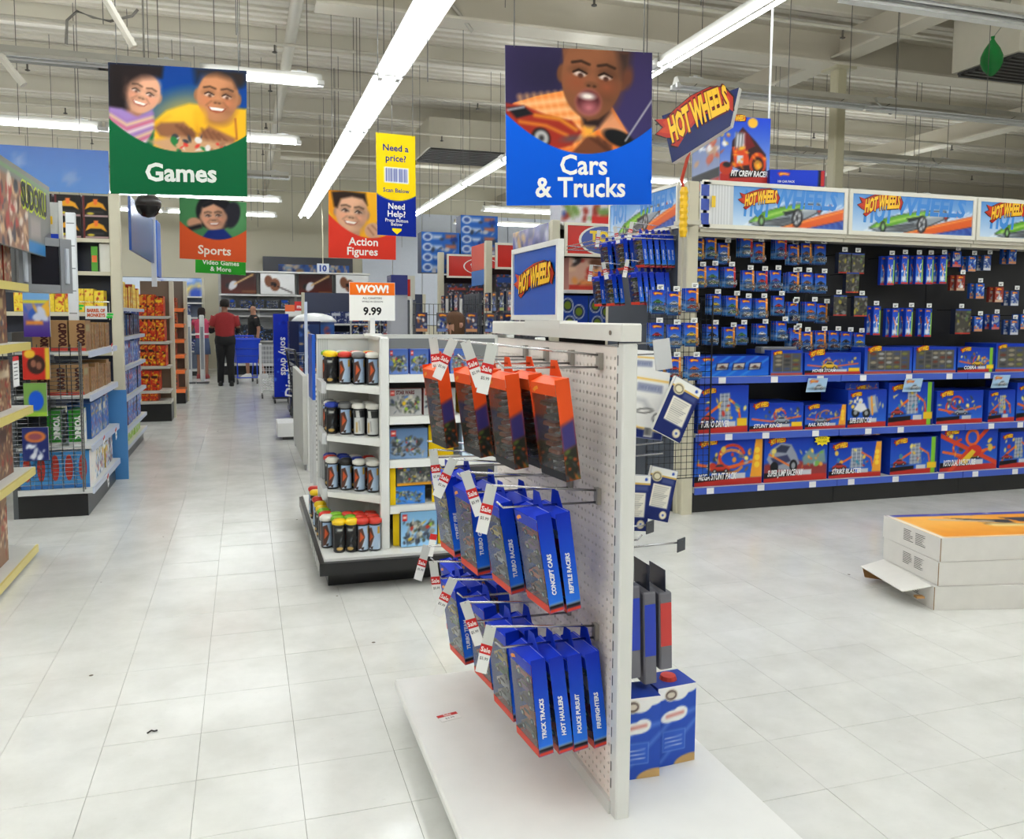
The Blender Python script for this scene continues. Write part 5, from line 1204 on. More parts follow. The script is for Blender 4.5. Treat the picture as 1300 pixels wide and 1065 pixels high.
spots = {'top': (1.055,[('yellow','dark'),('red','ice'),('grey','ice'),('white','ice')],['yellow','green','white','red']),
         'second': (.775,[('blue','dark'),('grey','ice'),('white','pale'),('white','pale')],['white','grey','white','white']),
         'third': (.465,[('white','ice'),('black','ice'),('white','ice'),('white','ice')],['red','blue','blue','white']),
         'bottom': (.18,[('white','ice'),('yellow','dark'),('yellow','dark'),('red','ice'),('red','ice')],['red','green','green','red','red'])}
for rn, (z, fr, bk) in spots.items():
    for k, (cp, wr) in enumerate(fr):
        n_ = len(fr)
        if rn == 'bottom': x, y = (.405,.46,.525,.58,.645)[k], (4.53,4.42,4.41,4.405,4.40)[k]
        else: x = .455+k*.068; y = 4.70-k*.052
        canister(x, y, z, cp, wr, f'{wr if wr!="ice" else "pale blue"} wrapped canister with {cp} cap, {ORD[k]} in front on {rn} shelf', 'toy canisters', rad(R.uniform(-25,25)))
        for q in (1,2):
            if y+.078*q < 4.95 or rn == 'bottom':
                cb = bk[(k+q-1)%len(bk)]
                canister(x+R.uniform(-.004,.004), y+.078*q, z, cb, R.choice(['ice','dark']), f'canister with {cb} cap standing {["","directly","two places"][q]} behind the {ORD[k]} {rn} shelf canister', 'toy canisters', rad(R.uniform(-40,40)))
for k, (y, cp) in enumerate([(4.66,'yellow'),(4.78,'yellow'),(4.92,'red'),(5.12,'yellow'),(5.24,'red')]):
    canister(.40, y+.09, .18, cp, 'dark' if cp=='yellow' else 'ice', f'canister with {cp} cap, {ORD[k]} along the aisle edge of the black base', 'toy canisters', rad(-60))
# building brick boxes
def brickart(w, h, seed, bg, gold=False):
    A = Art(w,h,max(24,int(w/.005)),bg); A.grad(bg,tuple(min(255,c+40) for c in bg)); 
    A.blobs(int(80),[(110,112,112),(60,62,64),(150,150,146),(200,196,180),(90,100,80),(70,80,100)],h*.075,seed,(w*.08,h*.28,w*.9,h*.88)); A.blobs(8,[(150,190,60),(220,180,40),(190,60,44),(90,130,200)],h*.06,seed+1,(w*.2,h*.3,w*.9,h*.8))
    A.rect(w*.04,h*.06,w*.17,h*.25,(206,36,34)); A.rect(w*.06,h*.12,w*.15,h*.18,(250,240,220),2)
    if gold: A.rect(0,h*.88,w,h,(226,160,40)); 
    return A
def tray(w, h):
    m_ = MB(); m_.prism([(-w/2-.02,0),(-w/2-.004,0),(-w/2-.004,h*1.05),(-w/2-.012,h*1.08)],'y',.0,.2,(242,204,10)).prism([(w/2+.004,0),(w/2+.035,0),(w/2+.012,h*1.1),(w/2+.0,h*1.05)],'y',.0,.2,(242,204,10)); return m_
def brickbox(x, y, z, w, h, d, seed, bg, side, label, rz=0, gold=False, words=()):
    mb = carton(w,h,d,brickart(w,h,seed,bg,gold),side,words=words)
    return put('brick_set_box', mb.mesh('brick_set_box',CARD), label, 'toy box', (x,y,z+.0012), rad(rz), 'building brick boxes')
def ydisp(x, y, z, w, h, label, rz=0):
    m_ = MB().box((-w/2,0,0),(w/2,.03,h),(244,206,12)).box((-w/2,.03,0),(-w/2+.006,.2,h*.8),(236,196,10)).box((w/2-.006,.03,0),(w/2,.2,h*.8),(236,196,10))
    put('yellow_display_carton', m_.mesh('yellow_display_carton',CARD), label, 'carton', (x,y,z+.0012), rad(rz), 'yellow display cartons')
for k in range(4):
    brickbox(.79+k*.112, 4.47, RZs[0], .1, .135, .06, 40+k, (70,100,170), (20,70,190), f'small blue brick figure box, {ORD[k]} from the white post on the top shelf')
for k in range(2):
    brickbox(.825+k*.19, 4.47, RZs[1], .178, .145, .06, 50+k, (150,150,150), (160,60,56), f'grey brick set box with dark lettering, {ORD[k]} from the white post', words=[('STAR WARS',.5,.2,.02,(90,30,34),.04,0,.1)])
ydisp(1.24,4.5,RZs[1],.2,.13,'yellow carton on the second brick shelf behind the orange packs')
brickbox(.84,4.46,RZs[2],.21,.165,.08,60,(90,120,160),(120,140,170),'grey rock raider brick box on the middle brick shelf'); ydisp(.985,4.5,RZs[2],.05,.17,'tall yellow carton flap beside the rock raider brick box',-12); ydisp(1.06,4.52,RZs[2],.09,.17,'wide yellow carton on the middle brick shelf'); brickbox(1.24,4.46,RZs[2],.2,.17,.08,61,(180,200,215),(120,140,170),'pale brick box on the middle shelf behind the hanging packs')
ydisp(.752,4.45,RZs[3],.03,.2,'yellow carton flap at the white post on the fourth brick shelf'); o = brickbox(.875,4.47,RZs[3]+.0985,.2,.128,.16,62,(60,64,66),(40,110,200),'dark brick vehicle box with blue lid stacked on a blue one',4,True); brickbox(.83,4.46,RZs[3],.2,.096,.16,63,(40,110,200),(40,110,200),'low blue brick box lying under the dark vehicle box')
ydisp(.995,4.46,RZs[3],.05,.2,'narrow yellow carton beside the dark vehicle brick box',-16); ydisp(1.08,4.5,RZs[3],.09,.2,'tall yellow carton on the fourth brick shelf',4)
brickbox(.885,4.40,.1825,.2,.19,.08,64,(120,170,210),(60,70,90),'blue police brick set box on the lowest deck',3); ydisp(.77,4.44,.1815,.04,.19,'yellow carton flap at the white post on the lowest deck',-14); ydisp(1.015,4.42,.1815,.04,.2,'leaning yellow carton flap after the police brick box',-18); ydisp(1.13,4.42,.1815,.1,.16,'wide yellow carton on the lowest deck',8)
for k, (px_, py_, Y) in enumerate([(545,692,4.2),(378+0,0,0)]):
    if Y:
        m_ = MB().box((-.018,-.001,-.12),(.018,.001,0),(238,238,236)).box((-.0185,-.0015,-.03),(.0185,.0015,0),(206,44,44))
        put('shelf_price_tag', m_.mesh('shelf_price_tag',CARD), 'hanging price tag on the black base of the canister display', 'tag', at(551,678,Y=4.235), 0, rot=(0,rad(12),0))
# ================================================================== FLAT HOOP CARTONS ON THE FLOOR
P1, P2, P3 = V3(*at(1195,683,Z=.36)), V3(*at(1101,655,Z=.36)), V3(*at(1300,679.5,Z=.36))
ang = math.atan2(*(P3-P1)[[1,0]]); Wd = float(np.linalg.norm((P2-P1)[:2])); Ln = 1.15
A = Art(115,100*Wd/1.0,70,(240,160,44)); hh = A.h; A.grad((236,150,36),(244,170,60)); A.blobs(30,[(232,144,30),(248,180,80)],20,3,None,14); A.rect(0,0,115,hh*.1,(40,60,170)); A.blobs(10,[(230,230,235),(90,100,190)],1.6,4,(20,hh*.02,110,hh*.08)); A.rect(0,hh*.96,115,hh,(236,234,230)); A.rect(0,0,3,hh,(236,234,230))
A.poly([(30,hh*.2),(48,hh*.3),(62,hh*.34),(60,hh*.5),(44,hh*.42)],(44,48,60)); A.poly([(60,hh*.24),(96,hh*.3),(92,hh*.48),(66,hh*.44)],(40,46,70)); A.line([(44,hh*.5),(80,hh*.62),(98,hh*.78)],3,(70,60,50)); A.line([(46,hh*.54),(70,hh*.6)],5,(240,220,150),3); A.line([(20,hh*.25),(50,hh*.4)],3,(200,180,150))
for k, (z, off, dang, nm) in enumerate([(.24,0.0,0,'topmost, with orange printed lid'), (.12,-.01,rad(-1.5),'middle of the stack of three'), (.0,-.03,rad(-4),'lowest of the stack, its end flap hanging open')]):
    mb = MB().box((0,0,0),(Ln,Wd,.118),(222,219,214))
    ej = MB()
    if k == 0: mb.art((0,Wd,.1186),(Ln,0,0),(0,-Wd,0),A)
    # printed lists on the short end (local -x) and long side
    for r_ in range(7):
        for c_ in range(2):
            mb.quad((-.0007,Wd*.62-c_*.1,.09-r_*.009),(-.0007,Wd*.62-c_*.1-R.uniform(.05,.09),.09-r_*.009),(-.0007,Wd*.62-c_*.1-R.uniform(.05,.09),.094-r_*.009),(-.0007,Wd*.62-c_*.1,.094-r_*.009),(96,94,94))
    for r_ in range(6): mb.quad((.47,-.0007,.09-r_*.011),(.47+R.uniform(.12,.2),-.0007,.09-r_*.011),(.47+R.uniform(.12,.2),-.0007,.095-r_*.011),(.47,-.0007,.095-r_*.011),(110,106,104))
    mb.tube([(.001,.001,.002),(.001,.001,.117)],.0022,5,(150,120,86))
    t_ = thing('hoop_carton', f'flat white hoop carton on the floor, {nm}', 'carton', (float(P1[0])+off*math.cos(ang),float(P1[1])+off*math.sin(ang)+ (k*-.004),z), ang+dang, 'flat hoop cartons')
    mb.build('carton_body', MATTE, t_)
    if k == 2:
        f = MB(); f.add([(0,.02,.116),(-.14,.04,.085),(-.14,Wd-.02,.085),(0,Wd,.116),(0,.02,.113),(-.14,.04,.081),(-.14,Wd-.02,.081),(0,Wd,.113)],[(3,2,1,0),(4,5,6,7),(0,1,5,4),(1,2,6,5),(2,3,7,6)],(226,223,218))
        f.build('end_flap',MATTE,t_)
        f = MB().add([(-.135,Wd-.03,.08),(-.02,Wd-.005,.11),(-.005,Wd,.0),(-.11,Wd-.01,.02),(-.135,Wd-.035,.08),(-.02,Wd-.01,.11),(-.005,Wd-.006,.0),(-.11,Wd-.015,.02)],[(0,1,2,3),(7,6,5,4)],(176,128,76)).box((-.07,.03,.05),(-.03,.06,.06),(186,140,86)); f.build('side_flap',MATTE,t_)
# green balloon
p = at(1258,97,Y=6.5)
b = MB().lathe([(.006,0),(.03,.012),(.075,.06),(.1,.12),(.098,.19),(.07,.26),(.03,.32),(.014,.35),(.02,.375),(.012,.37)],(0,0,0),16,(30,130,60))
o = b.build('balloon', SHEET, smooth=True); o.location = p; mark(o, 'drooping green balloon hanging near the ceiling by the dark grille', 'balloon')
MB().tube([(0,0,.365),(.12,.0,.5),(.25,0,4.6885-p[2])],.003,5,(90,110,90)).build('string',PLAST,o)
# ================================================================== LEFT SIDE: GAMES
def gameart(w, h, seed, pal, n=70, size=.06):
    A = Art(w,h,min(44,max(16,int(w/.007))),pal[0]); A.blobs(n,pal,max(w,h)*size,seed); r = random.Random(seed)
    if r.random() < .6: A.rect(w*.08,h*r.uniform(.05,.3),w*r.uniform(.5,.9),h*r.uniform(.32,.42),r.choice(pal[1:]),2)
    return A
def row_boxes(unit, W, z, hs, pal, label, group, ws=(.12,.2), d=.28, y0=.03, x0=.02, seed=1, side=None, gap=.006, name='game_box', words=None, variants=3, jig=1.0):
    """boxes along one shelf of a unit (same local frame as the unit)"""
    r = random.Random(seed); M = unit.matrix_basis if hasattr(unit,'matrix_basis') else unit
    kinds = []
    for q in range(variants):
        w_, h_ = r.uniform(*ws), r.uniform(*hs); sd = side or tuple(int(c*.9) for c in r.choice(pal))
        kinds.append((w_, carton(w_,h_,d,gameart(w_,h_,seed*10+q,pal),sd,words=words or (),rightA=gameart(d,h_,seed*10+q+50,pal,14)).mesh(name,CARD)))
    x = x0; k = 0
    rz = unit.rotation_euler[2]; c_, s_ = math.cos(rz), math.sin(rz); L = unit.location
    while True:
        w_, me = kinds[(k//2)%variants]
        if x+w_ > W-.05 or k > 17: break
        lx, ly = x+w_/2, y0+r.uniform(0,.012)
        put(name, me, label.format(ORD[k]), 'toy box', (L[0]+lx*c_-ly*s_, L[1]+lx*s_+ly*c_, z+.0012), rz+rad(r.uniform(-1,1)*jig), group)
        x += w_+gap; k += 1
BRN = [(120,84,62),(176,140,110),(90,60,52),(206,180,150),(150,60,44),(80,84,100),(196,170,120)]
RPG = [(150,112,84),(206,178,140),(110,70,56),(160,60,46),(92,84,84),(226,206,176)]
uA = shelving('near games shelving unit with yellow shelf edges at the frame border', 1.3, .5, 2.2, (.53,.895,1.265,1.60,1.915), (-1.2,4.2,0), rad(90), shelf=(216,216,212), chan=(222,204,110), base=.065, chanh=.045, posts=(0,1), back=(70,66,62))
for z, hs, ws, s_, nm in ((.065,(.34,.40),(.28,.36),3,'lowest'),(.53,(.28,.33),(.22,.3),5,'second'),(.895,(.27,.33),(.2,.3),7,'third'),(1.265,(.26,.31),(.16,.3),9,'fourth'),(1.60,(.2,.25),(.12,.16),11,'fifth')):
    row_boxes(uA, 1.3, z, hs, RPG if s_%4==3 else BRN, 'brown adventure game box, {} along the '+nm+' yellow edged shelf', f'games on the {nm} yellow edged shelf', ws, .35, .06 if z < 1.6 else .04, .02, s_)
for z, tx in ((1.265,'third'),):
    p = at(20,465,X=-1.185); m_ = MB().box((-.001,-.06,-.11),(.001,.06,.055),(238,238,236)).box((-.0015,-.06,.03),(.0015,.06,.055),(206,44,44)); 
    for q in range(5): m_.box((.001,-.045,.01-q*.02),(.0016,.03,.016-q*.02),(120,120,124))
    put('shelf_price_tag', m_.mesh('shelf_price_tag',CARD), 'large white price tag with red top on the fourth yellow edged shelf', 'tag', p, 0)
# header with number puzzle lettering
t = thing('game_header_sign', 'grey header sign with yellow outlined puzzle lettering above the near games shelf', 'sign', (-1.165,5.3,1.78))
A = Art(150,45,130,(128,128,124)); A.rect(0,8,88,45,(150,112,90)); A.blobs(120,[(206,170,130),(90,60,50),(170,60,50),(220,206,190),(70,70,80)],4,6,(0,10,86,44)); A.rect(88,38,150,45,(60,130,190)); A.poly([(0,3),(150,3),(150,5),(0,5)],(120,150,110)); A.rect(94,24,120,36,(160,150,146),4)
b = MB(); b.art((.0008,-.7,.45),(0,1.42,0),(0,0,-.45),A); b.box((-.02,-.7,0),(0,.72,.45),(120,120,116)); b.build('board',CARD,t)
b = MB()
for off, col, bo in ((.0016,(196,214,40),.11),(.0036,(24,24,24),.04)): b.text((off,.30,.25),UY,UZ,'SUDOKU',.13,col,0,'c',bo,0,.62)
b.build('lettering',CARD,t)
# kiosk monitor, white post, blue tag sign
t = thing('kiosk_monitor', 'grey boxy kiosk monitor with dark screen mounted beside the near games shelf', 'monitor', (-1.19,5.86,1.56), rad(48))
b = MB(); w_, h_ = .36, .34
b.box((-w_/2,-.02,0),(w_/2,.14,h_),(120,122,126),0,.015); b.build('housing',PLAST,t)
b = MB(); 
for a,c_ in (((-w_/2,-.04,0),(-.1,-.02,h_)),((.1,-.04,0),(w_/2,-.02,h_)),((-.1,-.035,0),(.1,-.02,.05)),((-.1,-.035,h_-.05),(.1,-.02,h_))): b.box(a,c_,(136,138,142))
b.build('bezel',PLAST,t); MB().box((-.105,-.026,.05),(.105,-.022,h_-.05),(30,30,36)).build('screen',SHEET,t)
b = MB()
for x in (-.14,.14): b.tube([(x,-.045,.06),(x,-.045,.28)],.014,8,(190,196,206))
b.build('speaker_bar',PLAST,t)
t = thing('white_post', 'white slotted steel post rising from the brown box shelving behind the kiosk monitor', 'post', (-1.17,6.72,1.172))
MB().box((-.032,-.02,0),(.032,.02,.98),(220,224,228),bev=.005).build('post_tube',PAINT,t)
b = MB()
for q in range(6): b.box((-.025,-.0205,.1+q*.16),(.025,-.02,.108+q*.16),(130,134,140))
o = b.build('slot',PAINT,t); o['kind']='stuff'
t = thing('aisle_marker', 'grey aisle marker with blue tags above the kiosk monitor', 'sign', (-1.18,6.05,1.87))
MB().box((-.07,-.006,0),(.075,0,.27),(200,202,200)).box((.06,-.012,0),(.08,.006,.28),(226,226,222)).build('backing',PLAST,t)
b = MB()
for q in range(3): b.box((-.068,-.009,.09+q*.058),(-.02,-.006,.135+q*.058),(34,56,150))
b.box((-.01,-.02,.13),(.025,-.016,.18),(236,190,40)); b.box((-.068,-.009,.01),(.055,-.006,.07),(16,60,190)); b.build('tag',PLAST,t)
# open end cap with brown, green and blue boxes
uB = shelving('white aisle end shelving with brown, green and blue game boxes', 1.32, .5, 1.3, (.50,.86,1.17), (-1.05,6.5,0), rad(90), shelf=(214,216,214), chan=(196,204,222), base=.2, chanh=.045, posts=(0,0), back=(80,84,88), kick=(24,24,26))
def spinebox(w, d, h, col, txt, tcol, side, band=None, name='game_box', oval=None):
    """narrow face towards the camera (-y), broad side along the aisle (+x)"""
    mb = MB().box((0,0,0),(w,d,h),col)
    A = gameart(d,h,int(w*999)+int(h*777),side,18); mb.art((w+.0008,0,h),(0,d,0),(0,0,-h),A)
    if band: mb.box((-.0004,-.0006,0),(w+.0002,0,h*.1),band)
    if oval:
        q = [(w/2+w*.3*math.cos(a),h*.55+h*.36*math.sin(a)) for a in np.linspace(0,2*math.pi,16,endpoint=False)]
        mb.prism(q,'y',-.001,-.0004,oval)
    if txt: mb.text((w/2-.28*w*0+.0,-.0016,h*.52),V3(0,0,-1),UX,txt,w*.42,tcol,0,'c',.07,0,h*.78)
    return mb.mesh(name,CARD)
KR = [(150,112,76),(120,84,56),(176,140,100),(196,120,70),(90,60,44),(160,150,110)]
mbrown = spinebox(.105,.20,.215,(164,128,88),'CUPOOR',(70,34,30),KR,(190,70,60)); 
for zi, z, n_ in ((0,1.17,3),(1,.86,3)):
    for k in range(n_):
        put('game_box', mbrown, f'brown game box with dark vertical lettering, {ORD[k]} on the {"upper" if zi==0 else "lower"} brown shelf', 'toy box', (-1.40+k*.115-(.02 if zi else 0),6.52,z+.0012), 0, f'brown games on the {"upper" if zi==0 else "lower"} shelf')
    row_boxes(uB, 1.32, z, (.17,.2), KR, 'open fronted brown wooden game box, {} along the '+("upper" if zi==0 else "lower")+' brown shelf', 'wooden games along the aisle', (.07,.1), .2, .02, .26, 21+zi, (164,128,88))
mgreen = spinebox(.085,.22,.25,(48,130,44),'YOINK',(230,236,228),[(220,220,214),(60,140,60),(236,180,60),(60,90,170)],(220,220,216))
for k in range(2): put('game_box', mgreen, f'green game box with white vertical lettering, {ORD[k]} from the wire rack', 'toy box', (-1.33+k*.135,6.53,.5012), rad(2), 'green games')
row_boxes(uB, 1.32, .50, (.2,.27), [(60,110,190),(226,180,60),(190,70,60),(120,160,210),(236,226,200)], 'blue and yellow puzzle box, {} along the shelf of green games', 'puzzle boxes', (.16,.22), .16, .05, .35, 25)
mblue = spinebox(.085,.26,.265,(70,140,200),'',(240,200,60),[(236,232,226),(210,214,220),(160,190,220),(226,200,170)],(60,120,190),oval=(180,60,50))
for k in range(5): put('game_box', mblue, f'light blue game box with red oval, {ORD[k]} from the wire rack on the lowest deck', 'toy box', (-1.505+k*.088,6.52,.2012), 0, 'light blue games')
row_boxes(uB, 1.32, .2005, (.2,.26), [(220,224,230),(90,150,210),(190,60,60),(60,70,90),(236,200,90)], 'pale blue game box, {} along the aisle edge of the lowest deck', 'pale blue games', (.12,.18), .2, .03, .36, 27)
for k, (x, y) in enumerate([(142,444),(132,562),(147,552),(137,611)]):
    m_ = MB().box((-.001,-.03,-.09),(.001,.03,.0),(240,240,238)).box((-.0016,-.0305,-.02),(.0016,.0305,0),(206,50,50)).box((.001,-.018,-.06),(.0016,.014,-.05),(100,100,104))
    p = at(x, y-8, X=-1.0365); put('shelf_price_tag', m_.mesh('shelf_price_tag',CARD), f'small hanging price tag, {ORD[k]} down the edges of the brown box shelving', 'tag', p, 0, 'hanging price tags', rot=(rad(14),0,0))
# wire side rack and packs hung on it
t = thing('wire_side_rack', 'grey wire side rack on the near end of the brown box shelving', 'rack', (-1.25,6.46,.24))
g = MB()
for k in range(34): g.tube([(-.32,0,k*.029),(.165,0,k*.029)],.0022,4,(120,122,126))
for k in range(8): g.tube([(-.32+k*.069,.003,-.03),(-.32+k*.069,.003,.98)],.003,4,(120,122,126))
g.build('wire_mesh',CHROME,t); MB().tube([(.15,0,-.06),(.15,0,1.0)],.006,6,(150,152,156)).tube([(.165,-.02,-.04),(.165,-.02,.99)],.005,6,(150,152,156)).build('edge_rod',CHROME,t)
def hungpack(px_, py_, w_, h_, A, label, Y=6.453):
    p = at(px_, py_, Y=Y); m_ = MB(); m_.art((-w_/2,-.021,0),(w_,0,0),(0,0,-h_),A); m_.box((-w_/2,-.02,-h_),(w_/2,0,0),(200,200,200)); put('hanging_toy_pack', m_.mesh('hanging_toy_pack',CARD), label, 'toy', p, 0, 'packs hung on the wire side rack')
A = Art(60,100,24,(70,50,130)); A.grad((150,170,200),(70,40,130)); A.rect(0,0,60,22,(120,170,220)); A.rect(0,22,60,28,(220,210,60)); A.blobs(10,[(236,180,60),(200,206,226),(60,100,190)],12,2,(4,30,56,64)); A.rect(6,66,44,74,(226,140,60),2); hungpack(46,368,.16,.32,A,'purple and blue hanging toy pack, highest on the wire side rack')
A = Art(60,60,24,(196,50,40)); A.rect(50,0,60,60,(220,190,60)); A.ell(30,32,20,18,(60,40,36)); A.ell(24,30,6,7,(150,100,80)); A.ell(36,34,6,7,(150,100,80)); A.ell(16,12,12,8,(236,190,60)); hungpack(46,441,.165,.22,A,'red hanging toy pack with dark round picture on the wire side rack')
A = Art(60,60,20,(120,160,80)); A.ell(32,32,20,18,(30,90,210)); A.rect(0,52,60,60,(150,190,60)); hungpack(45,486,.14,.23,A,'green hanging pack with round blue toy on the wire side rack')
A = Art(60,70,22,(40,50,110)); A.ell(30,20,24,12,(210,120,60)); A.ell(30,20,16,7,(150,80,90)); A.blobs(12,[(226,230,240)],6,3,(4,36,56,66)); hungpack(45,542,.16,.23,A,'navy hanging pack with orange oval, lowest on the wire side rack')
# wire shelf sign with green clips
t = thing('shelf_topper', 'white framed shelf topper sign with orange lettering and green clips', 'sign', (-1.04,6.75,1.405))
b = MB().tube([(-.13,0,0),(-.13,0,.13),(.10,0,.13),(.10,0,0)],.005,6,(226,230,230)); b.build('wire_frame',CHROME,t)
b = MB().box((-.06,-.004,.005),(.085,.004,.1),(214,220,220)); 
b.text((.012,-.0055,.056),UX,UZ,'BARREL OF',.024,(206,96,50),0,'c',.05,0,.12); b.text((.012,-.0055,.022),UX,UZ,'MONKEYS',.024,(206,96,50),0,'c',.05,0,.12); b.build('plate',CARD,t)
b = MB()
for x, z in ((-.09,.1),(-.1,.08),(.1,.02),(.105,.04)): b.box((x-.02,-.008,z-.008),(x+.02,.008,z+.008),(40,200,70))
b.build('clip',PLAST,t)
setattr(t,'location',(-1.04,6.75,1.39))
# blue divider board
t = mark(MB().box((-1.22,7.88,0),(-.985,7.91,.78),(74,138,200)).build('divider_board',PAINT,loc=(-1.1,7.9,0)), 'plain blue upright divider board at the foot of the brown box shelving', 'board')
MB().box((-.02,-.016,.70),(.02,-.012,.74),(206,200,176)).build('clip',PLAST,t)
# row facing the camera behind: shelf, yellow boxes, black-yellow boxes on top
uC = shelving('beige game row shelving with yellow boxes behind the brown box shelving', 2.5, .27, 2.12, (.6,1.1,1.45,1.81,2.1), (-3.6,8.22,0), 0, shelf=(206,200,176), chan=(206,200,176), posts=(0,0), back=(34,40,60))
upright_post('shelf_pillar', 'beige shelf end pillar under the green Games sign', (-1.08,8.22), 2.5)
row_boxes(uC, 2.12, 1.811, (.2,.23), [(236,206,60),(240,214,90),(190,70,50),(226,190,50)], 'yellow game box, {} along the high beige shelf', 'yellow games on the high shelf', (.055,.075), .2, .01, 1.3, 31, (236,206,60))
row_boxes(uC, 2.5, 1.451, (.18,.22), [(236,206,60),(240,214,90),(190,70,50),(226,190,50)], 'yellow game box, {} along the second high beige shelf', 'yellow games on the second shelf', (.06,.08), .2, .01, 1.7, 33, (236,206,60))
t = mark(MB().box((0,-.01,0),(.02,.25,.13),(60,110,180)).box((0,-.01,.13),(.02,.25,.262),(196,176,140)).build('side_panel_board',CARD),'tan and blue side board standing on the high beige shelf','board'); t.location = (-1.44,8.24,1.8115); t.rotation_euler = (0,0,rad(40))
mark(MB().box((0,0,0),(.15,.19,.25),(226,224,214),bev=.01).build('white_carton',CARD),'plain white carton on the high beige shelf by the pillar','carton').location = (-1.22,8.25,1.8115)
mark(MB().box((0,0,0),(.05,.02,.22),(90,160,60)).box((.005,-.001,.08),(.045,0,.14),(220,110,60)).build('slim_game_box',CARD),'slim green box leaning at the white carton','toy box').location = (-1.28,8.235,1.8115)
A = Art(100,90,30,(22,20,18)); A.poly([(8,60),(20,34),(40,24),(60,24),(80,34),(94,62),(70,48),(30,48)],(230,160,30)); A.poly([(42,14),(60,14),(58,34),(50,40),(44,34)],(236,120,50)); A.rect(20,66,80,72,(60,60,60),3); A.rect(0,82,100,90,(180,150,150)); A.rect(0,0,8,90,(110,40,44)); A.ell(30,76,14,5,(210,190,60))
mb = carton(.205,.185,.22,A,(90,36,40)); me = mb.mesh('black_toy_carton',CARD)
for k, (x, z) in enumerate([(-1.68,2.288),(-1.455,2.288),(-1.235,2.288),(-1.235,2.1015),(-1.455,2.1015),(-1.68,2.1015)]):
    put('black_toy_carton', me, f'black carton with yellow wing shape, {ORD[2-k if k<3 else k-3]} from the pillar in the {"upper" if k<3 else "lower"} layer', 'toy box', (x,8.235,z), rad(R.uniform(-1.5,1.5)), 'black and yellow cartons')
# star banners
def starpts(cx_, cy_, r_, rot=0): return [(cx_+(r_ if q%2==0 else r_*.42)*math.sin(q*math.pi/5+rot), cy_+(r_ if q%2==0 else r_*.42)*math.cos(q*math.pi/5+rot)) for q in range(10)]
t = thing('star_banner', 'long blue banner with pale stars above the games row', 'sign', (-2.4,9.22,2.62))
A = Art(240,42,60,(70,128,206)); A.grad((60,112,196),(84,142,216)); 
for q, (x, y) in enumerate([(160,14),(205,28),(90,24),(40,12)]): A.poly([(a,b_) for a,b_ in starpts(x,y,5)],(150,176,214),2)
b = MB(); b.art((-1.2,-.011,.42),(2.35,0,0),(0,0,-.42),A); b.box((-1.2,-.01,0),(1.15,.0,.42),(70,120,200)); b.build('banner',SHEET,t)
MB().box((-.02,-.014,.0),(-.014,-.011,.42),(210,216,222)).build('joint_strip',PAINT,t)
MB().tube([(-.9,0,.4),(-.9,0,ZC-2.6)],.003,5,(80,80,80)).tube([(.9,0,.4),(.9,0,ZC-2.6)],.003,5,(80,80,80)).build('suspension_wire',PAINT,t)
t = thing('star_banner', 'dusky blue banner with one large pale star along the aisle', 'sign', (-1.1,10.6,2.1))
A = Art(240,52,50,(50,80,150)); A.grad((70,110,170),(44,70,140)); A.poly(starpts(150,24,22),(80,88,140),3); A.ell(30,40,24,12,(120,100,150),0,12)
b = MB(); b.art((.006,-1.1,.55),(0,2.3,0),(0,0,-.55),A); b.box((-.02,-1.1,0),(.005,1.2,.55),(60,96,170)); b.build('banner',SHEET,t)
MB().box((-.03,1.16,-.3),(.03,1.2,.6),(220,222,226)).build('end_post',PAINT,t)
MB().box((-.03,1.6,-.15),(.01,2.1,.6),(70,120,220)).build('end_panel',SHEET,t)
# dome camera
p = at(188,262,Y=9.2)
t = thing('dome_camera', 'dark glass security dome hanging by the Games sign', 'camera', p)
MB().lathe([(.0,-.115),(.06,-.10),(.1,-.06),(.12,0),(.115,.02)],(0,0,0),20,(30,28,28)).build('dome',SHEET,t,smooth=True); MB().lathe([(.12,.0),(.125,.05),(.09,.1),(.0,.105)],(0,0,0),20,(52,48,46)).build('cap',PLAST,t,smooth=True); MB().tube([(0,0,.1),(0,0,ZC-p[2])],.01,6,(150,146,136)).build('rod',PAINT,t)
# third unit along the aisle
uD = shelving('aisle shelving with blue spined and lime boxes past the blue divider board', 1.9, .45, 1.85, (.32,.63,.93,1.22,1.5), (-1.1,8.52,0), rad(90), shelf=(206,202,186), chan=(186,192,206), base=.16, posts=(0,1), back=(20,20,24))
PD = [(70,120,200),(190,60,60),(220,224,230),(60,70,90),(150,170,200),(120,40,44)]
for z, nm, pal, hs, ws in ((.161,'lowest',[(150,190,50),(226,226,220),(120,160,60),(200,206,200)],(.12,.14),(.2,.3)),(.321,'second',PD,(.24,.27),(.1,.18)),(.631,'third',PD,(.22,.26),(.1,.18)),(.931,'fourth',PD,(.22,.25),(.08,.14)),(1.221,'fifth',[(30,36,50),(120,40,50),(60,100,160),(190,190,196)],(.2,.24),(.08,.12)),(1.501,'top',[(236,206,60),(226,180,50),(190,70,50),(240,230,200)],(.2,.26),(.07,.12))):
    row_boxes(uD, 1.9, z, hs, pal, 'boxed game, {} along the '+nm+' shelf past the blue divider board', f'games on the {nm} shelf past the divider', ws, .3, .03, .04, int(z*100)+3)
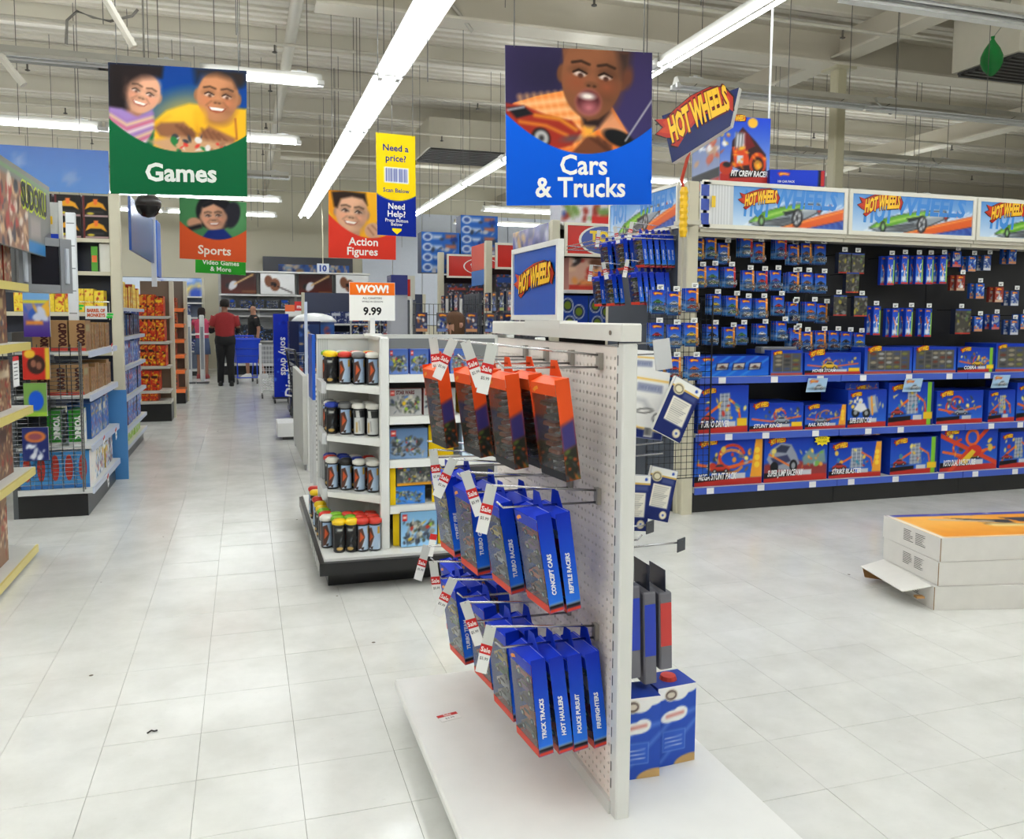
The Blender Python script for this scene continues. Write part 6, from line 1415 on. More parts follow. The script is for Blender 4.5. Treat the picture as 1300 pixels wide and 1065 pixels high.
# red unit and orange unit further on
uE = shelving('shelving with red and yellow flame printed boxes along the far aisle', .40, .5, 1.9, (.42,.75,1.08,1.42), (-1.36,12.1,0), 0, shelf=(200,196,186), chan=(190,186,176), base=.28, posts=(0,1), back=(120,100,80), kick=(18,18,18))
FLM = [(196,50,30),(236,190,40),(210,80,30),(60,30,24),(226,140,40)]
for z, nm in ((.281,'lowest'),(.421,'second'),(.751,'third'),(1.081,'fourth'),(1.421,'top')):
    row_boxes(uE, .40, z, (.10,.11) if nm=='lowest' else (.26,.3), FLM, 'red and yellow flame printed box, {} on the '+nm+' shelf', f'flame boxes on the {nm} shelf', (.09,.12), .3, .02, .03, int(z*90), (190,50,34))
uF = shelving('dark based shelving with orange price strips on the far aisle', .40, .5, 2.0, (.55,.8,1.05,1.3,1.55), (-1.33,14.5,0), 0, shelf=(206,120,70), chan=(240,120,60), base=.24, chanh=.06, posts=(1,1), back=(110,96,84), kick=(18,18,18))
for z, nm in ((.241,'lowest'),(.551,'second'),(.801,'third'),(1.051,'fourth'),(1.301,'fifth'),(1.551,'top')):
    row_boxes(uF, .40, z, (.15,.17) if nm!='lowest' else (.24,.28), [(170,70,44),(90,50,40),(206,150,60),(60,60,66)], 'small dark orange box, {} on the '+nm+' shelf with orange strips', f'boxes on the {nm} orange strip shelf', (.1,.13), .3, .02, .03, int(z*80), (150,60,40))
uG = shelving('narrow dark rack of small hanging goods past the orange strips', .35, .4, 1.8, (.5,.9,1.3), (-1.42,16.6,0), 0, shelf=(120,124,130), base=.2, back=(60,66,80), posts=(1,1))
for z, nm in ((.21,'lowest'),(.501,'second'),(.901,'third'),(1.301,'top')):
    row_boxes(uG, .35, z, (.18,.25), [(70,76,90),(150,156,166),(60,90,150),(70,140,80)], 'small grey blue pack, {} on the '+nm+' shelf of the narrow rack', f'packs on the {nm} narrow rack shelf', (.08,.1), .2, .02, .03, int(z*70))
for k, (x, y) in enumerate([(-1.12,18.9),(-.86,18.9)]):
    t = thing('security_gate', f'white upright security gate post, {"outer" if k==0 else "inner"} of the pair by the woman in pink', 'gate', (x,y,0), 0, 'security gate posts')
    MB().box((-.05,-.03,0),(.05,.03,1.45),(214,216,216),bev=.02).build('post_body',PLAST,t); MB().box((-.03,-.032,.3),(.03,-.03,1.2),(150,154,160)).build('panel',PLAST,t); MB().box((-.12,-.1,0),(.12,.1,.03),(90,90,92)).build('foot',PLAST,t)
# ================================================================== MIDDLE AND BACK OF THE STORE
# rows behind the toy car wall, ends at x = 3.05
def header_panel(x, Y, z0, W, H, label, print_fn, words=None):
    t = thing('header_sign', label, 'sign', (x+W/2,Y,z0))
    f = MB().frame(W,H,.028,.015,(228,222,204))
    f.build('frame',PLAST,t)
    b = MB().box((-W/2+.02,-.006,.02),(W/2-.02,.008,H-.02),(206,52,44)); print_fn(b, W, H); b.build('printed_panel',SHEET,t)
    return t
def ts_print(b, W, H):
    A = Art(100,75,30,(90,104,170)); A.grad((60,80,160),(150,160,190)); A.blobs(10,[(230,226,210),(120,170,70),(200,190,190)],8,3,(30,40,90,75))
    cx_, cz = -.16, H*.5; rx, rz_ = .27, H*.42
    q = [(cx_+1.1*rx*math.cos(a),cz+1.1*rz_*math.sin(a)) for a in np.linspace(0,2*math.pi,28,endpoint=False)]; b.prism(q,'y',-.008,-.007,(232,226,214))
    q = [(cx_+rx*math.cos(a),cz+rz_*math.sin(a)) for a in np.linspace(0,2*math.pi,28,endpoint=False)]; b.prism(q,'y',-.009,-.008,(80,96,166))
    b.text((cx_-.02,-.010,cz-.01),UX,UZ,'TOY',.1,(240,206,60),0,'c',.06); b.text((cx_,-.010,cz-.08),UX,UZ,'STORY',.055,(206,60,50),0,'c',.05)
def tr_print(b, W, H):
    for k, rr in enumerate((1.0,.93)):
        q = [(-.05+rr*.3*math.cos(a),H*.5+rr*H*.36*math.sin(a)) for a in np.linspace(0,2*math.pi,28,endpoint=False)]; b.prism(q,'y',-.008-k*.001,-.007,(238,234,226) if k==0 else (200,50,44))
    b.text((-.16,-.0105,H*.38),UX,UZ,'tr',.13,(240,236,230),0,'c',.05)
def red_print(b, W, H):
    q = [(.12+.2*math.cos(a),H*.5+H*.34*math.sin(a)) for a in np.linspace(0,2*math.pi,20,endpoint=False)]; b.prism(q,'y',-.008,-.007,(70,84,120))
TY = 8.05
uT = shelving('toy row shelving under the red header with oval, behind the pegboard', 2.4, .5, 2.4, (.5,1.3,1.72,2.405), (3.1,TY,0), 0, shelf=(230,230,226), posts=(0,0), back=(40,32,30))
upright_post('shelf_pillar', 'beige shelf end pillar at the red oval header row', (3.03,TY), 2.42)
header_panel(3.12, TY-.03, 2.06, 1.22, .34, 'red header sign with blue oval reading toy over the second toy row', ts_print)
A = Art(100,66,34,(206,160,140)); A.blobs(34,[(220,180,150),(110,70,50),(230,220,214),(60,50,50),(190,60,50),(226,150,80)],10,8); A.rect(0,56,100,66,(196,60,50)); A.rect(20,46,50,56,(226,140,80),3)
put('boxed_toy_set', carton(.62,.33,.3,A,(180,120,110)).mesh('boxed_toy_set',CARD), 'large pink and brown toy box under the red oval header', 'toy box', (3.5,TY+.02,1.7212), 0)
put('boxed_toy_set', carton(.5,.32,.3,A,(180,120,110)).mesh('boxed_toy_set',CARD), 'pink and brown toy box partly hidden by the long packs', 'toy box', (4.08,TY+.03,1.7212), 0)
A = Art(100,100,30,(30,60,150)); 
for x, y in ((24,28),(66,46),(32,78)): A.ell(x,y,21,21,(210,216,224)); A.ell(x,y,18,18,(24,36,90)); A.ell(x,y,13,12,(110,130,40))
A.rect(58,84,96,94,(190,196,214),3)
for k in range(3): put('ball_set_box', carton(.3,.36,.25,A,(40,90,90)).mesh('ball_set_box',CARD), f'blue box with green balls, {ORD[k]} from the beige pillar', 'toy box', (3.26+k*.31,TY+.02,1.3012), 0, 'blue boxes with green balls')
A = Art(160,34,50,(214,210,214)); A.blobs(36,[(60,60,80),(226,190,60),(230,226,226),(160,60,50),(70,90,160),(120,150,80)],9,12); A.rect(56,22,100,34,(206,50,44)); A.rect(116,26,150,34,(206,50,44))
put('boxed_toy_set', carton(1.0,.26,.3,A,(180,180,190)).mesh('boxed_toy_set',CARD), 'wide white and red toy box on top of the red oval header row', 'toy box', (3.62,TY+.1,2.4062), 0)
t = thing('aisle_marker', 'yellow and blue aisle tag at the red oval header', 'sign', (4.33,TY-.03,2.2)); MB().box((0,0,0),(.06,.004,.26),(40,60,150)).build('backing',PLAST,t); MB().box((-.07,-.01,.06),(-.01,-.006,.18),(236,190,50)).build('tag',PLAST,t)
# pictorial aisle header between rows
t = thing('header_sign', 'purple pictorial header along the aisle behind the blue badge sign', 'sign', (3.0,8.75,2.08)); A = Art(120,33,36,(90,90,150)); A.blobs(30,[(130,120,170),(200,160,110),(70,70,120),(180,180,200)],8,5)
b = MB(); b.art((-.006,.6,.33),(0,-1.2,0),(0,0,-.33),A); b.box((-.005,-.6,0),(.005,.6,.33),(220,216,200)); b.build('printed_panel',SHEET,t); MB().box((-.012,-.62,-.02),(.012,.62,0),(224,221,208)).build('frame',PLAST,t)
uU = shelving('third toy row shelving under a red header', 2.4, .5, 2.1, (.5,.95,1.35,1.7), (3.1,10.5,0), 0, posts=(0,0), back=(36,30,30))
upright_post('shelf_pillar', 'beige shelf end pillar of the third toy row', (3.03,10.5), 2.42)
header_panel(3.12, 10.49, 2.06, 1.22, .34, 'plain red header sign with small oval over the third toy row', red_print)
t = thing('header_sign', 'plain orange red header along the aisle at the third toy row', 'sign', (3.0,10.885,2.06)); b = MB().box((-.006,-.33,0),(.006,.33,.34),(216,76,58)); b.build('printed_panel',SHEET,t); MB().box((-.004,-.33,-.2),(.004,.33,0),(40,110,190)).build('lower_panel',SHEET,t)
uV = shelving('fourth toy row shelving with dark packs under the red tr header', 2.4, .5, 2.1, (.5,.95,1.35,1.7), (2.95,12.6,0), 0, posts=(0,0), back=(24,26,34))
upright_post('shelf_pillar', 'beige shelf end pillar of the fourth toy row', (2.88,12.6), 2.42)
header_panel(2.97, 12.59, 2.04, 1.22, .36, 'red header sign with white oval lettering over the fourth toy row', tr_print)
PT = [(60,60,70),(120,110,120),(200,190,190),(170,70,60),(50,80,150),(90,80,60)]
for u_, W_, nm in ((uU,2.4,'third toy row'),(uV,2.4,'fourth toy row')):
    for z in (.95,1.35,1.7): row_boxes(u_, W_, z+.001, (.24,.32), PT, 'mixed toy box, {} along the '+{.95:'lower',1.35:'middle',1.7:'upper'}[z]+' shelf of the '+nm, 'boxes of the '+nm, (.2,.34), .25, .03, .04, int(z*100)+int(W_)+(7 if u_ is uV else 1))
A = Art(100,100,34,(40,100,190))
for q in range(4): A.ell(16,12+q*25,13,10,(200,214,232)); A.ell(16,12+q*25,8,6,(60,90,160)); A.rect(30,8+q*25,52,16+q*25,(206,216,232),3); A.rect(64,6+q*25,90,14+q*25,(206,110,60),3); A.blobs(6,[(60,70,90),(190,190,196),(30,60,140)],6,q,(30,14+q*25,96,24+q*25))
for k, x in enumerate((2.66,3.28)): put('blue_disc_carton', carton(.6,.62 if k==0 else .6,.3,A,(36,50,84)).mesh('blue_disc_carton',CARD), f'large blue carton with round marks over the fourth toy row, {ORD[k]} from aisle', 'toy box', (x+.25,12.75,2.42 if k else 2.12), 0, 'large blue cartons')
# end racks with hanging packs facing the aisle on rows 2, 3, 4
HP = [smallpack_mesh((60,64,90),(200,120,60),11), smallpack_mesh((120,110,120),(190,60,60),12), smallpack_mesh((40,50,80),(150,160,60),13), smallpack_mesh((90,90,96),(80,110,190),14)]
def endrack(x, y0, y1, label, rname, zs, n):
    t = thing('end_display_rack', label, 'rack', (x,(y0+y1)/2,0)); L = y1-y0
    MB().box((0,-L/2,0),(.04,L/2,1.75),(80,84,92)).build('back_panel',PAINT,t)
    g = MB()
    for q in range(14): g.tube([(-.02,-L/2,.3+q*.105),(-.02,L/2,.3+q*.105)],.003,4,(150,152,158))
    for q in range(12): g.tube([(-.02,-L/2+q*L/11,.25),(-.02,-L/2+q*L/11,1.72)],.003,4,(150,152,158))
    g.build('wire_mesh',CHROME,t); MB().box((-.4,-L/2,.1),(0,L/2,.14),(216,216,212)).build('base_deck',PAINT,t); MB().box((-.36,-L/2+.02,0),(0,L/2-.02,.1),(30,30,32)).build('kick_plate',PAINT,t)
    for j, z in enumerate(zs):
        for q in range(n):
            y = y0+.1+q*(L-.2)/max(1,n-1)
            put('small_toy_pack', HP[(q+j)%4], f'hanging toy pack, {ORD[q]} along row {["one","two","three","four"][j]} of the {rname}', 'toy', (x-.2,y,z), rad(-90+R.uniform(-6,6)), f'packs on the {rname}', scale=(1.7,1,1.7))
endrack(2.95, 8.2, 9.6, 'wire end rack of the red oval header row', 'red oval row end rack', (1.72,1.46,1.2), 5)
endrack(2.95, 10.65, 11.9, 'wire end rack of the third toy row', 'third row end rack', (1.74,1.48,1.2), 5)
# free standing wire racks in the aisle beyond the canister display
def wirerack(x, y, W, H, label, rname, rows_, n, col=(120,122,128)):
    t = thing('wire_display_rack', label, 'rack', (x,y,0)); g = MB()
    for q in range(int(H/.1)): g.tube([(-W/2,0,.15+q*.1),(W/2,0,.15+q*.1)],.003,4,col)
    for q in range(9): g.tube([(-W/2+q*W/8,.004,.1),(-W/2+q*W/8,.004,H)],.003,4,col)
    g.build('wire_mesh',CHROME,t)
    for sx in (-1,1): MB().tube([(sx*W/2,0,0),(sx*W/2,0,H+.05)],.014,8,(200,200,196)).build('leg',PAINT,t)
    MB().box((-W/2-.03,-.2,0),(W/2+.03,.2,.06),(60,60,62)).build('foot',PAINT,t)
    for j in range(rows_):
        for q in range(n):
            put('small_toy_pack', HP[(q*3+j)%4], f'hanging toy pack, {ORD[q]} in row {["one","two","three","four"][j]} of the {rname}', 'toy', (x-W/2+.07+q*(W-.14)/max(1,n-1),y-.1,H-.08-j*.24), rad(R.uniform(-5,5)), f'packs on the {rname}', scale=(1.3,1,1.4))
p = at(545,392,Y=7.7); wirerack(p[0], 7.7, .34, 1.55, 'grey wire rack of small toy packs beside the brown haired woman', 'rack beside the woman', 2, 2)
p = at(618,388,Y=7.6); wirerack(p[0], 7.6, .5, 1.55, 'wide grey wire rack of toy packs behind the pegboard', 'rack behind the pegboard', 2, 3)
wirerack(2.0, 12.4, .5, 1.9, 'tall dark wire rack before the fourth toy row', 'tall dark rack', 3, 3)
wirerack(2.0, 14.6, .5, 1.85, 'tall wire rack beyond the canister display', 'tall far rack', 3, 3)
t = thing('end_panel_stand', 'plain grey end panel stand right of the WOW sign', 'panel', (1.95,11.0,0)); MB().box((-.11,-.02,0),(.11,.3,1.72),(176,178,186)).build('panel_body',PAINT,t); MB().box((-.11,-.03,1.72),(.11,.3,1.98),(60,66,130)).build('header_block',SHEET,t)
t = thing('goods_stand', 'small red topped stand beyond the grey end panel stand', 'display stand', (2.55,14.0,0)); MB().box((-.2,-.1,0),(.2,.3,1.7),(110,112,116)).build('body',PAINT,t); MB().box((-.16,-.12,1.72),(.18,.2,2.12),(226,222,208)).build('frame',PLAST,t); MB().box((-.13,-.125,1.78),(.1,-.12,2.06),(214,60,50)).build('sign_face',SHEET,t)
# stands along the main aisle
t = thing('grey_back_panel', 'free standing white panel back by the aisle, left of the canister display', 'panel', (.52,8.6,0)); MB().box((-.02,-.75,.06),(.02,.9,.88),(206,206,200)).build('panel_face',MATTE,t); MB().box((.02,-.78,.0),(.3,-.72,.9),(224,224,220)).build('side_frame',PAINT,t)
for y in (-.7,.85): MB().tube([(0,y,0),(0,y,.1)],.012,6,(160,160,160)).build('leg',PAINT,t)
b = MB(); 
for q in range(16): b.box((.04,-.785,.1+q*.045),(.28,-.78,.12+q*.045),(150,150,146))
b.build('louvre',PAINT,t)
t = thing('white_step', 'low white platform box by the white panel back', 'platform', (.5,10.05,0)); MB().box((-.16,-.15,.04),(.1,.3,.2),(232,232,230),bev=.01).build('platform_body',PAINT,t); MB().box((-.1,-.1,0),(.05,.25,.04),(70,70,70)).build('foot',PLAST,t)
t = thing('blue_dvd_stand', 'tall blue floor stand lettered sony dvds on casters', 'display stand', (.56,14.3,0))
A = Art(22,140,20,(16,44,180)); A.blobs(20,[(30,70,210),(60,110,230),(14,36,150)],2.5,3)
b = MB(); b.art((-.11,-.151,1.47),(.24,0,0),(0,0,-1.37),A); b.box((-.11,-.15,.1),(.13,.2,1.47),(18,44,170)); b.text((.0,-.1525,.78),V3(0,0,-1),UX,'sony dvds',.11,(236,236,240),0,'c',.02,0,.8); b.build('body',SHEET,t)
MB().box((-.14,-.18,.08),(.16,.22,.11),(60,60,64)).build('base',PLAST,t)
for x in (-.1,.12):
    for y in (-.13,.16): MB().tube([(x-.012,y,.035),(x+.012,y,.035)],.035,10,(26,26,28)).build('wheel',PLAST,t)
t = thing('wire_bin', 'white wire dump bin on casters beside the blue dvd stand', 'bin', (.45,15.3,0)); g = MB()
for z in np.arange(.15,.92,.085):
    g.tube([(-.2,-.25,z),(.2,-.25,z),(.2,.25,z),(-.2,.25,z),(-.2,-.25,z)],.005,5,(232,232,230))
for k in range(9): g.tube([(-.2+k*.05,-.25,.15),(-.2+k*.05,-.25,.92)],.004,4,(232,232,230)); g.tube([(-.2,-.25+k*.0625,.15),(-.2,-.25+k*.0625,.92)],.004,4,(232,232,230))
g.build('basket',PAINT,t); MB().box((-.21,-.27,.1),(-.17,.25,.95),(232,232,230)).build('end_panel',PAINT,t)
for x in (-.17,.17):
    for y in (-.2,.2): MB().tube([(x-.012,y,.04),(x+.012,y,.04)],.04,10,(60,60,62)).build('wheel',PLAST,t)
t = thing('navy_movie_stand', 'navy movie display stand with white vertical lettering', 'display stand', (.73,12.25,0)); b = MB().box((-.13,-.1,.12),(.3,.4,1.36),(28,36,74)).text((-.07,-.1015,.55),UZ,V3(-1,0,0),'Disney',.13,(236,236,240),0,'c',.02,.2,.6); b.build('body',SHEET,t)
A = Art(40,90,20,(40,60,110)); A.blobs(22,[(230,190,120),(200,206,226),(60,100,190),(190,90,60)],6,4); b = MB(); b.art((.0,-.102,1.32),(.28,0,0),(0,0,-.7),A); b.build('poster_print',SHEET,t); MB().box((-.15,-.12,.08),(.32,.42,.12),(60,60,64)).build('base',PLAST,t)
for x in (-.1,.27):
    for y in (-.06,.36): MB().tube([(x-.012,y,.04),(x+.012,y,.04)],.04,10,(26,26,28)).build('wheel',PLAST,t)
# white domed stand
t = thing('domed_stand', 'movie stand with white domed top behind the navy movie stand', 'display stand', (1.10,14.2,0)); MB().lathe([(.37,1.34),(.36,1.37),(.28,1.44),(.14,1.48),(0,1.49)],(0,0,0),24,(236,238,238)).build('dome',PLAST,t,smooth=True)
A = Art(60,120,24,(60,100,170)); A.blobs(30,[(226,180,90),(220,226,236),(50,70,140),(180,80,50)],9,6); b = MB(); b.box((-.3,-.3,.05),(.3,.3,1.34),(70,90,140)); b.art((-.3,-.302,1.3),(.6,0,0),(0,0,-1.2),A); b.build('body',SHEET,t)
mark(MB().box((.60,9.0,0),(.63,9.03,1.58),(206,216,236)).build('thin_post',PAINT,loc=(.61,9.0,0)),'thin pale blue upright post behind the canister display','post')
mark(MB().box((.515,6.9,.75),(.54,7.3,1.28),(30,90,200)).box((.515,6.9,0),(.54,6.93,.75),(190,190,190)).box((.515,7.27,0),(.54,7.3,.75),(190,190,190)).build('blue_board',PLAST,loc=(.53,7.1,0)),'slim blue board standing just behind the canister display','board')
# chrome shopping cart
def cart(x, y, rz, col, bcol, label, plastic):
    t = thing('shopping_cart', label, 'shopping cart', (x,y,0), rz); g = MB()
    def P(u, v, z): # tapered basket
        f = (z-.45)/.5; return (u*(.21+.05*f), -.42*(.85+.15*f)*v if v > 0 else -.36*v, z)
    n = 9
    ring = lambda z: [P(-1,1,z),P(1,1,z),P(1,-1,z),P(-1,-1,z),P(-1,1,z)]
    if plastic:
        zs = [.45,.95]; A0, A1 = ring(.45)[:4], ring(.95)[:4]
        g.add(A0+A1, [(0,1,5,4),(1,2,6,5),(2,3,7,6),(3,0,4,7),(3,2,1,0)], bcol)
        for z in (.6,.75): 
            q = ring(z); g.tube([(a*1.02,b_*1.02,c_) for a,b_,c_ in q],.008,5,tuple(c*.8 for c in bcol))
        g.tube([(a*1.02,b_*1.02,c_) for a,b_,c_ in ring(.95)],.018,6,bcol)
    else:
        for z in np.linspace(.45,.95,7): g.tube(ring(z),.004,4,col)
        for k in range(13):
            for vv in (1,-1): g.tube([P(-1+k/6,vv,.45),P(-1+k/6,vv,.95)],.003,4,col)
            for uu in (-1,1): g.tube([P(uu,0,.45) if 0 else tuple(np.array(P(uu,1,.45))*(1-k/12)+np.array(P(uu,-1,.45))*(k/12)),tuple(np.array(P(uu,1,.95))*(1-k/12)+np.array(P(uu,-1,.95))*(k/12))],.003,4,col)
    g.build('basket',PLAST if plastic else CHROME,t)
    MB().tube([(-.24,.40,1.0),(.24,.40,1.0)],.018,8,bcol).build('handle',PLAST,t)
    f = MB()
    for s in (-1,1): f.tube([(s*.24,.40,1.0),(s*.22,.32,.45),(s*.2,.36,.14)],.013,6,col).tube([(s*.2,.36,.14),(s*.2,-.34,.14)],.013,6,col).tube([(s*.2,-.34,.14),(s*.2,-.3,.45)],.013,6,col)
    f.tube([(-.2,-.34,.14),(.2,-.34,.14)],.013,6,col); f.build('frame',PLAST if plastic else CHROME,t)
    for s in (-1,1):
        for yy in (-.3,.34): MB().tube([(s*.2-.014,yy,.05),(s*.2+.014,yy,.05)],.05,12,(40,40,42)).tube([(s*.2,yy,.05),(s*.2,yy,.14)],.01,5,(110,110,114)).build('wheel',PLAST,t)
cart(.0, 18.75, rad(8), (20,70,210), (20,70,220), 'blue plastic shopping cart pushed by the man in the red polo', True)
cart(.95, 11.1, rad(100), (90,92,98), (60,64,80), 'chrome wire shopping cart behind the canister display', False)

# ---- back wall department: guitar headers over a slatted grey wall unit
BY = 21.5
xl, xr = at(278,360,Y=BY)[0], at(470,360,Y=BY)[0]
t = thing('music_shelf_unit', 'long grey slatted music wall unit at the back of the store', 'shelf unit', (xl,BY,0)); Wd = xr-xl
MB().box((0,.5,0),(Wd,.55,2.5),(150,152,152)).build('back_panel',PAINT,t)
for q in range(14): MB().box((0,.485,.35+q*.12),(Wd,.5,.45+q*.12),(166,168,168)).build('slat',PAINT,t)
MB().box((0,0,1.93),(Wd,.5,1.97),(226,226,222)).build('canopy',PAINT,t); MB().box((0,0,2.5),(Wd,.55,2.54),(226,226,222)).build('top_rail',PAINT,t)
MB().box((0,.02,0),(Wd,.5,.22),(22,22,24)).build('kick_plate',PLAST,t); MB().box((0,-.01,.22),(Wd,.5,.26),(220,220,216)).build('base_deck',PAINT,t)
for q in range(5): MB().box((q*Wd/4-.03,.46,0),(q*Wd/4+.03,.5,2.5),(206,206,202)).build('upright',PAINT,t)
for k in range(4):
    A = Art(100,48,34,(70,24,20) if k%2==0 else (226,226,226))
    if k%2==0: A.grad((40,14,14),(90,34,26)); A.ell(22,30,10,7,(30,26,28)); A.ell(34,28,12,9,(206,206,212),-25); A.ell(28,34,7,6,(206,206,212)); A.line([(38,26),(84,6)],3.6,(214,176,120)); A.line([(84,6),(90,4)],5,(190,150,96)); A.rect(60,42,100,44,(150,110,60),2)
    else: A.ell(24,18,12,14,(120,74,50),-20); A.ell(42,26,15,15,(130,80,54),-20); A.ell(42,26,5,5,(30,24,22)); A.line([(50,30),(92,44)],3,(50,40,40)); A.rect(30,20,40,28,(40,30,28))
    w_ = Wd/4-.1; t2 = thing('guitar_header_panel', f'{"dark red electric" if k%2==0 else "white acoustic"} guitar picture header, {ORD[k]} along the music wall', 'sign', ((xl+(k+.5)*Wd/4),BY-.02,1.98), 0, 'guitar picture headers')
    b = MB(); b.box((-w_/2,-.01,0),(w_/2,.01,.5),(200,200,196)); b.art((-w_/2,-.0112,.5),(w_,0,0),(0,0,-.5),A); b.build('printed_panel',SHEET,t2)
for k in range(10):
    w_ = R.uniform(.12,.3); put('music_box', carton(w_,R.uniform(.18,.24),.22,gameart(w_,.3,k+200,[(60,64,72),(160,164,170),(30,80,190),(120,120,126)]),(70,74,84)).mesh('music_box',CARD), f'boxed music item, {ORD[k]} along the upper ledge of the music wall', 'toy box', (xl+.3+k*(Wd-.5)/10,BY+.2,1.6215 if k<5 else 1.4515), 0, 'boxes on the music wall')
sh_ = MB().box((0,.12,1.42),(Wd,.5,1.45),(200,200,198)).box((0,.15,1.59),(Wd*.5,.5,1.62),(200,200,198)).box((0,.1,.8),(Wd,.5,.83),(200,200,198)); sh_.build('shelf_board',PAINT,t)
for k in range(14):
    w_ = R.uniform(.14,.25); put('music_box', carton(w_,R.uniform(.25,.4),.25,gameart(w_,.3,k+300,[(40,44,52),(190,194,200),(30,34,40),(120,120,126),(60,110,190)]),(60,64,70)).mesh('music_box',CARD), f'boxed music item, {ORD[k]} along the lower ledge of the music wall', 'toy box', (xl+.2+k*(Wd-.4)/14,BY+.15,.8315), 0, 'boxes on the music wall')
# red and white counter sign, number ten lane sign, blue monitor bank
t = thing('red_counter_sign', 'red and white sign board before the music wall', 'sign', (at(385,392,Y=20.6)[0],20.6,1.45)); MB().box((-.42,-.02,.0),(.42,.02,.12),(232,232,228)).box((-.02,-.02,-1.45),(.02,.02,0),(180,180,180)).build('board',PLAST,t); b = MB().box((-.2,-.022,.12),(.42,.02,.34),(206,46,44)).box((-.42,-.022,.1),(-.2,.02,.26),(236,110,60)); b.text((.1,-.0235,.18),UX,UZ,'magazines',.09,(240,236,230),0,'c',.03,0,.5); b.build('sign_face',PLAST,t)
p = at(410,341,Y=19.5); t = thing('lane_number_sign', 'white lane sign with blue number 10 on a pole', 'sign', p); b = MB().box((-.13,-.06,-.11),(.13,.06,.11),(214,220,230)); b.build('sign_box',PLAST,t); b = MB().text((0,-.062,-.06),UX,UZ,'10',.13,(30,60,150),0,'c',.05); b.build('lettering',PLAST,t); MB().tube([(0,0,.1),(0,0,ZC-p[2])],.012,6,(214,206,176)).build('pole',PAINT,t)
p = at(390,340,Y=22.8); t = thing('wall_display_bank', 'dark framed picture bank high on the back wall behind lane sign 10', 'sign', (p[0],23.7,2.5)); MB().box((-1.1,0,-.3),(1.3,.25,.55),(52,54,66)).build('frame',PLAST,t); A = Art(100,40,34,(50,90,170)); A.blobs(26,[(90,150,220),(150,120,90),(40,60,120),(200,180,160)],9,3); b = MB(); b.art((-.7,-.003,.35),(1.1,0,0),(0,0,-.5),A); b.art((.6,-.003,.35),(.6,0,0),(0,0,-.5),A); b.build('picture',SHEET,t)
# left back: blue department shelf behind gate
uH = shelving('pale electronics shelving behind the security gates', 2.0, .5, 2.35, (.6,1.0,1.4,1.75,1.895), (-2.95,21.3,0), 0, shelf=(210,212,214), back=(110,120,140), posts=(1,1))
header_art = Art(100,22,34,(210,220,236)); header_art.blobs(10,[(80,130,220),(236,210,120),(60,90,190)],8,3)
t = thing('header_sign', 'pale blue header over the electronics shelving at the back', 'sign', (-1.95,21.31,1.896)); b = MB().box((-1,-.0,0),(1,.02,.42),(220,224,230)); b.art((-1,-.002,.42),(2,0,0),(0,0,-.42),header_art); b.build('printed_panel',SHEET,t)
for z, nm in ((.601,'lowest'),(1.001,'second'),(1.401,'third')): row_boxes(uH, 2.0, z, (.25,.32), [(60,70,110),(200,204,212),(40,60,160),(120,124,130)], 'boxed electronics item, {} along the '+nm+' shelf by the gates', f'electronics on the {nm} shelf', (.2,.3), .3, .04, .03, int(z*60)+2)
# far filler shelving right of the music wall
uI = shelving('far grey shelving with dvd cases beyond the blue dvd stand', 2.4, .5, 1.9, (.5,.9,1.3), (1.1,16.4,0), 0, shelf=(190,192,196), back=(60,66,90), posts=(1,1))
for z, nm in ((.21,'lowest'),(.501,'second'),(.901,'third'),(1.301,'top')): row_boxes(uI, 2.4, z, (.19,.25), [(50,60,110),(150,156,170),(70,80,96),(36,44,90),(190,194,204)], 'row of dvd cases, {} along the '+nm+' far grey shelf', f'dvd cases on the {nm} far shelf', (.2,.3), .25, .04, .03, int(z*66)+5)

# ================================================================== PEOPLE
def skinbody(name, J, E, parent, mat, col):
    """one continuous body: joints {name: (x,y,z,r)} grown with a Skin modifier, root at the pelvis"""
    names = list(J); me = bpy.data.meshes.new(name); me.from_pydata([J[n][:3] for n in names], [(names.index(a),names.index(b_)) for a,b_ in E], [])
    o = bpy.data.objects.new(name, me); COL.objects.link(o)
    o.modifiers.new('skin','SKIN'); s = o.modifiers.new('sub','SUBSURF'); s.levels = 1; s.render_levels = 1
    for i, n in enumerate(names):
        d = me.skin_vertices[0].data[i]; d.radius = (J[n][3], J[n][4] if len(J[n]) > 4 else J[n][3]); d.use_root = (i == 0)
    dg = bpy.context.evaluated_depsgraph_get(); dg.update()
    m2 = bpy.data.meshes.new_from_object(o.evaluated_get(dg)); bpy.data.objects.remove(o)
    a = m2.color_attributes.new('Col','FLOAT_COLOR','POINT'); c = np.ones((len(m2.vertices),4)); c[:,:3] = lin(col); a.data.foreach_set('color', c.ravel())
    m2.materials.clear(); m2.materials.append(mat); m2.polygons.foreach_set('use_smooth',[True]*len(m2.polygons))
    r = bpy.data.objects.new(name, m2); COL.objects.link(r); r.parent = parent
    return r
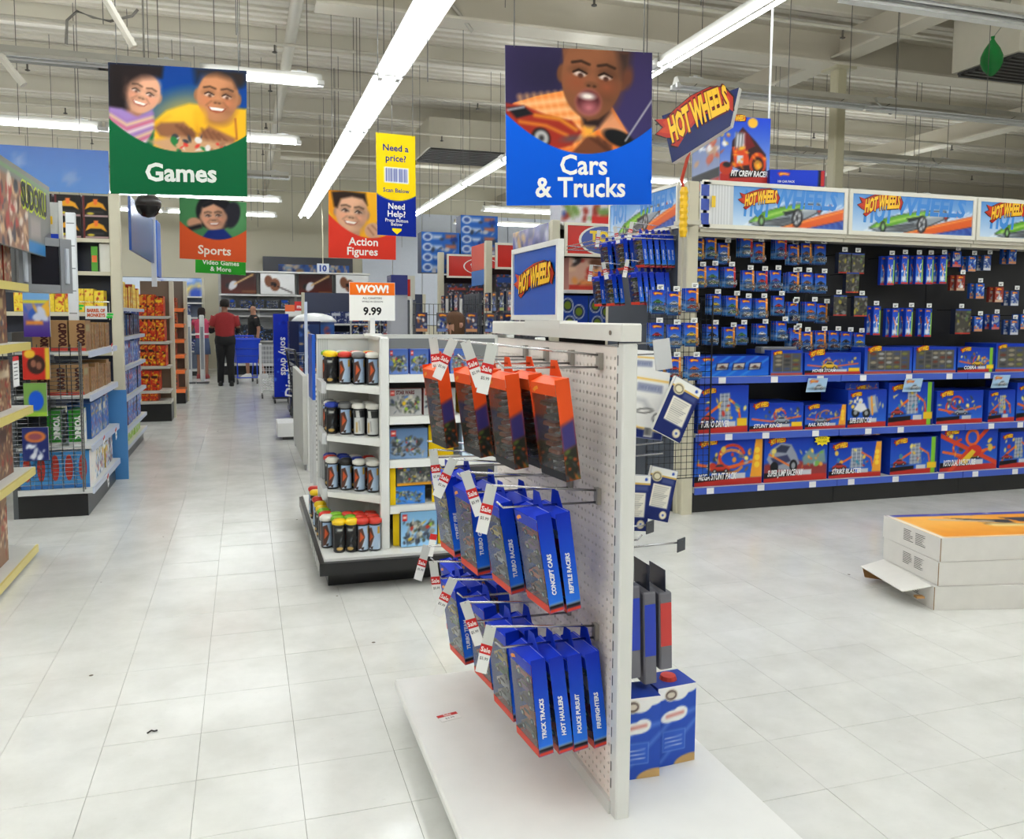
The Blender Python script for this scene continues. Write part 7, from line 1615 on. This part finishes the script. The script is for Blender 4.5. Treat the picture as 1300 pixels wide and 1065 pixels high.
def person(label, loc, rz, H, skin, pose, top, tcol, sleeve, legs, lcol, hair, hcol, shoe, build_=1.0):
    """facing local -y; pose: dict of arms (elbow, hand) and legs (knee, ankle) offsets"""
    t = thing('person', label, 'person', loc, rz); s = H/1.75
    P = lambda x, y, z: (x*s, y*s, z*s)
    J = {'pelvis': (*P(0,0,.95), .13*s*build_, .10*s), 'waist': (*P(0,.0,1.1), .125*s*build_, .095*s), 'chest': (*P(0,0,1.3), .15*s*build_, .11*s), 'neckbase': (*P(0,.01,1.46), .07*s), 'neck': (*P(0,0,1.53), .052*s), 'skull': (*P(0,-.01,1.62), .075*s,.085*s), 'crown': (*P(0,0,1.70), .06*s)}
    E = [('pelvis','waist'),('waist','chest'),('chest','neckbase'),('neckbase','neck'),('neck','skull'),('skull','crown')]
    for sd, n in ((-1,'L'),(1,'R')):
        el, ha = pose['arm'+n]; kn, an = pose['leg'+n]
        J['sh'+n] = (*P(sd*.17*build_,0,1.42), .05*s); J['el'+n] = (*P(*el), .043*s); J['wr'+n] = (*P(*ha), .028*s); E += [('chest','sh'+n),('sh'+n,'el'+n),('el'+n,'wr'+n)]
        d = np.array(ha)-np.array(el); d = d/np.linalg.norm(d); pm = np.array(ha)+d*.07
        J['palm'+n] = (*P(*pm), .036*s, .02*s); E.append(('wr'+n,'palm'+n))
        side = np.cross(d,(0,1,0.3)); side = side/(np.linalg.norm(side)+1e-6)
        for f in range(4):
            b_ = pm+side*(.024-.016*f)+d*.02; J[f'k{f}'+n] = (*P(*b_), .0095*s); J[f't{f}'+n] = (*P(*(b_+d*(.06+.012*(f in (1,2)))+np.array((0,-.012,-.006)))), .0075*s); E += [('palm'+n,f'k{f}'+n),(f'k{f}'+n,f't{f}'+n)]
        th_ = np.array(ha)+d*.03+side*.036; J['th'+n] = (*P(*th_), .0105*s); J['tt'+n] = (*P(*(th_+d*.045+side*.016)), .009*s); E += [('wr'+n,'th'+n),('th'+n,'tt'+n)]
        J['hip'+n] = (*P(sd*.09,0,.90), .088*s); J['kn'+n] = (*P(*kn), .056*s); J['an'+n] = (*P(*an), .038*s); J['toe'+n] = (*P(an[0],an[1]-.13,.03), .034*s); E += [('pelvis','hip'+n),('hip'+n,'kn'+n),('kn'+n,'an'+n),('an'+n,'toe'+n)]
    bd = skinbody('body', J, E, t, SKIN, skin)
    f = MB(); f.lathe([(0,-.012),(.008,-.008),(.008,.008),(0,.012)],P(-.03,-.095,1.635),8,(40,30,26)).lathe([(0,-.012),(.008,-.008),(.008,.008),(0,.012)],P(.03,-.095,1.635),8,(40,30,26)); f.build('eye',SKIN,bd)
    f = MB().add([P(-.014,-.092,1.59),P(.014,-.092,1.59),P(0,-.12,1.595),P(0,-.095,1.64)],[(0,1,2),(0,2,3),(1,3,2)],skin).box(P(-.025,-.094,1.562),P(.025,-.088,1.57),(150,84,76)); f.build('nose',SKIN,bd)
    for sd in (-1,1): MB().loft([(P(sd*.08,.01,1.595),.010*s,.018*s,0),(P(sd*.085,.012,1.62),.013*s,.026*s,0),(P(sd*.084,.01,1.645),.010*s,.02*s,0)],8,skin).build('ear',SKIN,bd,smooth=True)
    # shirt
    b = MB(); bb = build_
    z0 = top
    b.loft([(P(0,.0,z0),.165*s*bb,.125*s,0),(P(0,0,z0+.1),.165*s*bb,.125*s,0),(P(0,0,1.15),.168*s*bb,.122*s,0),(P(0,0,1.3),.19*s*bb,.128*s,0),(P(0,.0,1.40),.20*s*bb,.115*s,0),(P(0,.005,1.455),.145*s*bb,.09*s,0),(P(0,.008,1.49),.075*s,.07*s,0)],16,tcol)
    for sd, n in ((-1,'L'),(1,'R')):
        el = np.array(pose['arm'+n][0]); sh = np.array((sd*.165*bb,0,1.41)); e_ = sh+(el-sh)*sleeve
        b.tube([P(*sh),P(*((sh+e_)/2)),P(*e_)],[.084*s,.076*s,.066*s],10,tcol)
    b.build('shirt',CLOTH,t,smooth=True)
    b = MB()
    for sd, n in ((-1,'L'),(1,'R')):
        kn, an = np.array(pose['leg'+n][0]), np.array(pose['leg'+n][1]); hp = np.array((sd*.085,0,.93))
        if legs == 'long': b.tube([P(*hp),P(*((hp+kn)/2)),P(*kn),P(*((kn+an)/2)),P(*(an+np.array((0,0,-.02))))],[.108*s,.098*s,.075*s,.068*s,.062*s],12,lcol)
        elif legs == 'short': b.tube([P(*hp),P(*((hp+kn)/2)),P(*(kn+np.array((0,0,-.04))))],[.112*s,.105*s,.096*s],12,lcol)
    if legs == 'skirt': b.loft([(P(0,0,.60),.2*s,.17*s,0),(P(0,0,.8),.185*s,.15*s,0),(P(0,0,1.0),.16*s,.125*s,0)],16,lcol)
    else: b.loft([(P(0,0,.84),.175*s*bb,.125*s,0),(P(0,0,.93),.182*s*bb,.132*s,0),(P(0,0,1.03),.165*s*bb,.122*s,0)],16,lcol)
    b.build('trousers' if legs == 'long' else ('shorts' if legs == 'short' else 'skirt'),CLOTH,t,smooth=True)
    if hair:
        b = MB(); b.loft([(P(0,.025,1.60 if hair=='short' else 1.44),.082*s,.07*s,0),(P(0,.022,1.66),.092*s,.095*s,0),(P(0,.012,1.71),.085*s,.095*s,0),(P(0,.006,1.745),.06*s,.07*s,0),(P(0,.005,1.758),.02*s,.03*s,0)],14,hcol); b.build('hair',CLOTH,t,smooth=True)
    for sd, n in ((-1,'L'),(1,'R')):
        an = pose['leg'+n][1]; b = MB(); b.loft([(P(an[0],an[1]-.05,.0),.05*s,.135*s,0),(P(an[0],an[1]-.05,.03),.052*s,.138*s,0),(P(an[0],an[1]-.03,.07),.046*s,.11*s,0),(P(an[0],an[1]+.01,.11),.042*s,.055*s,0)],12,shoe); b.build('shoe',PLAST,t,smooth=True)
    return t
stand = {'legL': ((-.09,-.01,.5),(-.1,.02,.09)), 'legR': ((.09,-.01,.5),(.1,.02,.09))}
E1 = at(287,490,Z=0)
o = person('man seen from behind in a red polo shirt and black trousers in the main aisle', (E1[0],E1[1],0), rad(182), 1.77, (150,104,82), {'armL':((-.26,.0,1.16),(-.19,-.22,1.12)),'armR':((.26,.0,1.16),(.19,-.22,1.12)),**{'legL':((-.09,-.01,.5),(-.11,.05,.09)),'legR':((.09,-.03,.5),(.1,-.08,.09))}}, .98, (156,44,46), .8, 'long', (26,26,28), 'short', (30,24,22), (22,22,24), 1.12)
for sd in (-1,1): MB().tube([(sd*.26,-.0,1.19),(sd*.262,-.02,1.12),(sd*.235,-.1,1.13)],[.058,.056,.045],10,(20,20,22)).build('undersleeve',CLOTH,o,smooth=True)
E2 = at(322,474,Z=0)
person('bald man in a black shirt and dark shorts walking across the aisle', (E2[0],20.2,0), rad(-75), 1.72, (176,128,104), {'armL':((-.22,.02,1.16),(-.2,-.12,.95)),'armR':((.22,.06,1.16),(.2,.02,.92)),'legL':((-.09,-.14,.52),(-.09,-.12,.09)),'legR':((.09,.06,.5),(.09,.22,.12))}, .92, (24,24,26), .75, 'short', (66,68,72), None, (0,0,0), (226,226,226), 1.1)
E3 = at(262,474,Z=0)
o = person('woman in a pink top with white stripe and denim skirt reaching sideways', (E3[0],20.4,0), rad(165), 1.62, (150,104,84), {'armL':((-.26,-.1,1.25),(-.28,-.3,1.3)),'armR':((.3,-.12,1.2),(.46,-.3,1.05)),**stand}, .95, (196,70,100), .35, 'skirt', (70,84,116), 'long', (40,30,28), (150,60,60), .95)
MB().loft([((0,0,1.0),.158,.12,0),((0,0,1.04),.158,.12,0)],16,(226,220,220)).build('waist_stripe',CLOTH,o)
E4 = at(577,400,Y=6.9)
person('brown haired woman looking down behind the white canister display', (E4[0],6.9,0), rad(-60), 1.47, (186,140,116), {'armL':((-.22,-.02,1.17),(-.16,-.22,1.1)),'armR':((.22,-.02,1.17),(.16,-.22,1.1)),**stand}, .95, (70,56,60), .8, 'long', (50,56,80), 'long', (92,64,44), (60,50,46), .9)
